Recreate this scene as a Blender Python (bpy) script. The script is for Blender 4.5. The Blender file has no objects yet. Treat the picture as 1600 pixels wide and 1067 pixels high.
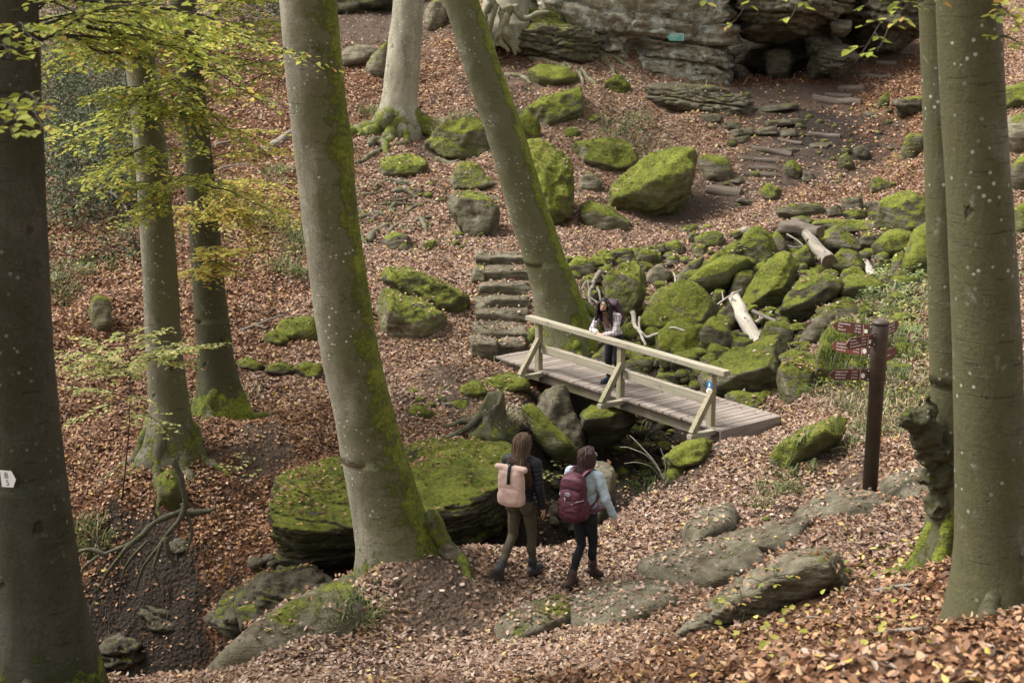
import bpy, bmesh, math, random
import numpy as np
from mathutils import Vector, Matrix
from mathutils.bvhtree import BVHTree

random.seed(7)
RNG = np.random.default_rng(11)
SC = bpy.context.scene
COL = SC.collection
PI = math.pi

# ------------------------------------------------------------------ camera
H = 6.7                      # lens height over the path by the walkers
PITCH = math.radians(13.5)
F = 2222.0                   # 50 mm on a 36 mm wide frame, in pixels of a 1600 px picture
cam_d = bpy.data.cameras.new("camera")
cam = bpy.data.objects.new("camera", cam_d)
COL.objects.link(cam)
cam.location = (0, 0, H)
cam.rotation_euler = (PI / 2 - PITCH, 0, 0)
cam_d.sensor_width = 36.0
cam_d.lens = 50.0
cam_d.clip_start = 0.1
cam_d.clip_end = 500
cam_d.dof.use_dof = True
cam_d.dof.focus_distance = 18.0
cam_d.dof.aperture_fstop = 3.3
SC.camera = cam

# ------------------------------------------------------------------ sky and sun
SUN_EL, SUN_AZ = math.radians(54), math.radians(-78)   # azimuth from +Y towards +X
W = bpy.data.worlds.new("World")
SC.world = W
W.use_nodes = True
nt = W.node_tree
sky = nt.nodes.new("ShaderNodeTexSky")
sky.sky_type = 'NISHITA'
sky.sun_disc = False
sky.sun_elevation = SUN_EL
sky.sun_rotation = SUN_AZ
sky.dust_density = 4.0
sky.ozone_density = 0.6
hs = nt.nodes.new("ShaderNodeHueSaturation")            # an overcast sky is nearly grey
hs.inputs['Saturation'].default_value = 0.06
bg = nt.nodes["Background"]
bg.inputs['Strength'].default_value = 0.075
nt.links.new(sky.outputs[0], hs.inputs['Color'])
nt.links.new(hs.outputs[0], bg.inputs['Color'])
sd = bpy.data.lights.new("sun", 'SUN')
sd.energy = 1.5
sd.angle = math.radians(20)
sd.color = (1.0, 0.965, 0.91)
sun = bpy.data.objects.new("sun", sd)
COL.objects.link(sun)
sv = Vector((math.sin(SUN_AZ) * math.cos(SUN_EL), math.cos(SUN_AZ) * math.cos(SUN_EL), math.sin(SUN_EL)))
sun.rotation_euler = sv.to_track_quat('Z', 'Y').to_euler()
SC.view_settings.view_transform = 'Standard'
SC.view_settings.look = 'None'
SC.view_settings.gamma = 1.0
SC.view_settings.exposure = 2.12
SC.cycles.max_bounces = 6
SC.cycles.diffuse_bounces = 2
SC.cycles.use_denoising = True

# ------------------------------------------------------------------ measuring: a photo pixel and a distance give a place
CP, SP = math.cos(PITCH), math.sin(PITCH)


def ray(px, py):
    u = (px - 800.0) / F
    v = -(py - 533.5) / F
    return np.array([u, CP + v * SP, -SP + v * CP])


def at(px, py, Y):
    r = ray(px, py)
    k = Y / r[1]
    return np.array([r[0] * k, Y, H + r[2] * k])


def at_z(px, py, z):
    r = ray(px, py)
    k = (z - H) / r[2]
    return np.array([r[0] * k, r[1] * k, z])


def mpp(Y, z=0.0):
    """metres per photo pixel at this distance"""
    return (Y * CP + (H - z) * SP) / F


# ------------------------------------------------------------------ noise
_perm = RNG.permutation(256)
_grad = RNG.normal(size=(256, 3))
_grad /= np.linalg.norm(_grad, axis=1)[:, None]


def pnoise(P):
    P = np.asarray(P, float)
    i = np.floor(P).astype(int)
    f = P - i
    u = f * f * f * (f * (f * 6 - 15) + 10)
    out = np.zeros(len(P))
    for dx in (0, 1):
        a = _perm[(i[:, 0] + dx) & 255]
        wx = u[:, 0] if dx else 1 - u[:, 0]
        for dy in (0, 1):
            b = _perm[(a + i[:, 1] + dy) & 255]
            wy = u[:, 1] if dy else 1 - u[:, 1]
            for dz in (0, 1):
                c = _perm[(b + i[:, 2] + dz) & 255]
                wz = u[:, 2] if dz else 1 - u[:, 2]
                g = _grad[c]
                out += wx * wy * wz * (g[:, 0] * (f[:, 0] - dx) + g[:, 1] * (f[:, 1] - dy) + g[:, 2] * (f[:, 2] - dz))
    return out * 1.6


def fbm(P, octaves=4, gain=0.5):
    P = np.asarray(P, float)
    a, s, o = 1.0, 0.0, 0.0
    for k in range(octaves):
        o = o + a * pnoise(P * (2.03 ** k) + 17.3 * k)
        a *= gain
    return o


# ------------------------------------------------------------------ objects
def tag(o, label=None, cat=None, group=None, kind=None):
    if label: o['label'] = label
    if cat: o['category'] = cat
    if group: o['group'] = group
    if kind: o['kind'] = kind
    return o


def empty(name, loc, rz=0.0):
    o = bpy.data.objects.new(name, None)
    o.empty_display_size = 0.1
    o.location = loc
    o.rotation_euler = (0, 0, rz)
    COL.objects.link(o)
    return o


def mesh(name, verts, faces, mat, parent=None, smooth=True, loc=None):
    """faces: list of tuples, or an (n,k) array"""
    me = bpy.data.meshes.new(name)
    verts = np.asarray(verts, np.float32).reshape(-1, 3)
    if isinstance(faces, np.ndarray):
        n, k = faces.shape
        me.vertices.add(len(verts))
        me.vertices.foreach_set('co', verts.ravel())
        me.loops.add(n * k)
        me.loops.foreach_set('vertex_index', faces.astype(np.int32).ravel())
        me.polygons.add(n)
        me.polygons.foreach_set('loop_start', np.arange(0, n * k, k, dtype=np.int32))
        me.update(calc_edges=True)
    else:
        me.from_pydata([tuple(map(float, v)) for v in verts], [], faces)
        me.update()
    if smooth:
        me.polygons.foreach_set('use_smooth', np.ones(len(me.polygons), bool))
    o = bpy.data.objects.new(name, me)
    if mat is not None:
        me.materials.append(mat)
    if loc is not None:
        o.location = loc
    if parent is not None:
        o.parent = parent
    COL.objects.link(o)
    return o


def set_attr(o, name, vals):
    a = o.data.attributes.new(name, 'FLOAT', 'POINT')
    a.data.foreach_set('value', np.asarray(vals, np.float32))


class MB:
    """collects shapes for one mesh"""
    def __init__(self):
        self.v, self.f = [], []

    def add(self, verts, faces):
        o = len(self.v)
        self.v.extend([tuple(map(float, p)) for p in verts])
        self.f.extend([tuple(i + o for i in q) for q in faces])
        return self

    def box(self, c, s, R=None, bev=0.0):
        """box at c with half sizes s, axes R (columns)"""
        bm = bmesh.new()
        bmesh.ops.create_cube(bm, size=2.0)
        for q in bm.verts:
            q.co = Vector((q.co.x * s[0], q.co.y * s[1], q.co.z * s[2]))
        if bev > 0:
            bmesh.ops.bevel(bm, geom=bm.edges[:], offset=bev, segments=2, affect='EDGES', profile=0.6)
        bm.verts.index_update()
        vs = [np.array(q.co) for q in bm.verts]
        if R is not None:
            vs = [R @ q for q in vs]
        self.add([q + np.asarray(c) for q in vs], [[q.index for q in f.verts] for f in bm.faces])
        bm.free()
        return self

    def tube(self, pts, rad, n=8, ey=1.0):
        v, f = tube(pts, rad, n, ey)
        return self.add(v, f)

    def build(self, name, mat, parent=None, smooth=False, loc=None):
        return mesh(name, self.v, self.f, mat, parent, smooth, loc)


def frames(pts):
    pts = np.asarray(pts, float)
    t = np.gradient(pts, axis=0)
    t /= np.linalg.norm(t, axis=1)[:, None] + 1e-9
    ref = np.array([0, 0, 1.0]) if abs(t[0][2]) < 0.9 else np.array([0, 1.0, 0])
    ns = []
    n = ref - t[0] * ref.dot(t[0]); n /= np.linalg.norm(n)
    for q in t:
        n = n - q * n.dot(q)
        n /= np.linalg.norm(n) + 1e-9
        ns.append(n)
    ns = np.array(ns)
    return t, ns, np.cross(t, ns)


def tube(pts, rad, n=8, ey=1.0):
    pts = np.asarray(pts, float)
    rad = np.broadcast_to(np.asarray(rad, float), (len(pts),))
    t, a, b = frames(pts)
    ang = np.linspace(0, 2 * PI, n, endpoint=False)
    v = []
    for k in range(len(pts)):
        for q in ang:
            v.append(pts[k] + rad[k] * (math.cos(q) * a[k] * ey + math.sin(q) * b[k]))
    f = []
    for k in range(len(pts) - 1):
        for j in range(n):
            f.append((k * n + j, k * n + (j + 1) % n, (k + 1) * n + (j + 1) % n, (k + 1) * n + j))
    f.append(tuple(range(n - 1, -1, -1)))
    f.append(tuple((len(pts) - 1) * n + j for j in range(n)))
    return v, f


def spline(pts, m):
    """smooth resampling of a polyline (Catmull-Rom), m points"""
    P = np.asarray(pts, float)
    if len(P) == 2:
        return P[0] + (P[1] - P[0]) * np.linspace(0, 1, m)[:, None]
    P = np.vstack([2 * P[0] - P[1], P, 2 * P[-1] - P[-2]])
    s = np.linspace(0, len(P) - 3 - 1e-6, m)
    i = s.astype(int); f = (s - i)[:, None]
    p0, p1, p2, p3 = P[i], P[i + 1], P[i + 2], P[i + 3]
    return 0.5 * (2 * p1 + (p2 - p0) * f + (2 * p0 - 5 * p1 + 4 * p2 - p3) * f ** 2 + (3 * p1 - p0 - 3 * p2 + p3) * f ** 3)


# ------------------------------------------------------------------ materials
def s2l(r, g, b):
    def c(x):
        x /= 255.0
        return x / 12.92 if x < 0.04045 else ((x + 0.055) / 1.055) ** 2.4
    return (c(r), c(g), c(b), 1.0)


class NT:
    """small node-tree writer"""
    def __init__(self, name):
        self.m = bpy.data.materials.new(name)
        self.m.use_nodes = True
        self.t = self.m.node_tree
        self.b = self.t.nodes["Principled BSDF"]
        self.out = self.t.nodes["Material Output"]
        self.b.inputs['Roughness'].default_value = 0.85
        self.b.inputs['Specular IOR Level'].default_value = 0.25

    def n(self, kind, **kw):
        q = self.t.nodes.new("ShaderNode" + kind)
        for k, v in kw.items():
            if hasattr(q, k) and k not in q.inputs:
                setattr(q, k, v)
            else:
                self.set(q.inputs[k], v)
        return q

    def set(self, sock, v):
        if isinstance(v, bpy.types.NodeSocket):
            self.t.links.new(v, sock)
        elif isinstance(v, bpy.types.Node):
            self.t.links.new(v.outputs[0], sock)
        else:
            sock.default_value = v

    def coord(self, kind='Object', scale=(1, 1, 1)):
        c = self.n("TexCoord").outputs[kind]
        mp = self.n("Mapping")
        self.set(mp.inputs['Vector'], c)
        mp.inputs['Scale'].default_value = scale
        return mp.outputs[0]

    def noise(self, vec, scale, detail=4.0, rough=0.55, dist=0.0):
        q = self.n("TexNoise")
        self.set(q.inputs['Vector'], vec)
        q.inputs['Scale'].default_value = scale
        q.inputs['Detail'].default_value = detail
        q.inputs['Roughness'].default_value = rough
        q.inputs['Distortion'].default_value = dist
        return q.outputs['Fac']

    def math(self, op, a, b=None, clamp=False):
        q = self.n("Math", operation=op, use_clamp=clamp)
        self.set(q.inputs[0], a)
        if b is not None:
            self.set(q.inputs[1], b)
        return q.outputs[0]

    def smooth(self, x, a, b):
        q = self.n("MapRange", interpolation_type='SMOOTHSTEP')
        self.set(q.inputs['Value'], x)
        q.inputs['From Min'].default_value = a
        q.inputs['From Max'].default_value = b
        return q.outputs['Result']

    def ramp(self, x, stops, interp='LINEAR'):
        q = self.n("ValToRGB")
        self.set(q.inputs['Fac'], x)
        cr = q.color_ramp
        cr.interpolation = interp
        while len(cr.elements) > 1:
            cr.elements.remove(cr.elements[-1])
        cr.elements[0].position = stops[0][0]
        cr.elements[0].color = stops[0][1]
        for p, c in stops[1:]:
            e = cr.elements.new(p)
            e.color = c
        return q.outputs['Color']

    def mix(self, f, a, b, blend='MIX'):
        q = self.n("Mix", data_type='RGBA', blend_type=blend)
        self.set(q.inputs['Factor'], f)
        self.set(q.inputs[6], a)
        self.set(q.inputs[7], b)
        return q.outputs[2]

    def attr(self, name, kind='GEOMETRY'):
        q = self.n("Attribute", attribute_type=kind, attribute_name=name)
        return q.outputs['Fac']

    def bump(self, height, strength=0.5, dist=0.02, normal=None):
        q = self.n("Bump")
        self.set(q.inputs['Height'], height)
        q.inputs['Strength'].default_value = strength
        q.inputs['Distance'].default_value = dist
        if normal is not None:
            self.set(q.inputs['Normal'], normal)
        return q.outputs[0]

    def finish(self, color, normal=None, rough=None, spec=None):
        self.set(self.b.inputs['Base Color'], color)
        if normal is not None:
            self.set(self.b.inputs['Normal'], normal)
        if rough is not None:
            self.set(self.b.inputs['Roughness'], rough)
        if spec is not None:
            self.b.inputs['Specular IOR Level'].default_value = spec
        return self.m


def rgba(r, g, b):
    return (r, g, b, 1.0)


LEAF_STOPS = [(0.0, rgba(.060, .034, .020)), (.14, rgba(.11, .058, .032)), (.3, rgba(.175, .098, .057)), (.46, rgba(.235, .145, .092)),
              (.62, rgba(.295, .195, .135)), (.78, rgba(.345, .24, .175)), (.9, rgba(.41, .31, .24)), (.955, rgba(.25, .11, .045)), (1.0, rgba(.38, .28, .07))]


def mat_ground():
    t = NT("leaf_floor")
    v = t.coord('Object')
    big = t.noise(v, 0.9, 5, .6)
    wob = t.n("VectorMath", operation='ADD')
    t.set(wob.inputs[0], v)
    nz = t.n("TexNoise"); t.set(nz.inputs['Vector'], v); nz.inputs['Scale'].default_value = 9
    sc = t.n("VectorMath", operation='SCALE'); t.set(sc.inputs[0], nz.outputs['Color']); sc.inputs['Scale'].default_value = .06
    t.set(wob.inputs[1], sc.outputs[0])
    vo = t.n("TexVoronoi"); t.set(vo.inputs['Vector'], wob.outputs[0]); vo.inputs['Scale'].default_value = 17
    vo2 = t.n("TexVoronoi"); t.set(vo2.inputs['Vector'], wob.outputs[0]); vo2.inputs['Scale'].default_value = 31
    leaf = t.ramp(t.n("SeparateColor", Color=vo.outputs['Color']).outputs[0], [(p, tuple(x * .95 for x in c[:3]) + (1,)) for p, c in LEAF_STOPS])
    leaf2 = t.ramp(t.n("SeparateColor", Color=vo2.outputs['Color']).outputs[1], [(p, tuple(x * .75 for x in c[:3]) + (1,)) for p, c in LEAF_STOPS])
    lf = t.mix(t.smooth(t.noise(v, 14, 2), .45, .6), leaf, leaf2)
    ru = t.smooth(t.math('ADD', t.attr('rust'), t.math('MULTIPLY', t.math('SUBTRACT', t.noise(v, 2.4, 5, .7), .5), 1.0)), .25, .75)
    lf = t.mix(ru, lf, t.mix(.8, lf, rgba(.42, .27, .18), 'MULTIPLY'))
    dirt = t.mix(t.noise(v, 4, 7, .75), rgba(.026, .018, .012), rgba(.125, .088, .064))
    dirt = t.mix(t.smooth(t.noise(v, 55, 4, .7), .52, .75), dirt, rgba(.20, .145, .115))
    dirt = t.mix(t.smooth(t.math('ADD', t.attr('wet_shade'), t.math('MULTIPLY', t.math('SUBTRACT', t.noise(v, 1.6, 5, .7), .5), .8)), .3, .7), dirt, t.mix(t.noise(v, 9, 6, .75), rgba(.010, .008, .006), rgba(.055, .042, .032)))
    bare = t.math('ADD', t.attr('bare'), t.math('MULTIPLY', t.math('SUBTRACT', t.noise(v, 2.6, 6, .7), .5), 1.7))
    bare = t.math('ADD', bare, t.math('MULTIPLY', t.math('SUBTRACT', big, .5), 1.1))
    f = t.smooth(bare, .34, .78)
    col = t.mix(f, lf, dirt)
    mo = t.smooth(t.math('ADD', t.attr('green'), t.math('MULTIPLY', t.math('SUBTRACT', t.noise(v, 2.1, 5, .6), .5), .8)), .5, .75)
    col = t.mix(mo, col, t.mix(t.noise(v, 30, 3), rgba(.06, .075, .015), rgba(.15, .16, .03)))
    h = t.math('ADD', t.math('MULTIPLY', vo.outputs['Distance'], 1.0), t.math('MULTIPLY', t.noise(v, 25, 4), .6))
    return t.finish(col, t.bump(t.math('ADD', h, t.math('MULTIPLY', t.noise(v, 6, 6, .75), 1.2)), .9, .06), .95, .1)


def mat_leaf(name, stops, trans=0.0, rough=.6):
    t = NT(name)
    g = t.n("NewGeometry")
    col = t.ramp(g.outputs['Random Per Island'], stops)
    t.b.inputs['Roughness'].default_value = rough
    t.b.inputs['Specular IOR Level'].default_value = .3
    t.set(t.b.inputs['Base Color'], col)
    if trans:
        tr = t.n("BsdfTranslucent"); t.set(tr.inputs['Color'], col)
        mx = t.n("MixShader"); mx.inputs[0].default_value = trans
        t.t.links.new(t.b.outputs[0], mx.inputs[1])
        t.t.links.new(tr.outputs[0], mx.inputs[2])
        t.t.links.new(mx.outputs[0], t.out.inputs['Surface'])
    return t.m


def mat_rock():
    t = NT("mossy_sandstone")
    v = t.coord('Object')
    info = t.n("ObjectInfo")
    off = t.n("VectorMath", operation='ADD')
    t.set(off.inputs[0], v)
    rv = t.n("CombineXYZ")
    rnd = t.math('MULTIPLY', info.outputs['Random'], 40.0)
    for k in 'XYZ': t.set(rv.inputs[k], rnd)
    t.set(off.inputs[1], rv.outputs[0])
    v = off.outputs[0]
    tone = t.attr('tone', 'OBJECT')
    moss = t.attr('moss', 'OBJECT')
    lich = t.attr('lichen', 'OBJECT')
    mp = t.n("Mapping"); t.set(mp.inputs['Vector'], v); mp.inputs['Scale'].default_value = (1.2, 1.2, 7.0); mp.inputs['Rotation'].default_value = (.12, .1, 0)
    st = t.noise(mp.outputs[0], 1.7, 6, .65)
    fine = t.noise(v, 28, 5, .7)
    mid = t.noise(v, 4.2, 6, .68)
    stone = t.ramp(t.math('ADD', t.math('MULTIPLY', st, .55), t.math('MULTIPLY', mid, .45)),
                   [(.3, rgba(.036, .030, .019)), (.45, rgba(.120, .104, .069)), (.58, rgba(.205, .180, .128)), (.75, rgba(.315, .282, .212))])
    stone = t.mix(t.smooth(t.math('ADD', t.noise(v, 1.5, 6, .68), t.math('MULTIPLY', t.math('SUBTRACT', moss, .5), .42)), .40, .62), stone, t.mix(mid, rgba(.050, .052, .018), rgba(.145, .145, .058)))
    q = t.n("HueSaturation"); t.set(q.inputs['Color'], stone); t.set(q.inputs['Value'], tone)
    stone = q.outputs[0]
    li = t.smooth(t.math('ADD', t.noise(v, 2.6, 6, .7), lich), .92, 1.12)
    stone = t.mix(li, stone, t.mix(fine, rgba(.33, .35, .29), rgba(.58, .59, .52)))
    nz = t.n("SeparateXYZ", Vector=t.n("NewGeometry").outputs['Normal']).outputs[2]
    mn = t.math('MULTIPLY', t.math('SUBTRACT', t.noise(v, 2.6, 7, .66), .5), 2.6)
    mn = t.math('ADD', mn, t.math('MULTIPLY', t.math('SUBTRACT', t.noise(v, 0.9, 2), .5), 1.1))
    mf = t.math('ADD', t.math('ADD', t.math('SUBTRACT', t.math('MULTIPLY', nz, 1.9), .66), mn), t.math('MULTIPLY', t.math('SUBTRACT', moss, .5), 2.4))
    mfac = t.smooth(mf, .20, .66)
    m1 = t.noise(v, 17, 5, .72)
    m2 = t.noise(v, 2.3, 4, .6)
    mossc = t.ramp(t.math('ADD', t.math('MULTIPLY', m1, .55), t.math('MULTIPLY', m2, .45)),
                   [(.3, rgba(.028, .034, .009)), (.41, rgba(.080, .092, .018)), (.50, rgba(.155, .172, .030)), (.61, rgba(.245, .262, .045)), (.76, rgba(.33, .34, .09))])
    mossc = t.mix(t.smooth(t.noise(v, 1.7, 5, .7), .54, .76), mossc, t.mix(m1, rgba(.060, .052, .016), rgba(.20, .17, .06)))
    col = t.mix(mfac, stone, mossc)
    hgt = t.math('ADD', t.math('MULTIPLY', t.math('ADD', t.math('MULTIPLY', st, .7), t.math('MULTIPLY', mid, .8)), 1.0), t.math('MULTIPLY', fine, .18))
    hm = t.math('ADD', t.math('MULTIPLY', m1, .55), t.math('MULTIPLY', t.noise(v, 75, 3, .7), .4))
    hh = t.math('ADD', hgt, t.math('MULTIPLY', t.math('MULTIPLY', hm, mfac), 1.0))
    return t.finish(col, t.bump(hh, 1.0, .11), .95, .1)


def mat_bark():
    t = NT("beech_bark")
    v = t.coord('Object')
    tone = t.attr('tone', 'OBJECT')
    mp = t.n("Mapping"); t.set(mp.inputs['Vector'], v); mp.inputs['Scale'].default_value = (1, 1, .28)
    vert = t.noise(mp.outputs[0], 3.4, 5, .6, .4)
    mh = t.n("Mapping"); t.set(mh.inputs['Vector'], v); mh.inputs['Scale'].default_value = (2.2, 2.2, 26)
    hor = t.noise(mh.outputs[0], 1.5, 4, .6, .2)
    fine = t.noise(v, 42, 4, .7)
    blotch = t.noise(v, 2.1, 6, .66, .3)
    grey = t.ramp(t.math('ADD', t.math('MULTIPLY', vert, .5), t.math('MULTIPLY', fine, .5)),
                  [(.3, rgba(.075, .066, .046)), (.47, rgba(.165, .15, .108)), (.6, rgba(.25, .23, .17)), (.75, rgba(.35, .33, .26))])
    alg = t.mix(fine, rgba(.058, .055, .023), rgba(.150, .143, .072))
    col = t.mix(t.smooth(t.math('ADD', t.math('MULTIPLY', t.math('SUBTRACT', blotch, .5), 1.1), t.attr('algae')), -.16, .30), grey, alg)
    dk = t.smooth(t.noise(mp.outputs[0], 1.3, 6, .7, 1.2), .60, .72)
    col = t.mix(t.math('MULTIPLY', dk, .75), col, rgba(.035, .033, .020))
    col = t.mix(t.math('MULTIPLY', t.smooth(t.noise(v, 7.5, 6, .75, .6), .56, .70), .6), col, rgba(.055, .052, .028))
    col = t.mix(t.math('MULTIPLY', t.smooth(t.noise(v, 5.1, 6, .72, .4), .60, .74), .5), col, rgba(.36, .35, .28))
    vo = t.n("TexVoronoi"); t.set(vo.inputs['Vector'], v); vo.inputs['Scale'].default_value = 13
    sp = t.math('MULTIPLY', t.smooth(vo.outputs['Distance'], .22, .12), t.smooth(t.noise(v, 1.9, 4), .47, .62))
    col = t.mix(sp, col, rgba(.46, .46, .38))
    vs = t.n("TexVoronoi"); ms_ = t.n("Mapping"); t.set(ms_.inputs['Vector'], v); ms_.inputs['Scale'].default_value = (1.5, 1.5, 1.1)
    dn = t.n("VectorMath", operation='ADD'); t.set(dn.inputs[0], ms_.outputs[0])
    dz = t.n("TexNoise"); t.set(dz.inputs['Vector'], v); dz.inputs['Scale'].default_value = 9; dz.inputs['Detail'].default_value = 3
    ds = t.n("VectorMath", operation='SCALE'); t.set(ds.inputs[0], dz.outputs['Color']); ds.inputs['Scale'].default_value = .16
    t.set(dn.inputs[1], ds.outputs[0]); t.set(vs.inputs['Vector'], dn.outputs[0]); vs.inputs['Scale'].default_value = 1.5
    scar = t.smooth(vs.outputs['Distance'], .105, .05)
    col = t.mix(t.math('MULTIPLY', scar, .6), col, rgba(.035, .030, .018))
    ln = t.smooth(hor, .62, .70)
    col = t.mix(t.math('MULTIPLY', t.math('MULTIPLY', ln, .45), t.smooth(t.noise(v, 1.2, 4, .7), .42, .62)), col, rgba(.07, .062, .042))
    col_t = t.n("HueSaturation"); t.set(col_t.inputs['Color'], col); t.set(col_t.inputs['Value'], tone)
    m1 = t.noise(v, 20, 4, .7)
    mossc = t.ramp(t.math('ADD', t.math('MULTIPLY', m1, .6), t.math('MULTIPLY', t.noise(v, 3, 3), .4)),
                   [(.3, rgba(.025, .032, .006)), (.45, rgba(.085, .10, .014)), (.6, rgba(.165, .185, .022)), (.75, rgba(.24, .25, .04))])
    mf = t.smooth(t.math('ADD', t.attr('moss'), t.math('MULTIPLY', t.math('SUBTRACT', t.noise(v, 4.5, 8, .74), .5), 2.0)), .44, .66)
    col = t.mix(mf, col_t.outputs[0], mossc)
    h = t.math('ADD', t.math('MULTIPLY', fine, .25), t.math('MULTIPLY', ln, -.5))
    h = t.math('ADD', h, t.math('SUBTRACT', t.math('MULTIPLY', vert, .8), t.math('MULTIPLY', scar, .9)))
    h = t.math('ADD', h, t.math('MULTIPLY', t.math('MULTIPLY', m1, mf), 1.4))
    h = t.math('ADD', h, t.math('MULTIPLY', t.noise(mh.outputs[0], .5, 3, .6, .8), .14))
    return t.finish(col, t.bump(h, .8, .03), .85, .2)


def mat_wood(name, c0, c1, c2, green=0.0, axis='X', grain=30):
    t = NT(name)
    sc = {'X': (1, grain, grain), 'Y': (grain, 1, grain), 'Z': (grain, grain, 1)}[axis]
    v = t.coord('Object')
    mp = t.n("Mapping"); t.set(mp.inputs['Vector'], v); mp.inputs['Scale'].default_value = sc
    g = t.noise(mp.outputs[0], 1.6, 5, .65, .3)
    isl = t.n("NewGeometry").outputs['Random Per Island']
    col = t.ramp(t.math('ADD', t.math('MULTIPLY', g, .8), t.math('MULTIPLY', isl, .25)), [(.3, c0), (.52, c1), (.75, c2)])
    if green:
        gf = t.smooth(t.math('ADD', t.noise(v, 2.4, 5, .65), green - .5), .42, .7)
        col = t.mix(t.math('MULTIPLY', gf, .8), col, t.mix(g, rgba(.09, .095, .035), rgba(.20, .20, .09)))
    col = t.mix(t.math('MULTIPLY', t.smooth(t.noise(v, 6, 5, .7), .58, .75), .6), col, rgba(.07, .055, .045))
    return t.finish(col, t.bump(g, .5, .01), .85, .2)


def mat_plain(name, c, rough=.8, spec=.25, var=.12, scale=25, bump=.15, bdist=.004, metal=0.0):
    t = NT(name)
    v = t.coord('Object')
    n1 = t.noise(v, scale, 4, .6)
    lo = tuple(x * (1 - var * 2) for x in c[:3]) + (1,)
    hi = tuple(min(1, x * (1 + var * 2)) for x in c[:3]) + (1,)
    col = t.ramp(t.math('ADD', t.math('MULTIPLY', n1, .6), t.math('MULTIPLY', t.noise(v, scale * .2, 3), .4)), [(.3, lo), (.7, hi)])
    t.b.inputs['Metallic'].default_value = metal
    return t.finish(col, t.bump(n1, bump, bdist), rough, spec)

# ================================================================== THE LAND
CT = []                                       # (X, Y, Z) points the ground passes through
for px, py, z in [(830, 905, 0), (915, 928, 0), (1000, 845, 0), (1080, 765, 0), (1170, 695, 0), (1222, 655, .02), (700, 965, .02),
                  (570, 1000, .04), (450, 1052, .06), (760, 1040, .22), (1040, 800, .02), (900, 870, 0),
                  (1110, 697, -.03), (1040, 732, -.03), (990, 778, -.04), (950, 818, -.05), (880, 852, -.06), (760, 868, -.06),
                  (680, 888, -.06), (570, 918, -.06), (430, 990, -.04), (300, 1050, 0)]:
    CT.append(at_z(px, py, z))
for px, py, Y in [(1000, 980, 12.6), (1000, 1062, 10.2), (1300, 1062, 7.6), (1595, 1062, 6.0), (1300, 985, 9.6), (1530, 945, 9.5), (1470, 870, 11.4),
                  (870, 1055, 11.6), (350, 1065, 13.0), (1358, 778, 17.5), (1440, 705, 18.6), (1250, 765, 18.5), (1150, 832, 16.6), (1090, 885, 15.6),
                  (1200, 935, 13.1), (1400, 835, 14.0), (1250, 862, 14.9), (1060, 990, 11.9),
                  (600, 600, 24.6), (650, 682, 22.4), (775, 652, 23.0), (400, 700, 21.6), (450, 640, 23.5), (350, 780, 20.6), (300, 850, 19.8), (250, 950, 19.45),
                  (200, 1030, 19.0), (120, 700, 22), (120, 600, 24.5), (120, 500, 27), (120, 800, 20.8), (120, 950, 19.6), (265, 700, 21.5), (340, 640, 23.3),
                  (500, 690, 21.6), (470, 760, 20.7),
                  (820, 600, 25.0), (840, 660, 23.3), (862, 705, 22.4), (700, 700, 21.9), (780, 690, 21.9),
                  (1050, 560, 26), (1010, 510, 28), (1170, 600, 25.4), (1250, 450, 30), (1300, 390, 32.5), (1110, 430, 31), (1000, 425, 31.3),
                  (1000, 397, 31.6), (1000, 370, 33.4), (880, 385, 32.1), (790, 395, 31.3), (780, 555, 26.9), (930, 440, 30.2), (890, 520, 27.6),
                  (1180, 520, 27.6), (1230, 642, 22.5), (1300, 640, 22.5), (1420, 560, 24), (1420, 480, 27), (1420, 400, 30.3), (1590, 450, 26), (1590, 300, 32), (1590, 150, 40), (1330, 560, 24.3), (1330, 690, 20.4),
                  (1100, 340, 35.8), (1150, 300, 37), (1200, 250, 39.5), (1200, 210, 41.5), (1150, 190, 42.5), (1150, 145, 45.3), (1300, 170, 44), (1350, 120, 47),
                  (1400, 80, 49.5), (1430, 30, 53), (1400, 250, 39), (1400, 330, 34), (1300, 320, 35), (1250, 352, 33.2),
                  (850, 300, 36.5), (700, 300, 36), (600, 300, 35.5), (600, 380, 32.5), (700, 380, 32.3), (650, 250, 38.5), (620, 190, 41), (750, 200, 41), (700, 100, 46),
                  (600, 100, 46), (550, 40, 52), (650, 10, 55), (850, 130, 44), (950, 150, 43.5), (1050, 200, 41.5), (1050, 270, 38.5),
                  (450, 300, 35), (400, 200, 40), (400, 100, 46), (450, 450, 29.5), (550, 450, 29.5), (650, 480, 28.2), (700, 542, 26.8), (450, 570, 25.7), (550, 560, 26),
                  (350, 400, 31), (350, 500, 27.5), (150, 400, 30.5), (150, 300, 34), (150, 200, 38.5), (150, 100, 43), (300, 50, 47),
                  (-120, 500, 26.5), (-120, 300, 33), (-120, 100, 42), (930, 60, 47.5), (1250, 140, 46)]:
    CT.append(at(px, py, Y))
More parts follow.
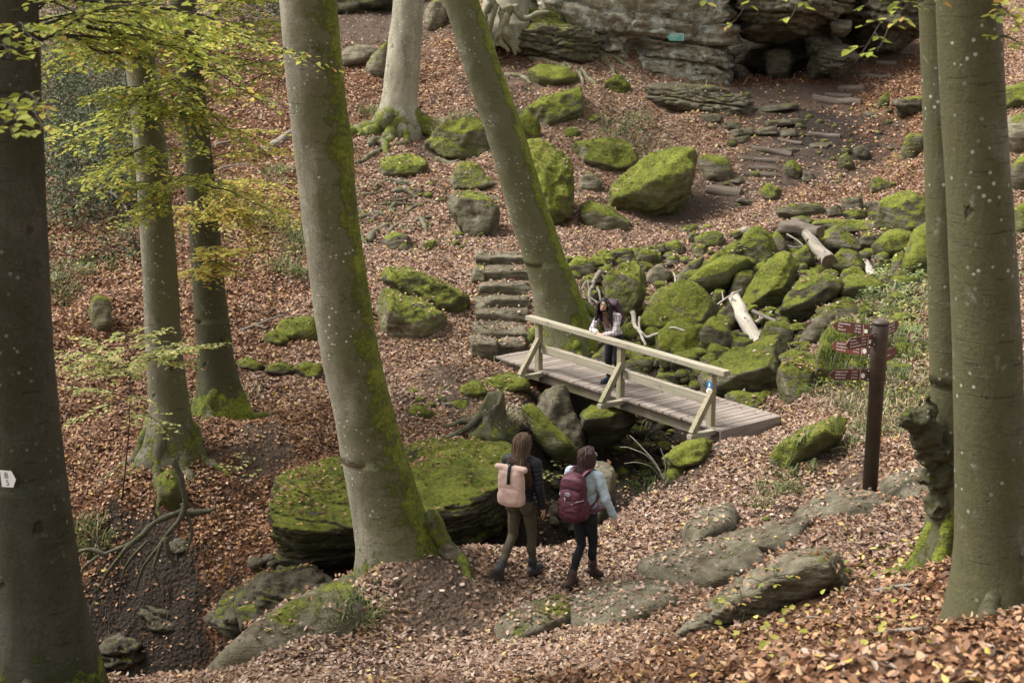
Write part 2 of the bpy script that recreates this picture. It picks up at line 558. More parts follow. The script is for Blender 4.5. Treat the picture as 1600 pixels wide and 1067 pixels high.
CT += [(-6.5, 16.0, -3.9), (-4.6, 17.0, -3.7), (-3.7, 17.4, -3.3), (-5.0, 18.3, -3.5), (-2.2, 18.0, -2.3), (-.8, 18.4, -2.1), (.4, 19.2, -2.0), (1.05, 20.8, -1.9), (1.55, 22.5, -1.75),
       (2.0, 24.0, -1.45), (2.8, 25.8, -.9), (-9, 16, -3.8), (-14, 15.5, -3.8), (-3.2, 14.4, -1.9), (-2.0, 15.9, -1.75), (-.7, 17.0, -1.5), (1.2, 19.2, -1.3), (1.9, 20.6, -1.2), (2.6, 21.9, -1.1),
       (-4.6, 12.2, .2), (-7, 10.8, .5), (-3.2, 9.9, 1.55), (-5, 8, 2.2), (0, 0, 5.0), (3, 0, 5.3), (-3, 0, 4.6), (0, 4, 3.9), (0, -5, 6.6), (-10, 4, 2.6), (-15, 9, .8),
       (1.0, 7.8, 2.75), (-1.0, 8.5, 2.1), (9, 6, 4.8), (14, 12, 4.2), (25, 20, 5), (25, 35, 6.5), (12, 18, 2.6), (9, 14, 2.4),
       (-12, 17.5, -2.6), (-13, 21, -.6), (-30, 30, 3.5), (-28, 16, 1), (-30, 5, 3), (30, 0, 7), (-30, -5, 6), (-30, 70, 15), (0, 72, 14), (30, 72, 15), (22, 56, 9.5), (-25, 50, 8.5),
       (5, 53, 9.5), (10, 57, 10), (8.6, 47.5, 4.15), (8.6, 49.5, 4.3), (7.4, 48.5, 4.2), (9.8, 48.5, 4.5), (8.5, 52.5, 9), (2, 62, 11), (17, 45, 5.2)]
CT = np.array([tuple(p) for p in CT], float)


def tps_fit(P, z, lam):
    n = len(P)
    d = np.linalg.norm(P[:, None] - P[None], axis=2)
    K = np.where(d > 0, d * d * np.log(d + 1e-12), 0) + lam * np.eye(n)
    A = np.zeros((n + 3, n + 3))
    A[:n, :n] = K
    A[:n, n] = 1
    A[:n, n + 1:] = P
    A[n:, :n] = A[:n, n:].T
    return np.linalg.solve(A, np.concatenate([z, np.zeros(3)]))


TW = tps_fit(CT[:, :2], CT[:, 2], .12)


def tps(X, Y):
    X = np.asarray(X, float).ravel(); Y = np.asarray(Y, float).ravel()
    out = np.zeros(len(X))
    for a in range(0, len(X), 20000):
        x = X[a:a + 20000, None]; y = Y[a:a + 20000, None]
        r2 = (x - CT[None, :, 0]) ** 2 + (y - CT[None, :, 1]) ** 2
        out[a:a + 20000] = (.5 * r2 * np.log(r2 + 1e-12)) @ TW[:len(CT)] + TW[len(CT)] + TW[len(CT) + 1] * x[:, 0] + TW[len(CT) + 2] * y[:, 0]
    return out


def steps(segs):
    o = []
    for a, b, d in segs:
        o += list(np.arange(a, b - 1e-6, d))
    return np.array(o + [segs[-1][1]])


GX = steps([(-34, -14, 1.0), (-14, -9, .3), (-9, 9, .11), (9, 17, .22), (17, 34, 1.0)])
GY = steps([(-8, 5, .5), (5, 30, .11), (30, 50, .2), (50, 76, .7)])
gx, gy = np.meshgrid(GX, GY)
gz = tps(gx, gy)
_P = np.stack([gx.ravel(), gy.ravel(), np.zeros(gx.size)], 1)


def near_poly(X, Y, pts):
    """distance to a polyline in plan"""
    d = np.full(len(X), 1e9)
    Q = np.stack([X, Y], 1)
    for a, b in zip(pts[:-1], pts[1:]):
        a = np.asarray(a[:2]); b = np.asarray(b[:2])
        t = np.clip(((Q - a) @ (b - a)) / ((b - a) @ (b - a)), 0, 1)
        d = np.minimum(d, np.linalg.norm(Q - a - t[:, None] * (b - a), axis=1))
    return d


PATH_A = [at_z(500, 1080, .1), at_z(760, 970, 0), at_z(900, 900, 0), at_z(1040, 800, 0), at_z(1180, 690, 0)]
PATH_B = [at(440, 566, 25.8), at(620, 560, 26), at(760, 560, 26.7)]
PATH_C = [at(620, 392, 32), at(790, 388, 32), at(1000, 368, 33.4), at(1120, 325, 36), at(1170, 280, 38), at(1230, 230, 40.5), at(1280, 190, 43), at(1340, 120, 47), at(1420, 50, 52)]


def smoothstep(x, a, b):
    t = np.clip((x - a) / (b - a), 0, 1)
    return t * t * (3 - 2 * t)


dA, dB, dC = (near_poly(gx.ravel(), gy.ravel(), p) for p in (PATH_A, PATH_B, PATH_C))
calm = np.minimum.reduce([smoothstep(dA, .6, 1.8), smoothstep(dB, .4, 1.4), smoothstep(dC, .6, 1.8)])
gz = gz + fbm(_P * .55, 5) * .22 * (.2 + .8 * calm) + fbm(_P * 2.3 + 9, 4) * .075 * (.35 + .65 * calm)
GZ = gz.reshape(gx.shape)


def ground(X, Y):
    X = np.atleast_1d(np.asarray(X, float)); Y = np.atleast_1d(np.asarray(Y, float))
    i = np.clip(np.searchsorted(GX, X) - 1, 0, len(GX) - 2)
    j = np.clip(np.searchsorted(GY, Y) - 1, 0, len(GY) - 2)
    fx = np.clip((X - GX[i]) / (GX[i + 1] - GX[i]), 0, 1)
    fy = np.clip((Y - GY[j]) / (GY[j + 1] - GY[j]), 0, 1)
    return (GZ[j, i] * (1 - fx) * (1 - fy) + GZ[j, i + 1] * fx * (1 - fy) + GZ[j + 1, i] * (1 - fx) * fy + GZ[j + 1, i + 1] * fx * fy)


def hit(px, py, y0=4.0):
    """where the line of sight through a photo pixel meets the ground"""
    r = ray(px, py)
    Ys = np.arange(y0, 75, .04)
    k = Ys / r[1]
    X = r[0] * k; Z = H + r[2] * k
    below = np.nonzero(Z < ground(X, Ys))[0]
    i = below[0] if len(below) else len(Ys) - 1
    return np.array([X[i], Ys[i], Z[i]])


# worn earth: along the trails, under the trees and rocks, on the steep walls of the ravine
gnx = np.gradient(GZ, GX, axis=1).ravel(); gny = np.gradient(GZ, GY, axis=0).ravel()
slope = np.hypot(gnx, gny)
bare = .25 + .35 * smoothstep(slope, 1.0, 1.7)
bare += .30 * smoothstep(dC, 1.7, .5) + .10 * smoothstep(dB, 1.2, .4) + .16 * smoothstep(dA, .9, .3)
BARE = [(1270, 260, 2.6, .55), (1330, 215, 2.2, .45), (1200, 160, 2.6, .6), (1130, 150, 2.5, .5), (1290, 150, 1.3, .4), (1120, 300, 1.3, .4), (1040, 345, 1.2, .45), (700, 600, 1.2, .4),
        (740, 640, 1.2, .5), (370, 720, 1.0, .4), (420, 680, .9, .4), (200, 1000, 1.6, .6), (560, 30, 5, .8), (620, 50, 3.5, .5), (660, 210, 1.8, .35), (1000, 700, 2.0, .6), (960, 740, 1.8, .6), (680, 905, 1.0, .5),
        (1300, 720, 1.1, .45), (1230, 790, .9, .4), (1190, 830, .8, .4), (800, 150, 2.5, .3), (760, 120, 2, .3), (1340, 790, .8, .4), (1100, 840, .8, .4), (640, 300, 1.4, .25), (700, 240, 1.2, .3), (960, 310, 1.0, .3), (880, 300, .8, .5), (1060, 300, 1.0, .3)]
for px, py, r, a in BARE:
    p = hit(px, py)
    d = np.hypot(gx.ravel() - p[0], (gy.ravel() - p[1]) * .8)
    bare += a * smoothstep(d, r, r * .3)
# creek bed and ravine: dark earth with few leaves, damp and painted shade
BED = [(-14, 14.5), (-9, 15), (-6.5, 15.5), (-3.7, 17.0), (-.8, 18.4), (1.05, 20.8), (1.55, 22.5), (2.0, 24.0), (2.8, 25.8), (4.0, 27.5), (5.5, 29.5), (7.0, 31.5)]
dBed = near_poly(gx.ravel(), gy.ravel(), BED)
bare += .75 * smoothstep(dBed + .9 * smoothstep(-gx.ravel(), -.5, 1.5), 2.6, 1.3)
for px, py in ((1210, 110), (1230, 90), (1190, 90)):
    q = hit(px, py); bare += .6 * smoothstep(np.hypot(gx.ravel() - q[0], gy.ravel() - q[1]), 2.6, 1.2)
rust = np.full(gx.size, .30)
for px, py, r, a in [(200, 800, 5.5, .7), (300, 950, 4, .5), (150, 500, 6, .6), (250, 350, 6, .5), (150, 250, 8, .5), (1500, 1000, 4.5, .5), (1250, 1050, 4, .55), (1000, 1060, 2.5, .3), (1350, 200, 6, .45), (1280, 130, 4, .6), (1400, 100, 6, .35), (680, 60, 9, .25),
                     (450, 680, 3, .4), (900, 640, 2, .5), (420, 150, 7, .4), (800, 700, 1.5, .5), (1400, 300, 4, .3)]:
    q = hit(px, min(py, 1064))
    d = np.hypot(gx.ravel() - q[0], gy.ravel() - q[1])
    rust += a * smoothstep(d, r, r * .25)
rust += .5 * smoothstep(near_poly(gx.ravel(), gy.ravel(), [(-14, 14.5), (-6.5, 15.5), (-.8, 18.4), (1.5, 22.5)]), 3.0, 1.0)
rust = np.clip(rust - .3 * smoothstep(dA, 2.0, .8), 0, 1)
wet_shade = smoothstep(dBed, 2.6, 1.2)
for px, py, r, a in [(200, 980, 3.0, .8), (560, 880, 1.8, .7), (250, 1000, 2.5, .6), (870, 820, 1.6, .6), (960, 720, 1.8, .7), (1210, 120, 3.0, .8), (1210, 60, 3.5, .9), (130, 900, 2, .5), (1290, 240, 3, .45), (1330, 200, 3, .45), (1230, 190, 2.5, .4), (1040, 340, 1.5, .3)]:  # darker soil in ravine, cave and upper trail, standing in for shade
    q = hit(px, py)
    wet_shade += a * smoothstep(np.hypot(gx.ravel() - q[0], gy.ravel() - q[1]), r, r * .3)
wet_shade += .5 * smoothstep(slope, 1.0, 1.6)
green = -.1 + .45 * smoothstep(near_poly(gx.ravel(), gy.ravel(), [hit(1420, 620), hit(1430, 520), hit(1430, 440)]), 1.7, .5)
for px, py, r, a in [(1290, 600, 1.2, .5), (400, 30, 5, .35), (470, 30, 4, .3), (100, 440, 2, .25), (960, 180, 2, .2), (1000, 220, 2.2, .35), (620, 30, 3, .3), (1590, 300, 4, .5), (640, 200, 1, .3), (1200, 760, .6, .5), (1180, 785, .5, .4)]:
    p = hit(px, py)
    d = np.hypot(gx.ravel() - p[0], gy.ravel() - p[1])
    green += a * smoothstep(d, r, r * .3)

nyy, nxx = GZ.shape
_idx = np.arange(nyy * nxx).reshape(nyy, nxx)
_fc = np.stack([_idx[:-1, :-1], _idx[:-1, 1:], _idx[1:, 1:], _idx[1:, :-1]], -1).reshape(-1, 4)
M_GROUND = mat_ground()
land = mesh("forest_floor", np.stack([gx.ravel(), gy.ravel(), GZ.ravel()], 1), _fc, M_GROUND)
tag(land, kind='structure')
set_attr(land, 'bare', bare)
set_attr(land, 'green', green)
set_attr(land, 'rust', rust)
set_attr(land, 'wet_shade', wet_shade)
RUST_G = rust.reshape(GZ.shape)
BARE_G = bare.reshape(GZ.shape)
_surf_v = [land]                                # meshes leaves may come to lie on


def sample(G, X, Y):
    i = np.clip(np.searchsorted(GX, X) - 1, 0, len(GX) - 2)
    j = np.clip(np.searchsorted(GY, Y) - 1, 0, len(GY) - 2)
    return G[j, i]


# ================================================================== ROCKS
M_ROCK = mat_rock()
_ico = {}


def ico(k):
    if k not in _ico:
        bm = bmesh.new()
        bmesh.ops.create_icosphere(bm, subdivisions=k, radius=1.0)
        bm.verts.ensure_lookup_table()
        v = np.array([tuple(q.co) for q in bm.verts])
        f = np.array([[q.index for q in fc.verts] for fc in bm.faces], np.int32)
        bm.free()
        _ico[k] = (v, f)
    return _ico[k]


def hull_planes(P):
    bm = bmesh.new()
    for p in P: bm.verts.new(tuple(p))
    r = bmesh.ops.convex_hull(bm, input=bm.verts[:])
    bmesh.ops.delete(bm, geom=list(set(g for g in r['geom_interior'] if isinstance(g, bmesh.types.BMVert))), context='VERTS')
    bm.normal_update()
    N, D = [], []
    c = np.mean([tuple(v.co) for v in bm.verts], axis=0)
    for f in bm.faces:
        if f.calc_area() < 1e-7: continue
        n = np.array(f.normal); d = n.dot(np.array(f.verts[0].co) - c)
        if d < 0: n, d = -n, -d
        N.append(n); D.append(max(d, 1e-3))
    ext = np.array([tuple(v.co) for v in bm.verts])
    bm.free()
    return c, np.array(N), np.array(D), ext


def stone_mesh(P, res, seed, rough=.05, strata=0.0, p=16, dents=(), chips=14):
    """a weathered stone filling the hull of the points P"""
    c, N, D, ext = hull_planes(P)
    half = (ext.max(0) - ext.min(0)) / 2 + 1e-4
    if chips:                                        # broken corners
        rg = np.random.default_rng(seed * 31 + 5)
        cn = rg.normal(size=(chips, 3)); cn /= np.linalg.norm(cn, axis=1)[:, None]
        sup = ((ext - c) @ cn.T).max(0)
        N = np.vstack([N, cn]); D = np.concatenate([D, sup * rg.uniform(.64, .93, chips)])
    v, f = ico(res)
    d = v * half
    d /= np.linalg.norm(d, axis=1)[:, None]
    q = np.clip(d @ N.T, 0, None) / D[None]
    qm = q.max(1, keepdims=True)
    r = 1.0 / (qm[:, 0] * np.power(np.power(q / qm, p).sum(1), 1.0 / p)) * 1.015
    X = d * r[:, None]
    lo, hi = X.min(0), X.max(0)
    lo0, hi0 = (ext - c).min(0), (ext - c).max(0)
    X = lo0 + (X - lo) * ((hi0 - lo0) / (hi - lo))      # keep the measured size
    s = float(np.cbrt(half[0] * half[1] * half[2]))
    o = seed * 13.7
    n1 = fbm(X / s * .9 + o, 4, .55)
    n2 = 1 - np.abs(fbm(X / s * 1.9 + o + 50, 3))
    n3 = fbm(X / s * 5.0 + o + 90, 3)
    disp = rough * s * (n1 * 1.25 + (n2 - .75) * 1.0 + n3 * .28)
    if strata:
        zz = (X[:, 2] + .12 * X[:, 0] + fbm(X * .5 + o, 2) * .12) / (strata * 1.0)
        tri = np.abs((zz % 1.0) - .5) * 2
        k = np.floor(zz)
        hsh = np.sin(k * 12.9898 + seed) * 43758.5453
        hsh = hsh - np.floor(hsh)
        edge = smoothstep(tri, .80, 1.0)
        flat = np.clip(1 - np.abs(d[:, 2]) * .9, 0, 1)
        disp += (-edge * .62 * strata + (hsh - .5) * .62 * strata) * flat
        z2 = (X[:, 2] + .1 * X[:, 0] + fbm(X * .9 + o + 9, 3) * .16) / (strata * .37)
        t2 = np.abs((z2 % 1.0) - .5) * 2
        k2 = np.floor(z2) + np.floor(fbm(X * .7 + o, 2) * 3)
        h2 = np.sin(k2 * 78.233 + seed) * 43758.5453
        h2 = h2 - np.floor(h2)
        disp += (-smoothstep(t2, .72, 1.0) * .26 + (h2 - .5) * .44) * strata * flat
        disp += fbm(X * np.array([.8, .8, 3.5]) + o, 4) * .2 * strata * flat
        cr = np.abs(fbm(X * np.array([1.1, 1.1, .5]) / max(strata, .2) * .35 + o + 70, 3))
        disp -= smoothstep(cr, .05, .0) * .25 * strata * flat
    X = X + d * disp[:, None]
    for dc, dr, dd in dents:
        w = np.exp(-np.sum((X + c - dc) ** 2 * np.array([1, .15, 1.6]), axis=1) / dr ** 2)
        X[:, 1] += dd * w
    return X + c, f


_rk = [0]
PLACED = []
GROW = 1.0


def put_stone(label, P, name, cat, moss, res, tone, rough, strata, lichen, parent, group, dents, p=16):
    _rk[0] += 1
    X, f = stone_mesh(P, res, _rk[0], rough, strata, p, dents)
    base = np.array([X[:, 0].mean(), X[:, 1].mean(), X[:, 2].min()])
    o = mesh(name, X - base, f, M_ROCK, parent, True, base)
    if not parent:
        tag(o, label, cat, group)
    o['moss'] = float(moss) - .06; o['tone'] = float(tone); o['lichen'] = float(lichen)
    _surf_v.append(o)
    return o


def rock(label, out, moss=.6, t=None, Y=None, res=4, tone=1.0, strata=0.0, crease=None, name='mossy_boulder', cat='boulder',
         rough=.085, lichen=.2, parent=None, group=None, dents=(), sink=.25, p=38, front=.35):
    out = [np.array(q, float) for q in out]
    if GROW != 1.0:
        gc = np.mean(out, axis=0)
        out = [gc + (q - gc) * GROW for q in out]
        rough, p = .06, 70
        moss = moss - .11
    xs = np.array([q[0] for q in out]); ys = np.array([q[1] for q in out])
    x0, x1, y0, y1 = xs.min(), xs.max(), ys.min(), ys.max()
    bx = xs[ys > y1 - .25 * (y1 - y0)].mean()
    if Y is None:
        Y = hit(bx, y1 - .04 * (y1 - y0))[1]
    m = mpp(Y)
    w, h = (x1 - x0) * m, (y1 - y0) * m
    if t is None: t = .85 * min(w, 1.6 * h) ** .5 * max(w, h) ** .5
    r = random.Random(_rk[0] * 7 + 3)
    P = []
    for q in out:
        v = (q[1] - y0) / (y1 - y0)
        P.append(at(q[0], q[1], Y + t * (.72 - .62 * v) + t * r.uniform(-.06, .06)))
        if v > .55:
            a = at(q[0] * .9 + bx * .1, q[1], Y + t * .45)
            P.append(a - np.array([0, 0, sink * h]))
    cx, cy = xs.mean(), ys.mean()
    PLACED.append((cx, cy, (x1 - x0) / 2, (y1 - y0) / 2))
    for q in out:                                  # swelling towards the viewer's side and to the far side
        k = r.uniform(.66, .8)
        v = (q[1] - y0) / (y1 - y0)
        if crease is None:
            P.append(at(cx + (q[0] - cx) * k, cy + (q[1] - cy) * k, Y + t * (.30 - front * v) - t * .06))
        P.append(at(cx + (q[0] - cx) * k, cy + (q[1] - cy) * k, Y + t * (1.12 - .2 * v)))
    if crease:
        for q in crease: P.append(at(q[0], q[1], Y - t * (q[2] if len(q) > 2 else .06)))
    P = np.array(P)
    return put_stone(label, P, name, cat, moss, res, tone, rough, strata, lichen, parent, group, dents, p)


def slab(label, out, moss=.2, up=.07, res=5, tone=.8, name='rock_slab', cat='rock slab', lichen=.05, rough=.03):
    """bedrock that barely rises out of the ground"""
    out = [np.array(q, float) for q in out]
    c = np.mean(out, axis=0)
    P = []
    for q in out:
        g = hit(*q)
        P += [g + (0, 0, up * .5), g - (0, 0, .35)]
        k = c + (q - c) * .78
        g2 = hit(*k)
        P.append(g2 + (0, 0, up))
    return put_stone(label, np.array(P), name, cat, moss - .22, res, tone, rough, 0, lichen, None, None, (), 20)

# ------------------------------------------------------------------ the cliff with its cave
cliff = empty("sandstone_cliff", tuple(at(1000, 120, 46)))
tag(cliff, "layered grey sandstone cliff with a dark cave at the top of the slope", "cliff")


def crock(name, out, **k):
    o = rock(None, out, name=name, parent=cliff, **k)
    o.location = o.location - cliff.location
    return o


hole = at(1000, 78, 45.6)
hole2 = at(1062, 100, 46)
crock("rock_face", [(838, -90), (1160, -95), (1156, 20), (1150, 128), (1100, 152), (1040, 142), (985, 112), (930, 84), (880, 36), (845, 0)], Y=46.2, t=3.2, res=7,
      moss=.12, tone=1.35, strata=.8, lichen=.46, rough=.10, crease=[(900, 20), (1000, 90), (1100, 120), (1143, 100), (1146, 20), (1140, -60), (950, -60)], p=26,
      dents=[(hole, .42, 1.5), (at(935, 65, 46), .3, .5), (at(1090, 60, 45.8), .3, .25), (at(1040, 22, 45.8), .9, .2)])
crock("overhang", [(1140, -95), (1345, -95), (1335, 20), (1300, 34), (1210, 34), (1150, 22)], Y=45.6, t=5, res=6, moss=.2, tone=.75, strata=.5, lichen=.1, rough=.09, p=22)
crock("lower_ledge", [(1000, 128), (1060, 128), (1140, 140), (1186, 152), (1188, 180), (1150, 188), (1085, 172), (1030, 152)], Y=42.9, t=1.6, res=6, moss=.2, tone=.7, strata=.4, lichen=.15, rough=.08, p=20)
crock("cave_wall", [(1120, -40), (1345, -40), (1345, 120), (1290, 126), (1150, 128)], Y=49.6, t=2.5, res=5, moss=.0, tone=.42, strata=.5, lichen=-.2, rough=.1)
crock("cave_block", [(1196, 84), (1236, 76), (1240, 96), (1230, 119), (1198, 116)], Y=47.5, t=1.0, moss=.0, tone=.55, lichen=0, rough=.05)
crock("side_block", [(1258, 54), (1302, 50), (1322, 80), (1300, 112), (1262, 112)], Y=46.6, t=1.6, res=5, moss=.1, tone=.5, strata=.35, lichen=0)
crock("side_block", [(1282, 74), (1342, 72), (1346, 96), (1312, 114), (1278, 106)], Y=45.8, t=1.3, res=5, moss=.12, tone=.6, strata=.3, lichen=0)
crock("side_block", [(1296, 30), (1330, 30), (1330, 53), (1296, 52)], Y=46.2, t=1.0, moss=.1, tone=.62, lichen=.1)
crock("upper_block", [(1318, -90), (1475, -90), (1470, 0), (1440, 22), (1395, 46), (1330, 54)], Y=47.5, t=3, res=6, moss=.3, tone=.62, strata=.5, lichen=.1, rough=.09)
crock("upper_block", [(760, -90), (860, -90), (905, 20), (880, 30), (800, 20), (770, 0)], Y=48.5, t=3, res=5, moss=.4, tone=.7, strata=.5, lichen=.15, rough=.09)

rock("dark layered block under the cliff with a mossy top beside the rooted tree", [(786, 62), (808, 30), (842, 18), (900, 42), (926, 66), (936, 92), (884, 100), (832, 90), (794, 76)], moss=.42, tone=.72,
     strata=.3, res=6, lichen=.1, name='layered_boulder', crease=[(800, 60), (850, 46), (905, 56), (925, 76), (880, 97), (820, 84)], rough=.07, p=20)
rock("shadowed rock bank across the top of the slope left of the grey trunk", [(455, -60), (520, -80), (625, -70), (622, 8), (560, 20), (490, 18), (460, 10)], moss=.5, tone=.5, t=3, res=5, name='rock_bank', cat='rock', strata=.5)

# ------------------------------------------------------------------ boulders of the slope (outlines measured in photo pixels, placed at their own distance)
R = rock
R("long slanting mossy slab whose pointed end rises above the upper path", [(947, 306), (985, 270), (1040, 240), (1078, 225), (1090, 238), (1084, 286), (1052, 320), (992, 346), (962, 328)], .74, res=6,
  crease=[(957, 322), (990, 336), (1030, 315), (1062, 280), (1084, 250)], lichen=.26, tone=1.1)
R("rounded mossy boulder with a white lichen patch on top", [(893, 238), (905, 222), (960, 217), (990, 224), (1003, 246), (988, 264), (955, 270), (903, 266)], .68, res=5, lichen=.32, t=1.6)
R("small bare stone wedged under the lichen-topped boulder", [(905, 276), (925, 268), (943, 285), (936, 300), (908, 298)], .3, name='boulder')
R("dark low boulder below the slanting slab at the path edge", [(905, 328), (930, 313), (960, 325), (988, 350), (976, 363), (930, 354)], .55, tone=.8)
R("mossy boulder with a pale triangular scar on its face", [(813, 172), (842, 150), (905, 134), (911, 160), (893, 182), (860, 197), (828, 186)], .62, res=5, lichen=.33)
R("bright green block touching the leaning trunk", [(808, 180), (825, 171), (846, 190), (843, 212), (825, 221), (810, 216)], .92)
R("tall slab fully covered in bright moss behind the leaning trunk", [(800, 222), (845, 217), (872, 236), (894, 256), (896, 278), (885, 320), (891, 345), (870, 358), (845, 332), (815, 290)], .9, res=6, t=1.6)
R("olive oval boulder lying below the dark layered block", [(821, 112), (850, 100), (886, 103), (903, 118), (895, 132), (855, 135), (828, 127)], .72, tone=.8)
R("small green boulder on the root-strewn slope below the cliff", [(944, 128), (965, 116), (986, 132), (980, 146), (950, 138)], .85, tone=.7)
R("little dark stone to the right of the scarred boulder", [(915, 186), (925, 178), (939, 185), (933, 194), (918, 194)], .55)
R("flat green stone just below the scarred boulder", [(880, 207), (895, 198), (908, 205), (901, 216), (882, 215)], .8)
R("smooth olive boulder to the right of the slanting slab", [(1091, 254), (1110, 240), (1136, 250), (1152, 272), (1141, 285), (1105, 279)], .5, tone=.9, rough=.03)
R("small mossy stone beside the trail above the log seat", [(1186, 292), (1200, 285), (1224, 300), (1211, 314), (1190, 306)], .62)
R("dark round stone on the bare slope, nearer the trail of two", [(1309, 246), (1325, 238), (1336, 255), (1325, 266), (1311, 262)], .45, tone=.7)
R("dark brown stone on the bare slope under a yellow seedling", [(1332, 232), (1345, 226), (1361, 240), (1351, 251), (1338, 246)], .3, tone=.6)
R("small mossy stone on the leaf slope left of the twin beeches", [(1359, 282), (1375, 275), (1394, 292), (1385, 301), (1364, 296)], .66)
R("dark mossy stone at the end of the plank steps", [(1224, 258), (1240, 249), (1254, 262), (1249, 281), (1230, 278)], .5, tone=.7)
R("brown bare stone next to the plank steps", [(1252, 270), (1268, 268), (1276, 280), (1266, 288), (1254, 284)], .1, tone=.7, name='boulder')
R("upright triangular stone high on the right of the trail", [(1371, 158), (1385, 144), (1392, 155), (1381, 171), (1372, 169)], .6)
R("angular split rock half hidden by the left twin beech", [(1404, 238), (1415, 212), (1432, 207), (1446, 214), (1442, 236), (1420, 252), (1407, 252)], .4, tone=.7, p=24)
R("dark low ledge above the split rock", [(1395, 160), (1430, 150), (1450, 160), (1448, 182), (1405, 176)], .3, tone=.6, strata=.25)
R("low boulder with a mossy top and dark undercut on the root slope", [(589, 256), (605, 248), (640, 241), (669, 250), (666, 266), (650, 279), (610, 281), (595, 271)], .66, res=5, crease=[(595, 264), (630, 268), (662, 262)], tone=.8)
R("round boulder overgrown with grass tufts", [(665, 215), (690, 190), (722, 184), (756, 195), (764, 225), (745, 246), (700, 253), (671, 237)], .62, res=5, tone=.8)
R("wedge boulder with a pale bare face above the tangled roots", [(702, 262), (715, 252), (745, 257), (773, 280), (771, 293), (740, 300), (710, 300), (702, 282)], .48, res=5, lichen=.34, tone=1.1)
R("dark boulder gripped by tangled roots", [(704, 304), (740, 300), (766, 312), (781, 335), (762, 366), (725, 371), (714, 345), (699, 325)], .35, res=5, tone=.7)
R("small dark stone left of the tangled roots", [(599, 374), (615, 362), (641, 370), (641, 388), (610, 391)], .4, tone=.7)
R("little green stone beside the upper path", [(661, 376), (681, 374), (683, 389), (662, 391)], .8)
R("long mossy boulder behind the pitted one beside the steps", [(594, 434), (605, 415), (640, 417), (690, 440), (726, 460), (731, 482), (710, 491), (670, 478), (620, 452)], .72, res=6, t=1.1, tone=.7, rough=.07)
R("pale pitted boulder with a mossy shoulder near the stone steps", [(587, 474), (597, 452), (625, 454), (660, 474), (696, 500), (686, 515), (640, 533), (610, 526), (592, 502)], .52, res=6, t=1.2, lichen=.1, tone=1.15, rough=.085,
  crease=[(592, 480), (612, 478), (640, 490), (684, 512), (640, 528), (612, 520)])
R("low mossy boulder left of the big beech on the far path", [(430, 512), (445, 498), (475, 490), (500, 492), (500, 530), (460, 534), (430, 524)], .8)
R("smaller mossy stone leaning on the low boulder by the far path", [(411, 522), (428, 513), (452, 530), (432, 541), (414, 536)], .75)
R("mossy kerb stone of the far path, farthest from the big beech", [(369, 564), (390, 556), (413, 570), (405, 581), (374, 573)], .55, tone=.7)
R("mossy kerb stone of the far path, middle of three", [(410, 572), (440, 564), (462, 575), (456, 589), (415, 583)], .5, tone=.7)
R("mossy kerb stone of the far path, touching the big beech", [(457, 574), (480, 564), (508, 570), (505, 593), (464, 591)], .62, tone=.7)

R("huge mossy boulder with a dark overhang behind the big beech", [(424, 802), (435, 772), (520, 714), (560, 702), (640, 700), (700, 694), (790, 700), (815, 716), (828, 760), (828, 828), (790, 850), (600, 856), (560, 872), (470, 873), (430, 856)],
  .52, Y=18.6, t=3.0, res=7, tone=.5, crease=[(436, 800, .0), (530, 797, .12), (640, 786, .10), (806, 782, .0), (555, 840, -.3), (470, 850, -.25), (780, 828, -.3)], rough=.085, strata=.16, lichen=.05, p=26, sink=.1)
R("small mossy stone lying on top of the huge boulder", [(628, 702), (650, 691), (690, 691), (696, 705), (660, 716), (631, 713)], .7, Y=20.6, t=.45, name='mossy_stone', cat='stone')
R("rounded brown rock in the ravine behind the woman with glasses", [(912, 762), (924, 728), (946, 724), (962, 745), (962, 792), (930, 806)], .02, tone=.85, rough=.03, name='boulder', Y=18.6, t=.8)
R("sloping mossy slab running down from the bridge's left bank", [(813, 640), (830, 624), (852, 650), (882, 680), (912, 706), (900, 717), (862, 700), (833, 672)], .72, t=.8, Y=21.8)
R("big brown ravine wall rock under the bridge", [(836, 606), (882, 596), (908, 640), (914, 690), (900, 706), (868, 684), (843, 648)], .22, tone=.7, t=1.3, Y=23.6, res=5)
R("dark rock with a mossy top under the middle of the bridge", [(905, 646), (925, 624), (960, 618), (990, 632), (992, 652), (968, 676), (935, 684), (912, 672)], .55, tone=.6, t=1.2, Y=23.6, res=5, crease=[(915, 655), (960, 656), (988, 645), (960, 676)])
R("mossy rock under the left end of the bridge", [(748, 592), (790, 581), (826, 590), (830, 606), (790, 613), (758, 606)], .8, t=.8)
R("small mossy rock in front of the one under the bridge's left end", [(720, 603), (742, 594), (763, 612), (738, 622), (720, 616)], .78)
R("small mossy stone beside the path of the far bank", [(638, 640), (655, 631), (681, 645), (687, 656), (650, 654)], .75, name='mossy_stone', cat='stone')
R("tiny mossy stone left of the tree stump", [(704, 627), (720, 621), (737, 632), (722, 641), (708, 638)], .75, name='mossy_stone', cat='stone')
R("mossy rock under the right end of the bridge", [(1036, 716), (1066, 692), (1105, 680), (1116, 700), (1092, 727), (1050, 737)], .85, res=5, t=.9)
R("lower mossy rock beside a yellow seedling at the path's edge", [(1042, 734), (1072, 724), (1087, 735), (1062, 747), (1044, 745)], .75, t=.5)
R("mossy block beside the path below the signpost", [(1206, 702), (1230, 686), (1298, 658), (1326, 654), (1331, 676), (1310, 694), (1262, 716), (1226, 740), (1211, 722)], .84, res=6, t=.95, rough=.075, crease=[(1212, 706), (1250, 694), (1310, 672), (1228, 732)])
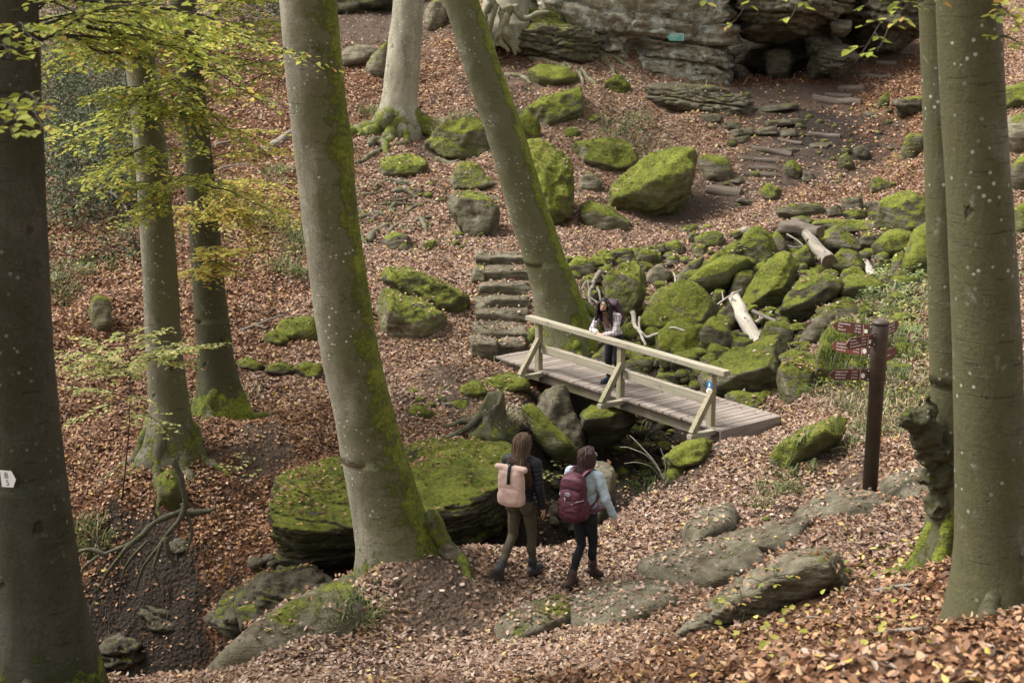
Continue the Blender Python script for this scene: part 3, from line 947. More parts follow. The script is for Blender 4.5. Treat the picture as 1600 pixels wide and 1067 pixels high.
R("long tilted striped rock in the leaves of the near bank", [(1048, 992), (1054, 975), (1100, 938), (1182, 880), (1232, 858), (1322, 853), (1340, 880), (1332, 908), (1262, 922), (1202, 948), (1122, 982), (1075, 1000)], .16, res=7, t=.9,
  crease=[(1062, 986, .0), (1110, 958, .05), (1196, 916, .05), (1252, 884, .08), (1332, 878, .0), (1255, 915, -.15), (1130, 975, -.1)], strata=.085, lichen=.16, tone=.95, rough=.06, name='tilted_rock', cat='rock', p=22)
slab("flat grey slab at the foot of the signpost", [(1238, 802), (1288, 776), (1345, 770), (1378, 786), (1362, 801), (1300, 818), (1250, 818)], .3, .14)
slab("flat slab to the right of the signpost", [(1368, 780), (1376, 746), (1412, 734), (1468, 734), (1472, 766), (1404, 782)], .3, .1)
slab("pale step of bedrock on the right edge of the path", [(1066, 838), (1090, 814), (1152, 798), (1142, 832), (1092, 852), (1068, 868)], .2, .16)
slab("leaf-strewn slab between the signpost slab and the tilted rock", [(1112, 842), (1180, 828), (1262, 818), (1242, 846), (1150, 864)], .15, .08)
slab("wide dark slab behind the tilted rock", [(994, 892), (1060, 868), (1182, 858), (1204, 886), (1120, 918), (1010, 908)], .32, .13)
slab("mossy-edged slab at the bottom of the path", [(773, 978), (800, 958), (882, 938), (904, 950), (882, 982), (800, 1008), (777, 998)], .42, .15)
slab("brown slab under the boots of the woman with glasses", [(888, 948), (960, 914), (1052, 918), (1064, 946), (972, 978), (900, 968)], .15, .06)
slab("long smooth slab sloping from the big beech into the ravine", [(345, 1040), (430, 978), (520, 918), (578, 892), (596, 952), (524, 988), (420, 1028), (372, 1046)], .45, .16, res=6)
R("pointed grey stone against the foot of the big beech", [(683, 852), (694, 839), (722, 860), (724, 878), (688, 879)], .12, tone=.95, name='boulder', t=.4, rough=.03)
R("dark layered rock in the ravine below the huge boulder", [(316, 962), (350, 918), (402, 893), (482, 876), (530, 896), (510, 942), (422, 968), (350, 984)], .25, tone=.55, strata=.22, res=6, Y=17.6, t=1.6, name='layered_boulder')
R("dark stone at the bottom of the ravine", [(368, 952), (400, 943), (412, 970), (378, 982)], .3, tone=.6, Y=16.6, t=.5)
R("dark stone in the bank behind the hanging roots", [(262, 850), (275, 838), (298, 840), (304, 862), (285, 872), (266, 868)], .1, tone=.5, t=.5, strata=.2)
R("dark jutting ledge low on the wall of the ravine, left of the layered rock", [(196, 960), (225, 935), (290, 940), (312, 968), (280, 990), (215, 992)], .15, tone=.45, t=.9, strata=.25, res=5)
R("dark rock at the bottom of the ravine beside the dark left tree", [(150, 1000), (175, 982), (225, 995), (232, 1030), (185, 1048), (152, 1035)], .2, tone=.45, t=.8, strata=.25, res=5)
R("mossy standing stone on the leaf slope between left trunks", [(140, 478), (150, 459), (173, 465), (177, 507), (150, 520), (142, 502)], .6)
R("grey outcrop left of the grey forked-root beech", [(522, 92), (545, 75), (570, 69), (594, 75), (570, 92), (533, 107)], .2, lichen=.2)
R("long grey stone with a mossy foot beside the grey beech", [(568, 108), (585, 85), (607, 67), (616, 82), (592, 116), (574, 120)], .5)
R("pale rounded boulder standing at the top of the slope", [(662, 25), (675, 4), (692, -4), (703, 15), (699, 42), (680, 47), (664, 38)], .35, lichen=.25, tone=1.1, t=1.2)
R("rock half buried left of the pale top boulder", [(640, -20), (668, -22), (672, 4), (655, 12), (640, 4)], .2, tone=.6)

# ------------------------------------------------------------------ boulders of the creek bed
GROW = 1.13
R("upright mossy boulder behind the man's head", [(946, 462), (954, 425), (974, 413), (990, 419), (1004, 445), (1007, 470), (992, 498), (958, 502)], .74, res=6)
R("broad mossy boulder with fallen leaves in its hollow", [(1001, 488), (1009, 462), (1035, 446), (1075, 444), (1111, 460), (1119, 486), (1102, 511), (1050, 517), (1009, 511)], .74, res=6, crease=[(1010, 490), (1060, 484), (1112, 484)])
R("vivid green boulder just above the handrail", [(1026, 534), (1044, 515), (1080, 504), (1104, 514), (1107, 541), (1086, 562), (1045, 561), (1027, 548)], .9, res=5)
R("large leaf-strewn slab between the handrail's end and the bleached log", [(1102, 588), (1120, 570), (1200, 534), (1231, 529), (1242, 550), (1237, 582), (1221, 611), (1170, 624), (1116, 614)], .56, res=6, crease=[(1112, 594), (1170, 580), (1230, 566)], tone=.85)
R("low mossy stone beside the deck's far corner", [(1138, 620), (1162, 610), (1195, 620), (1204, 640), (1150, 637)], .6, t=.6)
R("mossy boulder on the bank between slab and signpost", [(1221, 594), (1234, 571), (1280, 564), (1292, 580), (1286, 612), (1241, 632), (1224, 616)], .78, res=5)
R("tall mossy boulder directly behind the fingerposts", [(1274, 560), (1288, 514), (1340, 499), (1382, 505), (1394, 540), (1376, 576), (1320, 586), (1280, 582)], .86, res=6)
R("shaggy moss-covered ridge boulder in the middle of the creek", [(1163, 462), (1184, 430), (1210, 407), (1236, 397), (1242, 420), (1226, 457), (1206, 478), (1174, 480)], .9, res=6, rough=.09)
R("big dark green boulder right of the shaggy ridge", [(1220, 493), (1233, 450), (1268, 434), (1311, 429), (1314, 446), (1291, 472), (1261, 498), (1234, 507)], .58, res=6, tone=.55, crease=[(1228, 470), (1270, 458), (1308, 440)])
R("cracked mossy boulder above the ferny bank", [(1306, 455), (1315, 434), (1345, 431), (1382, 440), (1373, 462), (1330, 473), (1310, 470)], .66, tone=.7, crease=[(1312, 452), (1345, 446), (1376, 452)])
R("sunlit mossy peak boulder below the bark-stripped stump", [(1153, 398), (1164, 365), (1185, 356), (1206, 370), (1217, 391), (1201, 410), (1170, 414)], .84, res=5)
R("mossy stone leaning behind the sunlit peak boulder", [(1203, 374), (1219, 362), (1230, 385), (1224, 402), (1210, 398)], .7)
R("long mossy slab slanting behind the sunlit peak boulder", [(1083, 422), (1110, 400), (1150, 377), (1161, 390), (1131, 410), (1096, 428)], .86, t=.7)
R("broad bright slab below the long slanting one", [(1076, 445), (1110, 420), (1150, 401), (1168, 415), (1142, 442), (1100, 455)], .88)
R("narrow mossy stone left of the shaggy ridge", [(1138, 458), (1150, 430), (1171, 423), (1178, 440), (1162, 462), (1146, 470)], .7)
R("wide olive flat-topped boulder under the stacked logs", [(1273, 378), (1290, 357), (1320, 354), (1346, 372), (1353, 393), (1320, 398), (1288, 393)], .5, tone=.8, rough=.03)
R("long thin ledge stone with leaves on top", [(1272, 352), (1300, 343), (1366, 346), (1370, 361), (1300, 364)], .55, tone=.7, t=.7)
R("dark green boulder left of the moss slope by the twin beeches", [(1366, 388), (1375, 365), (1400, 359), (1425, 365), (1422, 391), (1401, 404), (1374, 402)], .76, tone=.7)
R("small round mossy stone at the twin beeches' moss slope", [(1393, 414), (1405, 396), (1420, 400), (1417, 422), (1402, 428)], .82)
R("steep bright moss slope rock against the left twin beech", [(1412, 424), (1430, 370), (1452, 348), (1470, 400), (1462, 430)], .9, t=1.2)
R("large dark mossy block by the retaining stones", [(1378, 335), (1394, 311), (1440, 302), (1465, 328), (1456, 362), (1398, 365), (1382, 352)], .68, tone=.65, res=5)
R("mossy cube-shaped stone below the flat-topped boulder", [(1298, 404), (1310, 389), (1336, 394), (1348, 417), (1322, 423), (1301, 414)], .6)
R("wedge stone beside the leaning grey log", [(1238, 398), (1265, 384), (1272, 405), (1252, 422), (1238, 414)], .7)
R("low mossy hump above the dark green boulder", [(1316, 428), (1335, 417), (1352, 428), (1346, 438), (1334, 439)], .8)
R("dark mossy stone between vivid boulder and bleached log", [(1093, 520), (1110, 499), (1137, 509), (1143, 536), (1121, 551), (1098, 543)], .6, tone=.65)
R("green stone pinned beside the bleached log", [(1187, 528), (1200, 504), (1220, 505), (1242, 520), (1232, 536), (1195, 540)], .66)
R("grey bare-sided stone behind the flat sign boulder", [(1253, 525), (1275, 494), (1302, 488), (1313, 500), (1287, 532), (1260, 538)], .3, tone=.8)
R("thin mossy stone standing on edge above the leaf-strewn slab", [(1222, 556), (1240, 545), (1278, 555), (1284, 567), (1240, 574)], .72)
R("low mossy stone right of the big dark green boulder", [(1278, 484), (1300, 474), (1334, 477), (1324, 502), (1288, 505)], .6)
R("dark stone under the broad leaf-hollow boulder", [(1120, 490), (1140, 476), (1160, 484), (1165, 508), (1140, 515), (1122, 508)], .4, tone=.5)
R("small stone under the bleached log's lower end", [(1138, 540), (1150, 530), (1175, 534), (1172, 552), (1145, 556)], .5, tone=.7)
R("dark mossy hump behind the handrail, right of the man", [(972, 575), (990, 562), (1015, 566), (1026, 590), (1000, 604), (974, 598)], .45, tone=.6)
R("bare brown stone in the hollow below the low wall", [(1009, 428), (1028, 413), (1047, 430), (1032, 444), (1010, 440)], .0, tone=1.0, name='boulder', rough=.03)
R("grey leaning stone right of the bare brown one", [(1056, 438), (1078, 410), (1097, 404), (1084, 432), (1066, 445)], .4, tone=.7)
R("mossy pair stone on the path edge, upper one", [(1087, 374), (1105, 361), (1127, 370), (1121, 387), (1094, 387)], .7)
R("tiny mossy stone below the path-edge pair", [(1084, 392), (1098, 384), (1104, 396), (1092, 404), (1084, 400)], .6)
R("dark roots-side boulder behind the man's elbow", [(925, 560), (948, 540), (972, 548), (976, 580), (950, 592), (925, 584)], .5, tone=.6)
R("mossy stone beside the foot of the leaning tree", [(888, 418), (905, 401), (927, 410), (925, 428), (893, 433)], .7)

# flat stones edging and crossing the upper trail
GROW = 1.0
for lab, o_ in [("dark flat stone at the left edge of the trail, beside the second timber step", [(1138, 282), (1160, 277), (1166, 284), (1142, 290)]), ("broad flat stone on the trail under the path wall's right end", [(1205, 234), (1240, 230), (1250, 237), (1210, 241)]),
                ("dark ledge stone crossing the trail above the path wall", [(1195, 190), (1255, 184), (1262, 192), (1200, 198)]), ("broad dark step stone before the cave, left of the longest timber", [(1180, 168), (1240, 161), (1250, 169), (1190, 176)]),
                ("flat dark stone right of the longest timber step", [(1348, 176), (1385, 172), (1392, 180), (1352, 184)]), ("low ledge stone left of the dark mossy stone on the trail", [(1178, 315), (1160, 308), (1150, 314), (1172, 321)]),
                ("flat trail stone between the timber edge and the bare slope", [(1262, 224), (1300, 222), (1306, 230), (1266, 232)])]:
    R(lab, o_, .15, tone=.6, name='trail_stone', cat='stone', p=34, t=.6, rough=.045, sink=.2)
# boulders filling the gaps of the creek bed
GROW = 1.05
_poly = [(905, 415), (1000, 392), (1100, 366), (1230, 350), (1400, 322), (1445, 420), (1335, 468), (1300, 555), (1235, 630), (1130, 600), (1000, 575), (945, 505)]


def inside(x, y, P):
    c = False
    for (x0, y0), (x1, y1) in zip(P, P[1:] + P[:1]):
        if (y0 > y) != (y1 > y) and x < (x1 - x0) * (y - y0) / (y1 - y0) + x0: c = not c
    return c


_r = random.Random(77); _n = 0
for _ in range(4000):
    x, y = _r.uniform(905, 1445), _r.uniform(325, 630)
    if not inside(x, y, _poly): continue
    w, h = _r.uniform(11, 26), _r.uniform(8, 15)
    if any(abs(x - a) < c * .72 + w * .55 and abs(y - b) < d * .72 + h * .55 for a, b, c, d in PLACED): continue
    o_ = []
    for k in range(7):
        a = 2 * PI * k / 7 + _r.uniform(-.3, .3)
        o_.append((x + math.cos(a) * w * _r.uniform(.75, 1.05), y + math.sin(a) * h * _r.uniform(.75, 1.05)))
    R("mossy angular boulder filling a gap of the creek bed", o_, _r.uniform(.45, .8), tone=_r.uniform(.55, .9), group="boulders filling the creek bed")
    _n += 1
    if _n >= 40: break
GROW = 1.0

# low dry-stone wall along the creek side of the upper path, and two more courses of laid stones higher up
WALLS = [("low wall above the creek", "stones of the low wall above the creek", [
    ("first wall stone beside the leaning tree, rounded and green", [(926, 398), (945, 389), (962, 399), (961, 414), (929, 414)], .6),
    ("square mossy stone next to the rounded green wall stone", [(962, 396), (988, 393), (991, 409), (964, 413)], .5),
    ("long flat capstone over the dark gap of the low wall", [(996, 388), (1042, 380), (1047, 396), (1002, 401)], .45),
    ("capstone at the right end of the low wall", [(1045, 384), (1071, 383), (1074, 396), (1047, 398)], .4),
    ("mossy cube below the low wall's right capstone", [(1039, 402), (1061, 397), (1067, 413), (1041, 416)], .6),
    ("small green stone in the lower course of the low wall", [(934, 420), (952, 412), (960, 423), (940, 430)], .7),
    ("grey block left of the dark gap in the low wall", [(984, 410), (1001, 404), (1003, 420), (985, 421)], .35)]),
    ("path wall", "laid stones of the wall on the upper path", [
    ("upper course stone at the left end of the path wall below the cliff", [(1092, 182), (1129, 177), (1131, 191), (1095, 193)], .35),
    ("upper course stone in the middle of the path wall", [(1128, 192), (1156, 189), (1162, 200), (1130, 203)], .35),
    ("wide block in the path wall", [(1142, 204), (1179, 199), (1182, 212), (1145, 214)], .3),
    ("block with a pointed top in the path wall", [(1179, 203), (1213, 197), (1217, 210), (1185, 214)], .25),
    ("block at the right end of the path wall", [(1217, 205), (1246, 201), (1245, 214), (1220, 215)], .2),
    ("lowest stone under the wide block of the path wall", [(1140, 216), (1170, 212), (1168, 224), (1142, 224)], .3)]),
    ("retaining row", "dark retaining stones under the leaf slope", [
    ("left retaining stone with a mossy cap", [(1214, 328), (1250, 317), (1288, 318), (1292, 336), (1250, 342), (1219, 340)], .45),
    ("small retaining stone between the capped one and the tall one", [(1289, 323), (1315, 319), (1319, 339), (1292, 340)], .3),
    ("tall retaining stone, highest of its row", [(1314, 311), (1346, 307), (1352, 336), (1318, 341)], .3),
    ("right retaining stone next to the large dark block", [(1344, 316), (1381, 313), (1381, 342), (1349, 342)], .25)])]
for what, grp, lst in WALLS:
    for lab, out, ms in lst:
        R(lab, out, ms - .15, tone=.62, name='wall_stone', cat='stone', group=grp, p=26, t=.5, rough=.045, sink=.1)

# a few more boulders in the gap to the right of the twin beeches
R("moss-capped rock at the right edge of the picture, highest", [(1562, 140), (1600, 127), (1640, 140), (1630, 168), (1570, 164)], .85)
R("pale lichen rock right of the twin beeches", [(1572, 185), (1600, 170), (1640, 180), (1640, 228), (1585, 232), (1570, 212)], .3, lichen=.34, t=1.2)
R("dark mossy boulder right of the twin beeches, below the pale one", [(1574, 262), (1600, 240), (1650, 250), (1640, 296), (1580, 300)], .55, tone=.6)
R("low mossy boulder right of the twin beeches, lowest", [(1580, 330), (1605, 312), (1650, 320), (1640, 362), (1588, 362)], .7)

# ================================================================== TREES
M_BARK = mat_bark()
M_TWIG = mat_plain("twig_bark", (.05, .04, .03, 1), .8, .2)
GREEN = [(0, rgba(.15, .185, .03)), (.3, rgba(.25, .29, .045)), (.6, rgba(.40, .44, .07)), (.82, rgba(.52, .52, .11)), (.93, rgba(.55, .45, .09)), (1, rgba(.42, .24, .06))]
YELLOW = [(0, rgba(.25, .26, .04)), (.35, rgba(.45, .42, .07)), (.65, rgba(.52, .45, .13)), (.85, rgba(.45, .28, .07)), (1, rgba(.32, .15, .05))]
PALE = [(0, rgba(.20, .22, .06)), (.4, rgba(.34, .36, .11)), (.75, rgba(.48, .47, .19)), (1, rgba(.52, .42, .14))]
M_GREEN = mat_leaf("beech_leaf_green", GREEN, .5)
M_YELLOW = mat_leaf("beech_leaf_yellow", YELLOW, .5)
M_PALE = mat_leaf("beech_leaf_pale", PALE, .45)


def leaves_np(pos, d, n, L, Wd, fold=.25, curl=.15):
    """folded leaves: base position, direction, normal, length, width (arrays)"""
    d = d / (np.linalg.norm(d, axis=1)[:, None] + 1e-9)
    n = n - d * np.sum(n * d, axis=1)[:, None]
    n = n / (np.linalg.norm(n, axis=1)[:, None] + 1e-9)
    s = np.cross(d, n)
    N = len(pos)
    L = np.broadcast_to(L, (N,))[:, None]; Wd = np.broadcast_to(Wd, (N,))[:, None]
    fold = np.broadcast_to(fold, (N,))[:, None]; curl = np.broadcast_to(curl, (N,))[:, None]
    V = np.empty((N, 6, 3))
    V[:, 0] = pos
    V[:, 1] = pos + d * L * .32 + s * Wd * .5 + n * fold * Wd * .5
    V[:, 2] = pos + d * L * .70 + s * Wd * .40 + n * (fold * Wd * .5 + curl * L * .5)
    V[:, 3] = pos + d * L + n * curl * L
    V[:, 4] = pos + d * L * .70 - s * Wd * .40 + n * (fold * Wd * .5 + curl * L * .5)
    V[:, 5] = pos + d * L * .32 - s * Wd * .5 + n * fold * Wd * .5
    b = (np.arange(N) * 6)[:, None]
    Fc = np.concatenate([b + np.array([[0, 3, 2, 1]]), b + np.array([[0, 5, 4, 3]])], 0)
    return V.reshape(-1, 3), Fc


def tree(label, pts, Y, flares=(), mside=None, mbase=(.75, .8), algae=.5, aside=None, tone=1.0, name='beech_tree', bumps=(), top=13.0, base=None, group=None, noise=.035, flute=()):
    P = np.array([at(x, y, Y) for x, y, w in pts])
    Rr = np.array([w * mpp(Y, p[2]) * .5 for (x, y, w), p in zip(pts, P)])
    o = np.argsort(P[:, 2]); P = P[o]; Rr = Rr[o]
    zb = P[0, 2]
    dirn = (P[-1] - P[-2]) / (P[-1, 2] - P[-2, 2])
    tp = P[-1] + dirn * (top - P[-1, 2]) * np.array([.6, .6, 1])
    P = np.vstack([P[0] - np.array([0, 0, .9]), P, tp]); Rr = np.concatenate([[Rr[0] * 1.05], Rr, [Rr[-1] * .82]])
    zs = np.concatenate([np.arange(zb - .8, zb + 1.6, .05), np.arange(zb + 1.6, 8.4, .075), np.arange(8.4, top, .4)])
    sx = np.interp(zs, P[:, 2], P[:, 0]); sy = np.interp(zs, P[:, 2], P[:, 1]); sr = np.interp(zs, P[:, 2], Rr)
    k = np.ones(9) / 9
    def sm(a): return np.convolve(np.pad(a, 4, mode='edge'), k, mode='valid')
    sx, sy, sr = sm(sx), sm(sy), sm(sr)
    n = 64
    th = np.linspace(0, 2 * PI, n, endpoint=False)
    T, Z = np.meshgrid(th, zs)
    rr = np.repeat(sr[:, None], n, 1)
    amp = np.ones_like(rr)
    for a, s, hh in flares:
        dd = np.cos(T - math.radians(a))
        amp += s * np.exp(-np.clip(Z - zb + .15, 0, None) / hh) * np.clip(dd, 0, 1) ** 5
    for a, s, m in flute:
        amp += s * np.cos(m * (T - math.radians(a)))
    for z, a, s, wz in bumps:
        dd = np.angle(np.exp(1j * (T - math.radians(a))))
        amp += s * np.exp(-((Z - z) / wz) ** 2 - (dd / .55) ** 2)
    q = np.stack([(sx[:, None] + np.cos(T) * sr.mean()).ravel(), (sy[:, None] + np.sin(T) * sr.mean()).ravel(), Z.ravel()], 1)
    amp = amp + (fbm(q * np.array([1.1, 1.1, .7]) + Y, 3) * noise * 1.4 + fbm(q * np.array([5, 5, 2.5]), 3) * noise * .35).reshape(amp.shape)
    X = sx[:, None] + np.cos(T) * rr * amp; Yv = sy[:, None] + np.sin(T) * rr * amp
    idx = np.arange(n * len(zs)).reshape(len(zs), n)
    f = np.stack([idx[:-1], np.roll(idx[:-1], -1, 1), np.roll(idx[1:], -1, 1), idx[1:]], -1).reshape(-1, 4)
    zg = float(ground(sx[16], sy[16])[0])
    root = empty(name, (float(P[1, 0]), float(P[1, 1]), float(zb)))
    tag(root, label, "tree", group)
    b0 = np.array(root.location)
    tr = mesh("trunk", np.stack([X.ravel(), Yv.ravel(), Z.ravel()], 1) - b0, f, M_BARK, root)
    ms = mbase[0] * np.exp(-(np.clip(Z - zb, 0, None) / mbase[1]) ** 1.4)
    if mside:
        for (a, s, pw) in mside:
            ms = np.maximum(ms, s * np.clip(np.cos(T - math.radians(a)), 0, 1) ** pw)
    al = np.full_like(ms, algae - .5)
    if aside: al = al + aside[1] * np.cos(T - math.radians(aside[0]))
    set_attr(tr, 'moss', ms.ravel()); set_attr(tr, 'algae', al.ravel())
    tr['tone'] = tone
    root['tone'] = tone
    return root, dict(zs=zs, sx=sx, sy=sy, sr=sr, zb=zb)


def root_limb(tr, pts, rad, moss=.5, tone=.8, n=9, part='root'):
    """a root of a tree, through world points"""
    m = max(10, int(sum(np.linalg.norm(np.diff(np.asarray(pts), axis=0), axis=1)) / .06))
    Q = spline(pts, m)
    r = np.interp(np.linspace(0, 1, m), np.linspace(0, 1, len(rad)), rad)
    r = r * (1 + fbm(Q * 4, 3) * .3)
    Q = Q + np.stack([fbm(Q * 2.2 + 5, 3), fbm(Q * 2.2 + 25, 3), fbm(Q * 2.2 + 45, 3)], 1) * r[:, None] * .7
    v, f = tube(Q, r, n)
    o = mesh(part, np.array(v) - np.array(tr.location), f, M_BARK, tr)
    set_attr(o, 'moss', np.full(len(v), moss)); set_attr(o, 'algae', np.full(len(v), .1))
    o['tone'] = tone
    return o


def roots_out(tr, info, specs, moss=.6, tone=.8):
    for ang, L, r0 in specs:
        a = math.radians(ang); i = 16
        c = np.array([info['sx'][i], info['sy'][i]]); R0 = info['sr'][i]
        pts, rad = [], []
        w = 0.0
        for k, s in enumerate(np.linspace(0, 1, 7)):
            w += random.uniform(-.16, .16)
            q = c + np.array([math.cos(a + w), math.sin(a + w)]) * (R0 * .55 + s * L)
            z = float(ground(*q)[0])
            up = .42 * max(0, 1 - s * 3.2)
            if k == 0: z = max(z, info['zb'])
            pts.append((q[0], q[1], z + up + r0 * .15 * (1 - s) - .05 * s)); rad.append(r0 * (1 - .8 * s))
        root_limb(tr, pts, rad, moss, tone)


def root_px(tr, px, Y=None, r=4, moss=.45, tone=.8, lift=.02):
    """a root lying on the ground along photo pixels"""
    pts = []
    for q in px:
        p = hit(q[0], q[1]) if Y is None else at(q[0], q[1], Y)
        pts.append(p + np.array([0, 0, lift]))
    m = mpp(np.mean([p[1] for p in pts]))
    root_limb(tr, pts, [r * m, r * m * .9, r * m * .4], moss, tone)


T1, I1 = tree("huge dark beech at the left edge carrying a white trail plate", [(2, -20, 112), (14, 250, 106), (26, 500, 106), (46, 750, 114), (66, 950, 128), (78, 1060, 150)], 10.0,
              flares=[(-50, .35, .5), (-100, .3, .4), (-150, .25, .4), (30, .2, .4)], mbase=(.5, .45), mside=[(200, .3, 2)], algae=.62, tone=.34)  # tone darkens the bark to stand in for canopy shade
roots_out(T1, I1, [(-35, .9, .08), (-85, .8, .08), (-140, .8, .08)], .5, .5)
T2, I2 = tree("tall grey beech leaning left with a mossy right flank, in the middle of the picture", [(479, -20, 91), (500, 200, 89), (523, 400, 90), (546, 550, 92), (581, 700, 98), (604, 800, 108), (622, 870, 130), (632, 915, 160)], 15.75,
              flares=[(-20, .75, .45), (20, .4, .4), (-62, .5, .4), (-130, .15, .3), (120, .3, .3)], mbase=(.70, .75), mside=[(-6, .78, 1.0), (-40, .50, 1.6)], algae=.56, aside=(-20, .34), tone=1.0,
              bumps=[(at(476, 235, 15.7)[2], -95, -.06, .18), (at(550, 225, 15.7)[2], -15, .10, .25)])
roots_out(T2, I2, [(-12, .8, .12), (28, .9, .13)], .62, .8)
T3, I3 = tree("slim beech on the far bank, the left one of two, roots gripping the ravine edge", [(212, 40, 46), (226, 150, 48), (237, 250, 51), (248, 400, 54), (257, 550, 58), (265, 640, 62), (272, 695, 76)], 21.4,
              flares=[(-25, .3, .3), (-80, .25, .3), (-150, .35, .3), (200, .3, .3)], mbase=(.5, .6), algae=.66, aside=(0, .3), tone=.85, top=12)
roots_out(T3, I3, [(-20, 1.0, .13), (-65, .9, .12), (-150, .8, .12), (190, 1.2, .14), (-110, .9, .12)], .5, .7)
T4, I4 = tree("dark straight beech on the far bank, the right one of two", [(283, -20, 40), (299, 140, 43), (314, 300, 47), (326, 450, 51), (336, 550, 55), (343, 605, 64), (348, 642, 82)], 23.3,
              flares=[(-20, .4, .4), (-110, .35, .35), (180, .4, .4)], mbase=(.7, .9), mside=[(-5, .36, 2)], algae=.85, aside=(0, .2), tone=.55, top=12)
roots_out(T4, I4, [(-15, 1.0, .14), (-95, .8, .12), (-160, .9, .13), (40, .8, .1)], .65, .65)
T5, I5 = tree("grey fluted beech with mossy buttress roots high on the slope", [(641, -20, 47), (633, 60, 50), (628, 120, 53), (625, 160, 56), (624, 192, 62)], 40.6,
              flares=[(-150, .35, .6), (-110, .25, .4), (-30, .25, .4), (-60, .15, .4), (20, .2, .4)], mbase=(.42, .6), mside=[(-150, .25, 3)], algae=.15, tone=1.25, top=14, flute=[(-75, .05, 3)], noise=.06)
roots_out(T5, I5, [(-160, 2.4, .26), (-125, 2.6, .28), (-105, 2.0, .24), (-20, 2.4, .2), (-55, 1.3, .18), (10, 2.6, .18)], .6, .9)
T6, I6 = tree("mossy beech leaning steeply left beside the head of the footbridge", [(708, -40, 54), (752, 100, 59), (787, 200, 61), (816, 300, 62), (849, 400, 66), (868, 450, 73), (879, 500, 82), (884, 534, 98)], 27.6,
              flares=[(-20, .3, .4), (-75, .25, .35), (-130, .25, .4), (180, .2, .4), (30, .2, .4)], mbase=(.50, .8), mside=[(8, 1.1, 1.1)], algae=.82, aside=(0, .2), tone=.88, top=12)
roots_out(T6, I6, [(-15, 1.3, .18), (-60, .8, .16), (-110, .7, .16), (-160, 1.0, .17), (20, 1.2, .15)], .7, .8)
T7, I7 = tree("thick olive twin beech in front at the right edge", [(1511, -20, 97), (1529, 300, 101), (1540, 500, 104), (1547, 700, 108), (1552, 870, 116), (1556, 945, 142)], 9.5,
              flares=[(-80, .25, .35), (-130, .2, .3), (-30, .25, .35), (190, .2, .3)], mbase=(.4, .3), algae=.68, aside=(200, .3), tone=.74)
roots_out(T7, I7, [(-110, .6, .1), (-60, .7, .11)], .4, .6)
T8, I8 = tree("slimmer twin beech standing behind the thick one, with a mossy burl", [(1464, -20, 58), (1474, 250, 60), (1483, 500, 62), (1490, 700, 66), (1496, 800, 78), (1500, 880, 110)], 11.3,
              flares=[(-150, .6, .35), (180, .5, .4), (-100, .3, .3)], mbase=(.60, .45), algae=.6, aside=(190, .25), tone=.72)
roots_out(T8, I8, [(-165, .9, .09), (-140, .7, .08)], .7, .6)
# the burl: a knotty mossy stub growing from the twin's left side
_bv, _bf = [], []
for c, r, k in [((1470, 790, 11.22), .13, 0), ((1464, 745, 11.2), .14, 1), ((1456, 705, 11.16), .14, 2), ((1448, 676, 11.12), .13, 3), ((1436, 660, 11.08), .11, 4), ((1424, 655, 11.05), .085, 5), ((1413, 656, 11.02), .06, 6), ((1405, 662, 11.0), .03, 7), ((1452, 640, 11.12), .07, 8), ((1450, 622, 11.1), .035, 9)]:
    v, f = ico(3)
    q = v * r * (1 + .38 * fbm(v * 1.9 + k * 7, 4)[:, None])
    _bf.append(f + sum(len(a) for a in _bv)); _bv.append(q + at(*c) - np.array(T8.location))
_bo = mesh("burl", np.vstack(_bv), np.vstack(_bf), M_BARK, T8)
_m = _bo.modifiers.new("r", 'REMESH'); _m.mode = 'VOXEL'; _m.voxel_size = .014
_me = bpy.data.meshes.new_from_object(_bo.evaluated_get(bpy.context.evaluated_depsgraph_get())); _bo.modifiers.clear(); _bo.data = _me
_co = np.empty(len(_me.vertices) * 3, np.float32); _me.vertices.foreach_get('co', _co); _co = _co.reshape(-1, 3)
_no = np.empty(len(_me.vertices) * 3, np.float32); _me.vertices.foreach_get('normal', _no); _no = _no.reshape(-1, 3)
_co = _co + _no * (fbm(_co * 9, 4) * .022)[:, None]
_me.vertices.foreach_set('co', _co.astype(np.float32).ravel()); _me.update()
_me.polygons.foreach_set('use_smooth', np.ones(len(_me.polygons), bool))
set_attr(_bo, 'moss', .16 + .28 * _no[:, 2]); set_attr(_bo, 'algae', np.full(len(_co), .25)); _bo['tone'] = .45
T9, I9 = tree("old beech at the cliff foot with a cascade of bare roots", [(800, -60, 60), (796, -20, 66), (792, 0, 74), (788, 30, 78)], 46.8,
              flares=[(-120, .4, .6), (-60, .4, .6), (-90, .3, .6)], mbase=(.2, .3), algae=.2, tone=1.1, top=15, noise=.08)
for px in [[(800, 10), (788, 40), (775, 60), (770, 78)], [(790, 15), (782, 45), (784, 68), (795, 84)], [(796, 10), (792, 40), (790, 60), (812, 82)], [(780, 5), (768, 30), (766, 55), (772, 74)], [(805, 10), (815, 28), (842, 24), (858, 20)],
           [(770, -5), (758, 20), (760, 45), (768, 66)], [(790, 30), (796, 62), (806, 88)]]:
    root_px(T9, px, Y=45.2, r=6, moss=.05, tone=1.2)
for px in [[(795, 66), (830, 92), (880, 102), (930, 108)], [(925, 78), (950, 98), (960, 118), (985, 128)], [(930, 82), (960, 92), (990, 110)], [(900, 105), (925, 130), (945, 152)], [(880, 100), (905, 118), (912, 138)], [(790, 118), (815, 122), (830, 132)]]:
    root_px(T9, px, r=4, moss=.1, tone=1.0)

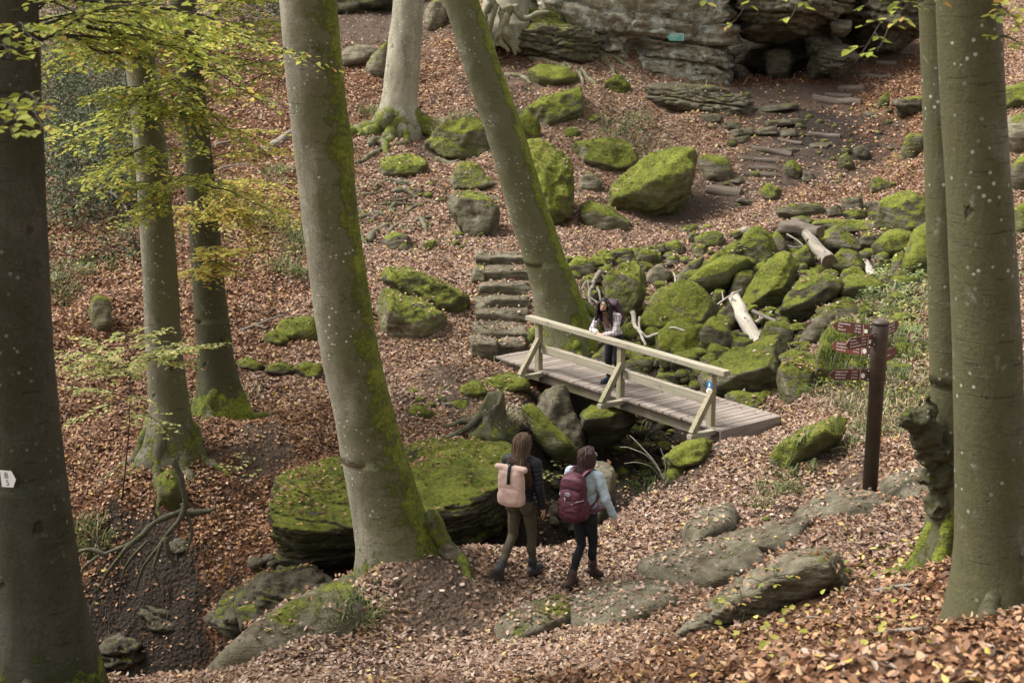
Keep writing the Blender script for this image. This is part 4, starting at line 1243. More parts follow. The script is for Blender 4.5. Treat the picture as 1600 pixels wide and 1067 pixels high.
# bare roots running over the slope below the grey beech and above the boulders
for px, r in [([(560, 300), (600, 285), (640, 290), (655, 300)], 5), ([(560, 345), (590, 335), (620, 345)], 5), ([(575, 380), (590, 360), (610, 352), (640, 330), (655, 318)], 5), ([(605, 365), (620, 350), (616, 335)], 4),
              ([(615, 302), (635, 300), (652, 312)], 5), ([(560, 255), (590, 238), (610, 235)], 4), ([(640, 345), (660, 350), (668, 370)], 5), ([(580, 230), (600, 215), (615, 200)], 6), ([(545, 315), (565, 330), (575, 352)], 4),
              ([(655, 205), (690, 210), (720, 205)], 4), ([(690, 188), (720, 190), (745, 186)], 4)]:
    root_px(T5, px, r=r, moss=.28, tone=.7)
_q = random.Random(12)
for k in range(26):
    x, y = _q.uniform(560, 700), _q.uniform(275, 385)
    a = _q.uniform(-.5, .5) + (0 if k % 2 else 1.9); L_ = _q.uniform(14, 34)
    pts = [(x, y)]
    for s_ in range(3):
        a += _q.uniform(-.7, .7); x += math.cos(a) * L_; y += math.sin(a) * L_ * .35
        pts.append((x, y))
    root_px(T5, pts, r=_q.uniform(1.6, 3.4), moss=_q.uniform(.1, .4), tone=_q.uniform(.45, .8), lift=.01)
for px, r in [([(700, 318), (720, 330), (755, 325), (772, 340)], 5), ([(748, 330), (762, 345), (758, 362), (740, 372)], 5), ([(772, 340), (760, 350), (748, 372)], 4), ([(730, 318), (745, 302), (770, 310), (790, 322)], 5), ([(770, 265), (785, 275), (782, 300)], 4),
              ([(712, 322), (712, 345), (720, 368)], 3), ([(690, 300), (702, 312), (716, 340)], 4), ([(680, 250), (705, 256), (720, 250)], 5)]:
    root_px(T6, px, r=r, moss=.22, tone=.8)
for px, Y, r in [([(272, 720), (286, 760), (287, 800), (258, 842), (228, 880), (212, 925)], 19.0, 4.5), ([(287, 800), (240, 820), (205, 850), (150, 872)], 19.1, 5), ([(290, 802), (320, 800), (338, 796)], 19.2, 5), ([(258, 842), (262, 870), (275, 880)], 18.9, 4),
                 ([(205, 850), (175, 885), (150, 930)], 18.8, 4), ([(170, 870), (140, 860), (112, 868)], 19, 4), ([(285, 790), (300, 830), (290, 870)], 19.1, 3), ([(230, 845), (200, 880), (190, 910)], 18.9, 3), ([(250, 850), (240, 890), (250, 920)], 18.8, 3), ([(150, 872), (130, 890), (120, 930)], 18.8, 3)]:
    root_px(T3, px, Y=Y, r=r, moss=.28, tone=.5)
rock("mossy lump of rock under the roots of the left far-bank beech", [(244, 742), (262, 727), (281, 750), (284, 782), (262, 790), (249, 770)], .75, Y=20.2, t=.6)


M_CROWN = mat_leaf("unseen_canopy_leaf", GREEN, .25)


def unseen_crown(tr, c, r, n, leaf=.20):
    """limbs and leaf clumps out of view, there for the shade they cast"""
    c = np.asarray(c, float); loc = np.array(tr.location)
    P = []
    mb = MB()
    for k in range(16):
        q = RNG.normal(size=3); q /= np.linalg.norm(q); q[2] = abs(q[2]) * .6
        e = c + q * np.asarray(r) * RNG.uniform(.45, .95)
        mb.tube(spline([c - (0, 0, r[2] * 1.1), c + (e - c) * .4 - (0, 0, .2), e], 9) - loc, np.linspace(.10, .02, 9), 6)
        m = n // 16
        P.append(e + RNG.normal(size=(m, 3)) * np.asarray(r) * np.array([.26, .26, .22]))
    P = np.vstack(P)
    P[:, 2] = np.maximum(P[:, 2], 8.0)
    lo = mb.build("unseen_crown", M_TWIG, tr, True)
    m = len(P); k = RNG.uniform(.7, 1.2, m)
    th = RNG.uniform(0, 2 * PI, m)
    v, f = leaves_np(P - loc, np.stack([np.cos(th), np.sin(th), RNG.normal(size=m) * .3], 1), np.array([0, 0, 1.0]) + RNG.normal(size=(m, 3)) * .4, leaf * k, leaf * .8 * k, .2, -.1)
    mesh("foliage", v, f, M_CROWN, lo)


unseen_crown(T1, (-8.2, 9.4, 10.6), (3.2, 4.2, 2.0), 4200)  # unseen, set well left of its trunk to shade the left edge
unseen_crown(T7, (3.0, 7.2, 10.4), (3.4, 3.2, 1.9), 5500)  # unseen, added to shade the near right bank and trunks
unseen_crown(T8, (4.0, 11.0, 11.2), (3.0, 2.6, 1.7), 2500)  # unseen, added for shade on the twin trunks
unseen_crown(T2, (-3.2, 16.2, 12.0), (2.4, 2.4, 1.6), 500)
unseen_crown(T3, (-13.0, 16.4, 11.8), (3.2, 3.4, 1.8), 4500)  # unseen, moved metres off its trunk to shade the ravine
unseen_crown(T4, (-12.6, 25.6, 11.8), (3.2, 3.2, 1.8), 2200)  # unseen, moved off its trunk to steer its shade clear of the boughs
unseen_crown(T5, (-3.4, 41.5, 14.0), (3.4, 3.0, 2.0), 1200, .26)
unseen_crown(T6, (-4.0, 28.5, 12.2), (2.6, 2.6, 1.6), 600)
unseen_crown(T9, (-.5, 47.5, 15.0), (3.4, 3.0, 2.0), 1200, .26)

# ------------------------------------------------------------------ leafy boughs
def spray(p0, p1, spread, leaf, dens=1.0, sag=.12, side_step=.085, droop=.12):
    """twigs and leaves of one flat beech spray; returns (tubes, leaf arrays)"""
    p0, p1 = np.asarray(p0, float), np.asarray(p1, float)
    Lm = np.linalg.norm(p1 - p0)
    m = max(8, int(Lm / .05))
    s = np.linspace(0, 1, m)
    A = p0 + (p1 - p0) * s[:, None]
    A[:, 2] += sag * Lm * np.sin(s * PI) * .5
    A += np.stack([fbm(A * 1.6 + 3, 2), fbm(A * 1.6 + 33, 2), fbm(A * 1.6 + 63, 2) * .6], 1) * .06
    tw = [(A, np.linspace(.004 + .005 * Lm, .0025, m))]
    ax = (p1 - p0) / Lm
    up = np.array([0, 0, 1.0])
    lat = np.cross(ax, up); lat /= np.linalg.norm(lat) + 1e-6
    pos, dr, nm = [], [], []
    n = int(Lm / side_step * dens)
    for k in range(n):
        q = .12 + .88 * (k + random.random()) / n
        b = A[min(m - 1, int(q * (m - 1)))]
        sg = 1 if k % 2 else -1
        Ls = spread * (1.05 - .75 * q) * random.uniform(.5, 1.1) * min(1, q * 3.2)
        d = ax * random.uniform(.5, .95) + lat * sg * random.uniform(.5, 1.0) + up * random.uniform(-.30, .18)
        d /= np.linalg.norm(d)
        j = max(3, int(Ls / .04))
        u = np.linspace(0, 1, j)
        T = b + d * Ls * u[:, None]
        T[:, 2] -= droop * Ls * u ** 2
        tw.append((T, np.linspace(.0032, .0012, j)))
        tl = np.cross(d, up); tl /= np.linalg.norm(tl) + 1e-6
        for i in range(1, j):
            for _ in range(1 if random.random() < .75 else 2):
                sg2 = 1 if (i + _) % 2 else -1
                pos.append(T[i]); dr.append(d * random.uniform(.4, 1.0) + tl * sg2 * random.uniform(.5, 1.1) + up * random.uniform(-.35, .12))
                nm.append(up + np.array([random.gauss(0, .28), random.gauss(0, .28), 0]))
    return tw, np.array(pos), np.array(dr), np.array(nm)


def bough(tr, segs, leaf, mat, dens=1.0, part='bough', dup=1):
    mb = MB(); P, D, Nn = [], [], []
    more = list(segs)
    for q in range(dup - 1):
        for p0, p1, spread in segs:
            L = np.linalg.norm(np.asarray(p1) - np.asarray(p0))
            more.append((np.asarray(p0) + np.array([0, 0, RNG.normal() * .25 * min(1, L)]), np.asarray(p1) + RNG.normal(size=3) * L * np.array([.28, .25, .24]), spread * RNG.uniform(.6, 1)))
    for p0, p1, spread in more:
        tw, a, b, c = spray(p0, p1, spread, leaf, dens)
        for q, r in tw: mb.tube(q, r, 4)
        if len(a): P.append(a); D.append(b); Nn.append(c)
    loc = np.array(tr.location)
    mb.v = [tuple(np.array(q) - loc) for q in mb.v]
    bo = mb.build(part, M_TWIG, tr, True)
    P, D, Nn = np.vstack(P), np.vstack(D), np.vstack(Nn)
    k = RNG.uniform(.7, 1.15, len(P))
    v, f = leaves_np(P - loc, D, Nn, leaf * k, leaf * .62 * k, RNG.uniform(.05, .35, len(P)), RNG.uniform(-.2, .1, len(P)))
    mesh("foliage", v, f, mat, bo)
    return bo


def A(x, y, Y): return at(x, y, Y)


t1c = lambda y: at(40, y, 10.0)
bough(T1, [(A(45, 38, 10), A(250, 25, 10.4), .7), (A(120, 34, 10.1), A(300, 75, 10.8), .55), (A(60, 60, 10), A(340, 105, 11.6), .8)], .075, M_GREEN, dup=2)
bough(T1, [(A(50, 10, 10), A(330, -15, 11.5), .8), (A(90, 55, 10), A(200, 100, 10.6), .6), (A(150, 75, 10.3), A(300, 150, 11.6), .55), (A(60, 15, 10), A(180, -30, 9), .6)], .075, M_GREEN, dup=2)
bough(T1, [(A(20, 185, 9.8), A(66, 204, 7.4), .22), (A(12, 200, 9.8), A(20, 215, 7.5), .2), (A(0, 60, 9.8), A(60, 85, 8.0), .3), (A(0, 80, 9.8), A(10, 100, 8.5), .25)], .075, M_GREEN, .8)
bough(T3, [(A(240, 180, 21.2), A(112, 236, 19.6), 1.0), (A(240, 165, 21.2), A(310, 205, 19.6), .9), (A(230, 140, 21.2), A(150, 165, 19.5), .9), (A(245, 130, 21), A(330, 150, 19.5), .9)], .085, M_GREEN, 1.25, dup=3)
bough(T3, [(A(228, 60, 21.2), A(120, 105, 19.2), 1.1), (A(228, 30, 21.2), A(330, 75, 19.5), 1.1), (A(225, 20, 21), A(90, 40, 19), 1.2)], .085, M_GREEN, 1.2, dup=3)
bough(T3, [(A(250, 290, 21.2), A(172, 294, 20), .7), (A(255, 287, 21.2), A(345, 285, 20), .8), (A(255, 300, 21.2), A(225, 326, 20), .5)], .085, M_GREEN, 1.2, dup=3)
bough(T4, [(A(318, 285, 23), A(452, 300, 22), 1.0), (A(320, 330, 23), A(258, 362, 21.5), .8), (A(322, 300, 23), A(372, 352, 21.8), .9)], .09, M_YELLOW, 1.2, dup=2)
bough(T4, [(A(325, 420, 23), A(292, 440, 21.5), .6), (A(325, 415, 23), A(372, 432, 21.6), .7), (A(326, 410, 23), A(350, 395, 21.6), .6), (A(322, 350, 23), A(395, 330, 22), .9)], .09, M_YELLOW, 1.2, dup=2)
bough(T4, [(A(310, 155, 23.1), A(446, 150, 23), .55), (A(312, 215, 23.1), A(450, 208, 24), .5), (A(318, 250, 23.1), A(440, 240, 24), .7)], .09, M_YELLOW, 1.1, dup=2)
bough(T4, [(A(305, 60, 23.1), A(440, 35, 22.5), 1.1), (A(303, 90, 23.1), A(440, 112, 23), .9), (A(302, 20, 23.1), A(420, -10, 22), 1.1)], .085, M_GREEN, 1.15, dup=3)
bough(T7, [(A(1515, -60, 9.4), A(1335, 92, 8.4), .30), (A(1440, 0, 8.9), A(1368, 76, 8.3), .22), (A(1500, -60, 9.4), A(1360, 5, 8.0), .3)], .07, M_GREEN, .75)
bough(T7, [(A(1515, -90, 9.4), A(1010, 0, 8.3), .16), (A(1220, -45, 8.8), A(1125, 36, 8.4), .2), (A(1260, -50, 8.8), A(1222, 40, 8.3), .2), (A(1250, -70, 8.8), A(1190, 10, 8.5), .2), (A(1100, -25, 8.5), A(1085, 8, 8.4), .12)], .065, M_GREEN, .55)
bough(T7, [(A(1540, 0, 9.5), A(1598, 50, 8.8), .25), (A(1550, 60, 9.5), A(1608, 80, 8.9), .3), (A(1550, -20, 9.5), A(1640, 20, 9), .35)], .07, M_GREEN, .8)

# saplings: thin stem, pale layered leaves
def sapling(label, base, top, arms, leaf, mat, dens=1.1, name='beech_sapling', rad=.014, dup=1):
    b = np.asarray(base, float)
    o = empty(name, tuple(b)); tag(o, label, "sapling")
    mb = MB(); m = 14
    Q = spline([b - (0, 0, .1), (b + top) / 2 + np.array([.05, 0, 0]), top], m) - b
    mb.tube(Q, np.linspace(rad, rad * .4, m), 6)
    mb.build("stem", M_TWIG, o, True)
    bough(o, arms, leaf, mat, dens, part='twigs', dup=dup)
    return o


g = at(190, 772, 20.2)
sapling("pale yellow-green beech sapling growing from the ravine slope", g, A(203, 555, 19.2), [(A(202, 565, 19.2), A(85, 552, 18.6), .8), (A(200, 580, 19.2), A(335, 540, 18.6), .8), (A(200, 560, 19.2), A(120, 530, 18.8), .7),
        (A(198, 620, 19.5), A(110, 612, 18.8), .6), (A(204, 556, 19.2), A(255, 512, 18.8), .6), (A(196, 640, 19.6), A(268, 676, 19), .55), (A(198, 625, 19.5), A(90, 668, 19.3), .4), (A(198, 610, 19.4), A(240, 645, 19), .5), (A(202, 570, 19.2), A(100, 575, 18.4), .8), (A(201, 590, 19.2), A(150, 560, 18.2), .8), (A(203, 560, 19.2), A(290, 548, 18.3), .8), (A(202, 575, 19.2), A(160, 590, 18.2), .7), (A(203, 555, 19.2), A(200, 520, 18.4), .7), (A(202, 560, 19.2), A(300, 575, 18.6), .6)], .08, M_PALE)
for lab, x, y, hh, mt, lf in [("yellow seedling in the fork between the two far-bank trunks and the huge boulder", 372, 775, .6, M_PALE, .07), ("yellow seedling beside the mossy rock below the bridge's right end", 1032, 728, .5, M_YELLOW, .075),
                          ("yellow-green seedling between the two walking women", 872, 800, .75, M_PALE, .08), ("yellow seedling on the bare slope under the right trail", 1362, 205, .7, M_PALE, .09),
                          ("bright yellow seedling left of the split rock by the twin beeches", 1400, 283, .7, M_YELLOW, .09), ("green seedling in the leaves below the tilted rock", 1205, 962, .38, M_GREEN, .05),
                          ("yellow seedling at the low end of the tilted rock", 1150, 985, .3, M_YELLOW, .05), ("pale seedling among the creek boulders above the bleached log", 1152, 425, .55, M_PALE, .08), ("yellow seedling in front of the mossy boulder by the twin beeches", 1366, 398, .6, M_YELLOW, .08)]:
    b = hit(x, y)
    tp = b + np.array([.03, 0, hh])
    sapling(lab, b, tp, [(b + (tp - b) * q, b + (tp - b) * q + np.array([math.cos(a) * hh * .55, math.sin(a) * hh * .55, hh * .15]), hh * .35) for q, a in [(.5, 0.3), (.65, 2.6), (.8, 4.2), (.95, 5.6), (.9, 1.5)]], lf, mt, .8, name='seedling', rad=.006)

# dense evergreen bush on the slope behind the left trunks
DARK = [(0, rgba(.022, .032, .014)), (.5, rgba(.05, .066, .028)), (.85, rgba(.085, .10, .042)), (1, rgba(.15, .15, .06))]
M_DARK = mat_leaf("dark_leaf", DARK, .2)


def bush(label, clumps, n, leaf, mat, name='evergreen_bush', cat='bush'):
    b = hit(*clumps[0][:2])
    o = empty(name, tuple(b)); tag(o, label, cat)
    mb = MB(); P, D, Nn = [], [], []
    for px, py, r, up in clumps:
        c = hit(px, py) + np.array([0, -.2, up])
        for k in range(7):
            a = random.uniform(0, 6.28)
            e = c + np.array([math.cos(a) * r * .8, math.sin(a) * r * .8, random.uniform(-.2, .7) * r])
            mb.tube(spline([c - (0, 0, up + .1), c - (0, 0, up * .4), e], 8) - b, np.linspace(.02, .004, 8), 4)
        m = int(n * r * r)
        q = RNG.normal(size=(m, 3)); q /= np.linalg.norm(q, axis=1)[:, None]
        q *= (r * RNG.uniform(.35, 1.05, m) ** .6)[:, None]
        lump = 1 + .45 * fbm(q * 1.6 / r + px, 3)
        P.append(c + q * lump[:, None] * np.array([1, 1, .85]))
        D.append(q + RNG.normal(size=(m, 3)) * r * .5); Nn.append(np.array([0, -.3, 1.0]) + RNG.normal(size=(m, 3)) * .5)
    mb.build("stems", M_TWIG, o, True)
    P, D, Nn = np.vstack(P), np.vstack(D), np.vstack(Nn)
    k = RNG.uniform(.6, 1.2, len(P))
    v, f = leaves_np(P - b, D, Nn, leaf * k, leaf * .5 * k, .15, -.1)
    mesh("foliage", v, f, mat, o)
    return o


bush("dense dark evergreen bush on the slope behind the left trunks", [(150, 300, 1.3, .6), (110, 260, 1.1, .7), (190, 280, 1.1, .6), (140, 215, 1.3, .8), (195, 215, 1.1, .7), (95, 200, 1.1, .7), (170, 160, 1.3, .7), (120, 335, .8, .3), (205, 330, .7, .3)], 2000, .085, M_DARK)
bush("dark undergrowth at the top left behind the hanging leaves", [(110, 110, 1.5, .7), (180, 90, 1.5, .7), (70, 140, 1.3, .6), (250, 60, 1.5, .8), (380, 40, 1.4, .6), (430, 20, 1.4, .5), (150, 40, 1.6, .6)], 1000, .10, M_DARK, name='undergrowth_bush')
bush("low leafy shrub on the slope right of the dark bush", [(215, 385, .5, .15), (180, 400, .45, .15), (230, 350, .45, .2), (90, 330, .5, .2)], 800, .07, M_DARK, name='low_shrub', cat='shrub')

# ================================================================== STONE STEPS
STEPS = [("bottom stone step, a single block left of the deck", 737, 775, 537, 563, .15),
         ("second stone step from the bottom, its left end wider", 734, 828, 515, 538, .12),
         ("third stone step from the bottom", 742, 826, 488, 510, .15),
         ("fourth stone step from the bottom", 741, 831, 466, 484, .14),
         ("fifth stone step from the bottom", 747, 833, 446, 464, .13),
         ("sixth stone step from the bottom", 752, 835, 424, 443, .15),
         ("mossy small block at the left end of the sixth stone step", 737, 757, 424, 440, .5),
         ("top stone step at the upper path", 762, 836, 402, 420, .16),
         ("small rounded stone at the left end of the top stone step", 743, 766, 399, 413, .2),
         ("bottom stone step's right block, half under the deck", 774, 820, 539, 562, .12)]
_yf = None
for lab, x0, x1, yt, yb, ms in STEPS:
    g_ = hit((x0 + x1) / 2, yb)
    Yf = g_[1] - .05
    zt_ = at((x0 + x1) / 2, yt, Yf)[2]; zb_ = g_[2] - .35
    rr_ = random.Random(int(x0 * 3 + yt))
    P = []
    for x, dz in ((x0, rr_.uniform(-.03, .0)), ((x0 + x1) / 2, .0), (x1, rr_.uniform(-.03, .0))):
        a = at(x, yt, Yf + rr_.uniform(-.04, .04))
        P += [(a[0], a[1], zt_ + dz), (a[0], a[1] + .02, zb_), (a[0] + rr_.uniform(-.05, .05), Yf + .72, zt_ + dz + .01), (a[0], Yf + .72, zb_)]
    _rk[0] += 1
    V, f = stone_mesh(np.array(P), 5, _rk[0], .035, 0, 40, (), 5)
    b = np.array([V[:, 0].mean(), V[:, 1].mean(), V[:, 2].min()])
    o = mesh("stone_step", V - b, f, M_ROCK, None, True, b)
    tag(o, lab, "step", "stone steps up to the upper path")
    o['moss'] = float(ms) - .3; o['tone'] = .8; o['lichen'] = .14
    _surf_v.append(o)

# ================================================================== FOOTBRIDGE
M_RAIL = mat_wood("weathered_rail", rgba(.13, .112, .08), rgba(.27, .24, .175), rgba(.38, .35, .27), .36, 'X', 26)
M_RAILZ = mat_wood("weathered_post", rgba(.12, .105, .065), rgba(.235, .205, .135), rgba(.33, .30, .215), .42, 'Z', 26)
M_DECK = mat_wood("deck_board", rgba(.13, .105, .087), rgba(.225, .185, .155), rgba(.30, .255, .218), 0, 'Y', 30)
M_BEAM = mat_wood("deck_beam", rgba(.07, .055, .04), rgba(.15, .12, .09), rgba(.22, .185, .14), .45, 'X', 20)
DZ = .12                                             # top of the deck
LF = at_z(775, 556.5, DZ); RF = at_z(1126, 671.5, DZ)
BA = RF - LF; BL = float(np.linalg.norm(BA)); BA /= BL
BWv = np.array([-BA[1], BA[0], 0.0])                  # across the deck, away from the viewer
BWID = 1.32
RB = np.stack([BA, BWv, np.array([0, 0, 1.0])], 1)    # local x along, y across, z up
bridge = empty("footbridge", tuple(LF), math.atan2(BA[1], BA[0]))
tag(bridge, "small wooden footbridge over the ravine with a single handrail on its near side", "bridge")
mb = MB()
nb = 41
for k in range(nb):
    x0 = BL * k / nb
    wv = BL / nb
    mb.box((x0 + wv / 2, BWID / 2 + random.uniform(-.012, .012), -.02 + random.uniform(-.003, .003)), (wv / 2 - .007, BWID / 2 + .02, .02), bev=.004)
mb.build("deck", M_DECK, bridge)
for yy in (.10, BWID - .10):
    MB().box((BL / 2, yy, -.14), (BL / 2 - .04, .05, .098), bev=.008).build("beam", M_BEAM, bridge)
MB().box((BL + .022, BWID / 2, -.115), (.02, BWID / 2 + .03, .115), bev=.006).build("end_board", M_DECK, bridge)
MB().box((-.024, BWID / 2, -.115), (.02, BWID / 2 + .03, .11), bev=.006).build("end_board", M_BEAM, bridge)
PX = [1.27, 3.52, 5.68]
PXs = [BL * q / 5.94 for q in PX]
for q in PXs:
    MB().box((q, .035, .36), (.055, .05, .52), bev=.006).build("post", M_RAILZ, bridge)
    MB().box((q + .11, -.21, -.06), (.052, .33, .038), bev=.005).build("outrigger", M_RAIL, bridge)
    b0, b1 = np.array([q + .10, -.47, -.02]), np.array([q + .085, -.03, .60])
    d = (b1 - b0) / np.linalg.norm(b1 - b0)
    n = np.cross(d, (1, 0, 0)); n /= np.linalg.norm(n)
    MB().box((b0 + b1) / 2, (.045, .048, np.linalg.norm(b1 - b0) / 2), np.stack([(1, 0, 0), n, d], 1), bev=.005).build("brace", M_RAILZ, bridge)
MB().box(((PXs[0] + PXs[2]) / 2 + .02, .02, .925), ((PXs[2] - PXs[0]) / 2 + .32, .075, .045), bev=.012).build("handrail", M_RAIL, bridge)
for a, b in ((PXs[0], PXs[1]), (PXs[1], PXs[2])):
    MB().box(((a + b) / 2, .045, .40), ((b - a) / 2 - .056, .028, .075), bev=.006).build("lower_rail", M_RAIL, bridge)
_deck_top = (LF, BA, BWv)


def bpt(x, y, z):
    return LF + BA * x + BWv * y + np.array([0, 0, z])


# two small waymarks screwed to the last post
M_BLUE = mat_plain("blue_plate", (.02, .13, .32, 1), .4, .4, .05)
M_WHITE = mat_plain("white_plate", (.78, .78, .75, 1), .45, .4, .03)
M_BLACK = mat_plain("black_print", (.015, .015, .015, 1), .5, .3, .0)
M_CREAM = mat_plain("cream_print", (.66, .68, .48, 1), .5, .3, .03)


def plate(name, label, c, right, upv, outline, th, mat, marks, cat="sign"):
    """flat sign: outline in its own (right, up) metres; marks: (name, polygon, material)"""
    right = np.asarray(right, float); upv = np.asarray(upv, float)
    nrm = np.cross(right, upv)
    o = empty(name, tuple(c)); tag(o, label, cat)
    def ext(poly, z0, z1):
        n = len(poly)
        v = [right * x + upv * y + nrm * z0 for x, y in poly] + [right * x + upv * y + nrm * z1 for x, y in poly]
        f = [tuple(range(n - 1, -1, -1)), tuple(range(n, 2 * n))] + [(i, (i + 1) % n, n + (i + 1) % n, n + i) for i in range(n)]
        return v, f
    MB().add(*ext(outline, 0, th)).build("panel", mat, o)
    for nm, poly, mt in marks:
        MB().add(*ext(poly, th, th + .0015)).build(nm, mt, o)
    return o, right, upv, nrm


def ell(cx, cy, rx, ry, n=18):
    return [(cx + rx * math.cos(2 * PI * k / n), cy + ry * math.sin(2 * PI * k / n)) for k in range(n)]


octo = [(.068, -.028), (.068, .028), (.04, .052), (-.04, .052), (-.068, .028), (-.068, -.028), (-.04, -.052), (.04, -.052)]
c = bpt(PXs[2], -.016, .68)
plate("waymark_plate", "blue waymark plate with a pale drop, upper of two on the last bridge post", c, BA, (0, 0, 1), octo, .003, M_BLUE, [("emblem", ell(0, 0, .019, .036), M_CREAM)])
c = bpt(PXs[2], -.016, .57)
plate("waymark_plate", "white six-sided waymark plate with a black pointed mark, below the blue one", c, BA, (0, 0, 1), [(.07, 0), (.04, .055), (-.04, .055), (-.07, 0), (-.04, -.055), (.04, -.055)], .003, M_WHITE,
      [("emblem", [(-.02, -.026), (.02, -.026), (.004, .03), (-.004, .03)], M_BLACK)])


def text(body, size, mat, parent, M, name="lettering", align='LEFT', thick=.0006):
    cu = bpy.data.curves.new(name, 'FONT')
    cu.body = body
    cu.size = size
    cu.align_x = align
    cu.align_y = 'CENTER'
    cu.extrude = thick
    cu.materials.append(mat)
    tmp = bpy.data.objects.new("tmp", cu)
    COL.objects.link(tmp)
    me = bpy.data.meshes.new_from_object(tmp.evaluated_get(bpy.context.evaluated_depsgraph_get()))
    bpy.data.objects.remove(tmp)
    o = bpy.data.objects.new(name, me)
    o.parent = parent
    o.matrix_local = M
    COL.objects.link(o)
    return o


def basis(right, upv, nrm, loc):
    M = Matrix.Identity(4)
    for i in range(3):
        M[i][0], M[i][1], M[i][2], M[i][3] = right[i], upv[i], nrm[i], loc[i]
    return M


# ================================================================== SIGNPOST
M_STEEL = mat_plain("brown_steel", (.050, .036, .026, 1), .55, .4, .25, 9, .2, .004)
M_SIGN = mat_plain("maroon_board", (.085, .026, .018, 1), .5, .4, .12, 9, .05)
M_SIGN2 = mat_plain("red_brown_board", (.15, .045, .026, 1), .5, .4, .12, 9, .05)
M_PRINT = mat_plain("white_print", (.72, .70, .66, 1), .5, .3, .0)
sb = at(1358, 778, 17.5); st_ = at(1376, 506, 17.5)
post = empty("signpost", tuple(sb))
tag(post, "dark brown steel fingerpost with six maroon arrow boards", "signpost")
ax = (st_ - sb)
mb = MB()
rp = .095
mb.tube([ax * -.05, ax * .69, ax * .692, ax * .985, ax * 1.0], [rp * 1.02, rp, rp * 1.09, rp * 1.09, rp * .98], 28)
mb.build("pole", M_STEEL, post, True)
mb = MB(); mb.tube([ax * .999, ax * 1.012, ax * 1.022], [rp * 1.16, rp * 1.14, rp * .7], 28); mb.build("cap", M_STEEL, post, True)
ARMS = [  # height along the post, azimuth, length, tint, lines, distances, pale badge
    (.955, 144, .62, M_SIGN, ["Scheuerberg", "Pont", "Berdorf"], ["1,2 km", "1,8 km", "5,1 km"], 'square'),
    (.918, 214, .60, M_SIGN, ["Perekop", "Scheuerhof", "Binzeltschloeff"], ["0,8 km", "1,0 km", "2,1 km"], 'square'),
    (.842, 146, .62, M_SIGN2, ["Siwebach", "Predigtstuhl", "Hersberg"], ["1,0 km", "2,7 km", "4,2 km"], 'round'),
    (.715, 181, .60, M_SIGN, ["Vogelsmuhle", "Hallerbach", "Mullerthal"], ["1,0 km", "1,7 km", "6,3 km"], 'round'),
    (.950, 52, .56, M_SIGN, ["Geyerslay", "Zigzag", "Consdorf"], ["0,4 km", "0,7 km", "3,1 km"], 'square'),
    (.80, 52, .56, M_SIGN, ["Roitzbach"], [], 'round')]
for hh, az, L, mt, lines, dist, badge in ARMS:
    a = math.radians(az)
    d = np.array([math.cos(a), math.sin(a), 0])
    n = np.array([d[1], -d[0], 0])
    if n[1] > 0: n = -n                        # the face turned to the viewer
    up = np.array([0, 0, 1.0])
    right = np.cross(-n, up)
    sgn = 1 if right.dot(d) > 0 else -1
    c = ax * hh
    z = .072
    poly = [(rp * .9, -z), (L - .055, -z), (L + .02, 0), (L - .055, z), (rp * .9, z)]
    v = [c + d * x + up * y + n * .006 for x, y in poly] + [c + d * x + up * y - n * .006 for x, y in poly]
    k = len(poly)
    f = [tuple(range(k)), tuple(range(2 * k - 1, k - 1, -1))] + [(i, k + i, k + (i + 1) % k, (i + 1) % k) for i in range(k)]
    arm = mesh("arrow_board", v, f, mt, post, False)
    bm = bmesh.new(); bm.from_mesh(arm.data); bmesh.ops.recalc_face_normals(bm, faces=bm.faces); bm.to_mesh(arm.data); bm.free()
    if len(lines) == 1: arm['label'] = "arrow board with a single line of lettering"
    # clamp
    mbx = MB(); mbx.box(c + d * (rp + .02), (.035, .018, .085), np.stack([d, n, up], 1), .004); mbx.build("clamp", M_STEEL, arm)
    for s_ in (-1, 1):
        mbx = MB(); mbx.tube([c + d * (rp + .025) + up * s_ * .055 + n * .017, c + d * (rp + .025) + up * s_ * .055 + n * .024], [.008, .008], 8); mbx.build("bolt", M_PRINT, arm)
    f0 = n * .0068
    if sgn > 0:
        xt, xd, xb = rp + .13, L - .12, rp + .09
    else:
        xt, xd, xb = L - .06, rp + .13, rp + .09
    for i, tx in enumerate(lines):
        yy = (.043 - .040 * i) if len(lines) > 1 else 0
        text(tx, .032, M_PRINT, arm, basis(right, up, n, c + d * xt + up * yy + f0))
    for i, tx in enumerate(dist):
        yy = .043 - .040 * i
        text(tx, .030, M_PRINT, arm, basis(right, up, n, c + d * (xd + (0 if sgn > 0 else .03)) + up * yy + f0), align='RIGHT')
    bx = c + d * xb + f0
    if badge == 'round':
        pl = ell(0, -.012, .026, .034)
        pl = [q for q in pl]
    else:
        pl = [(-.022, -.04), (.022, -.04), (.022, .008), (-.022, .008)]
    vv = [bx + d * x + up * y for x, y in pl]
    mesh("badge", vv, [tuple(range(len(vv)))], M_PRINT if badge == 'round' else M_CREAM, arm, False)
    if sgn < 0:
        mbx = MB(); mbx.box(c + d * (rp + .125) + f0, (.002, .0005, .066), np.stack([d, n, up], 1)); mbx.build("divider", M_PRINT, arm)

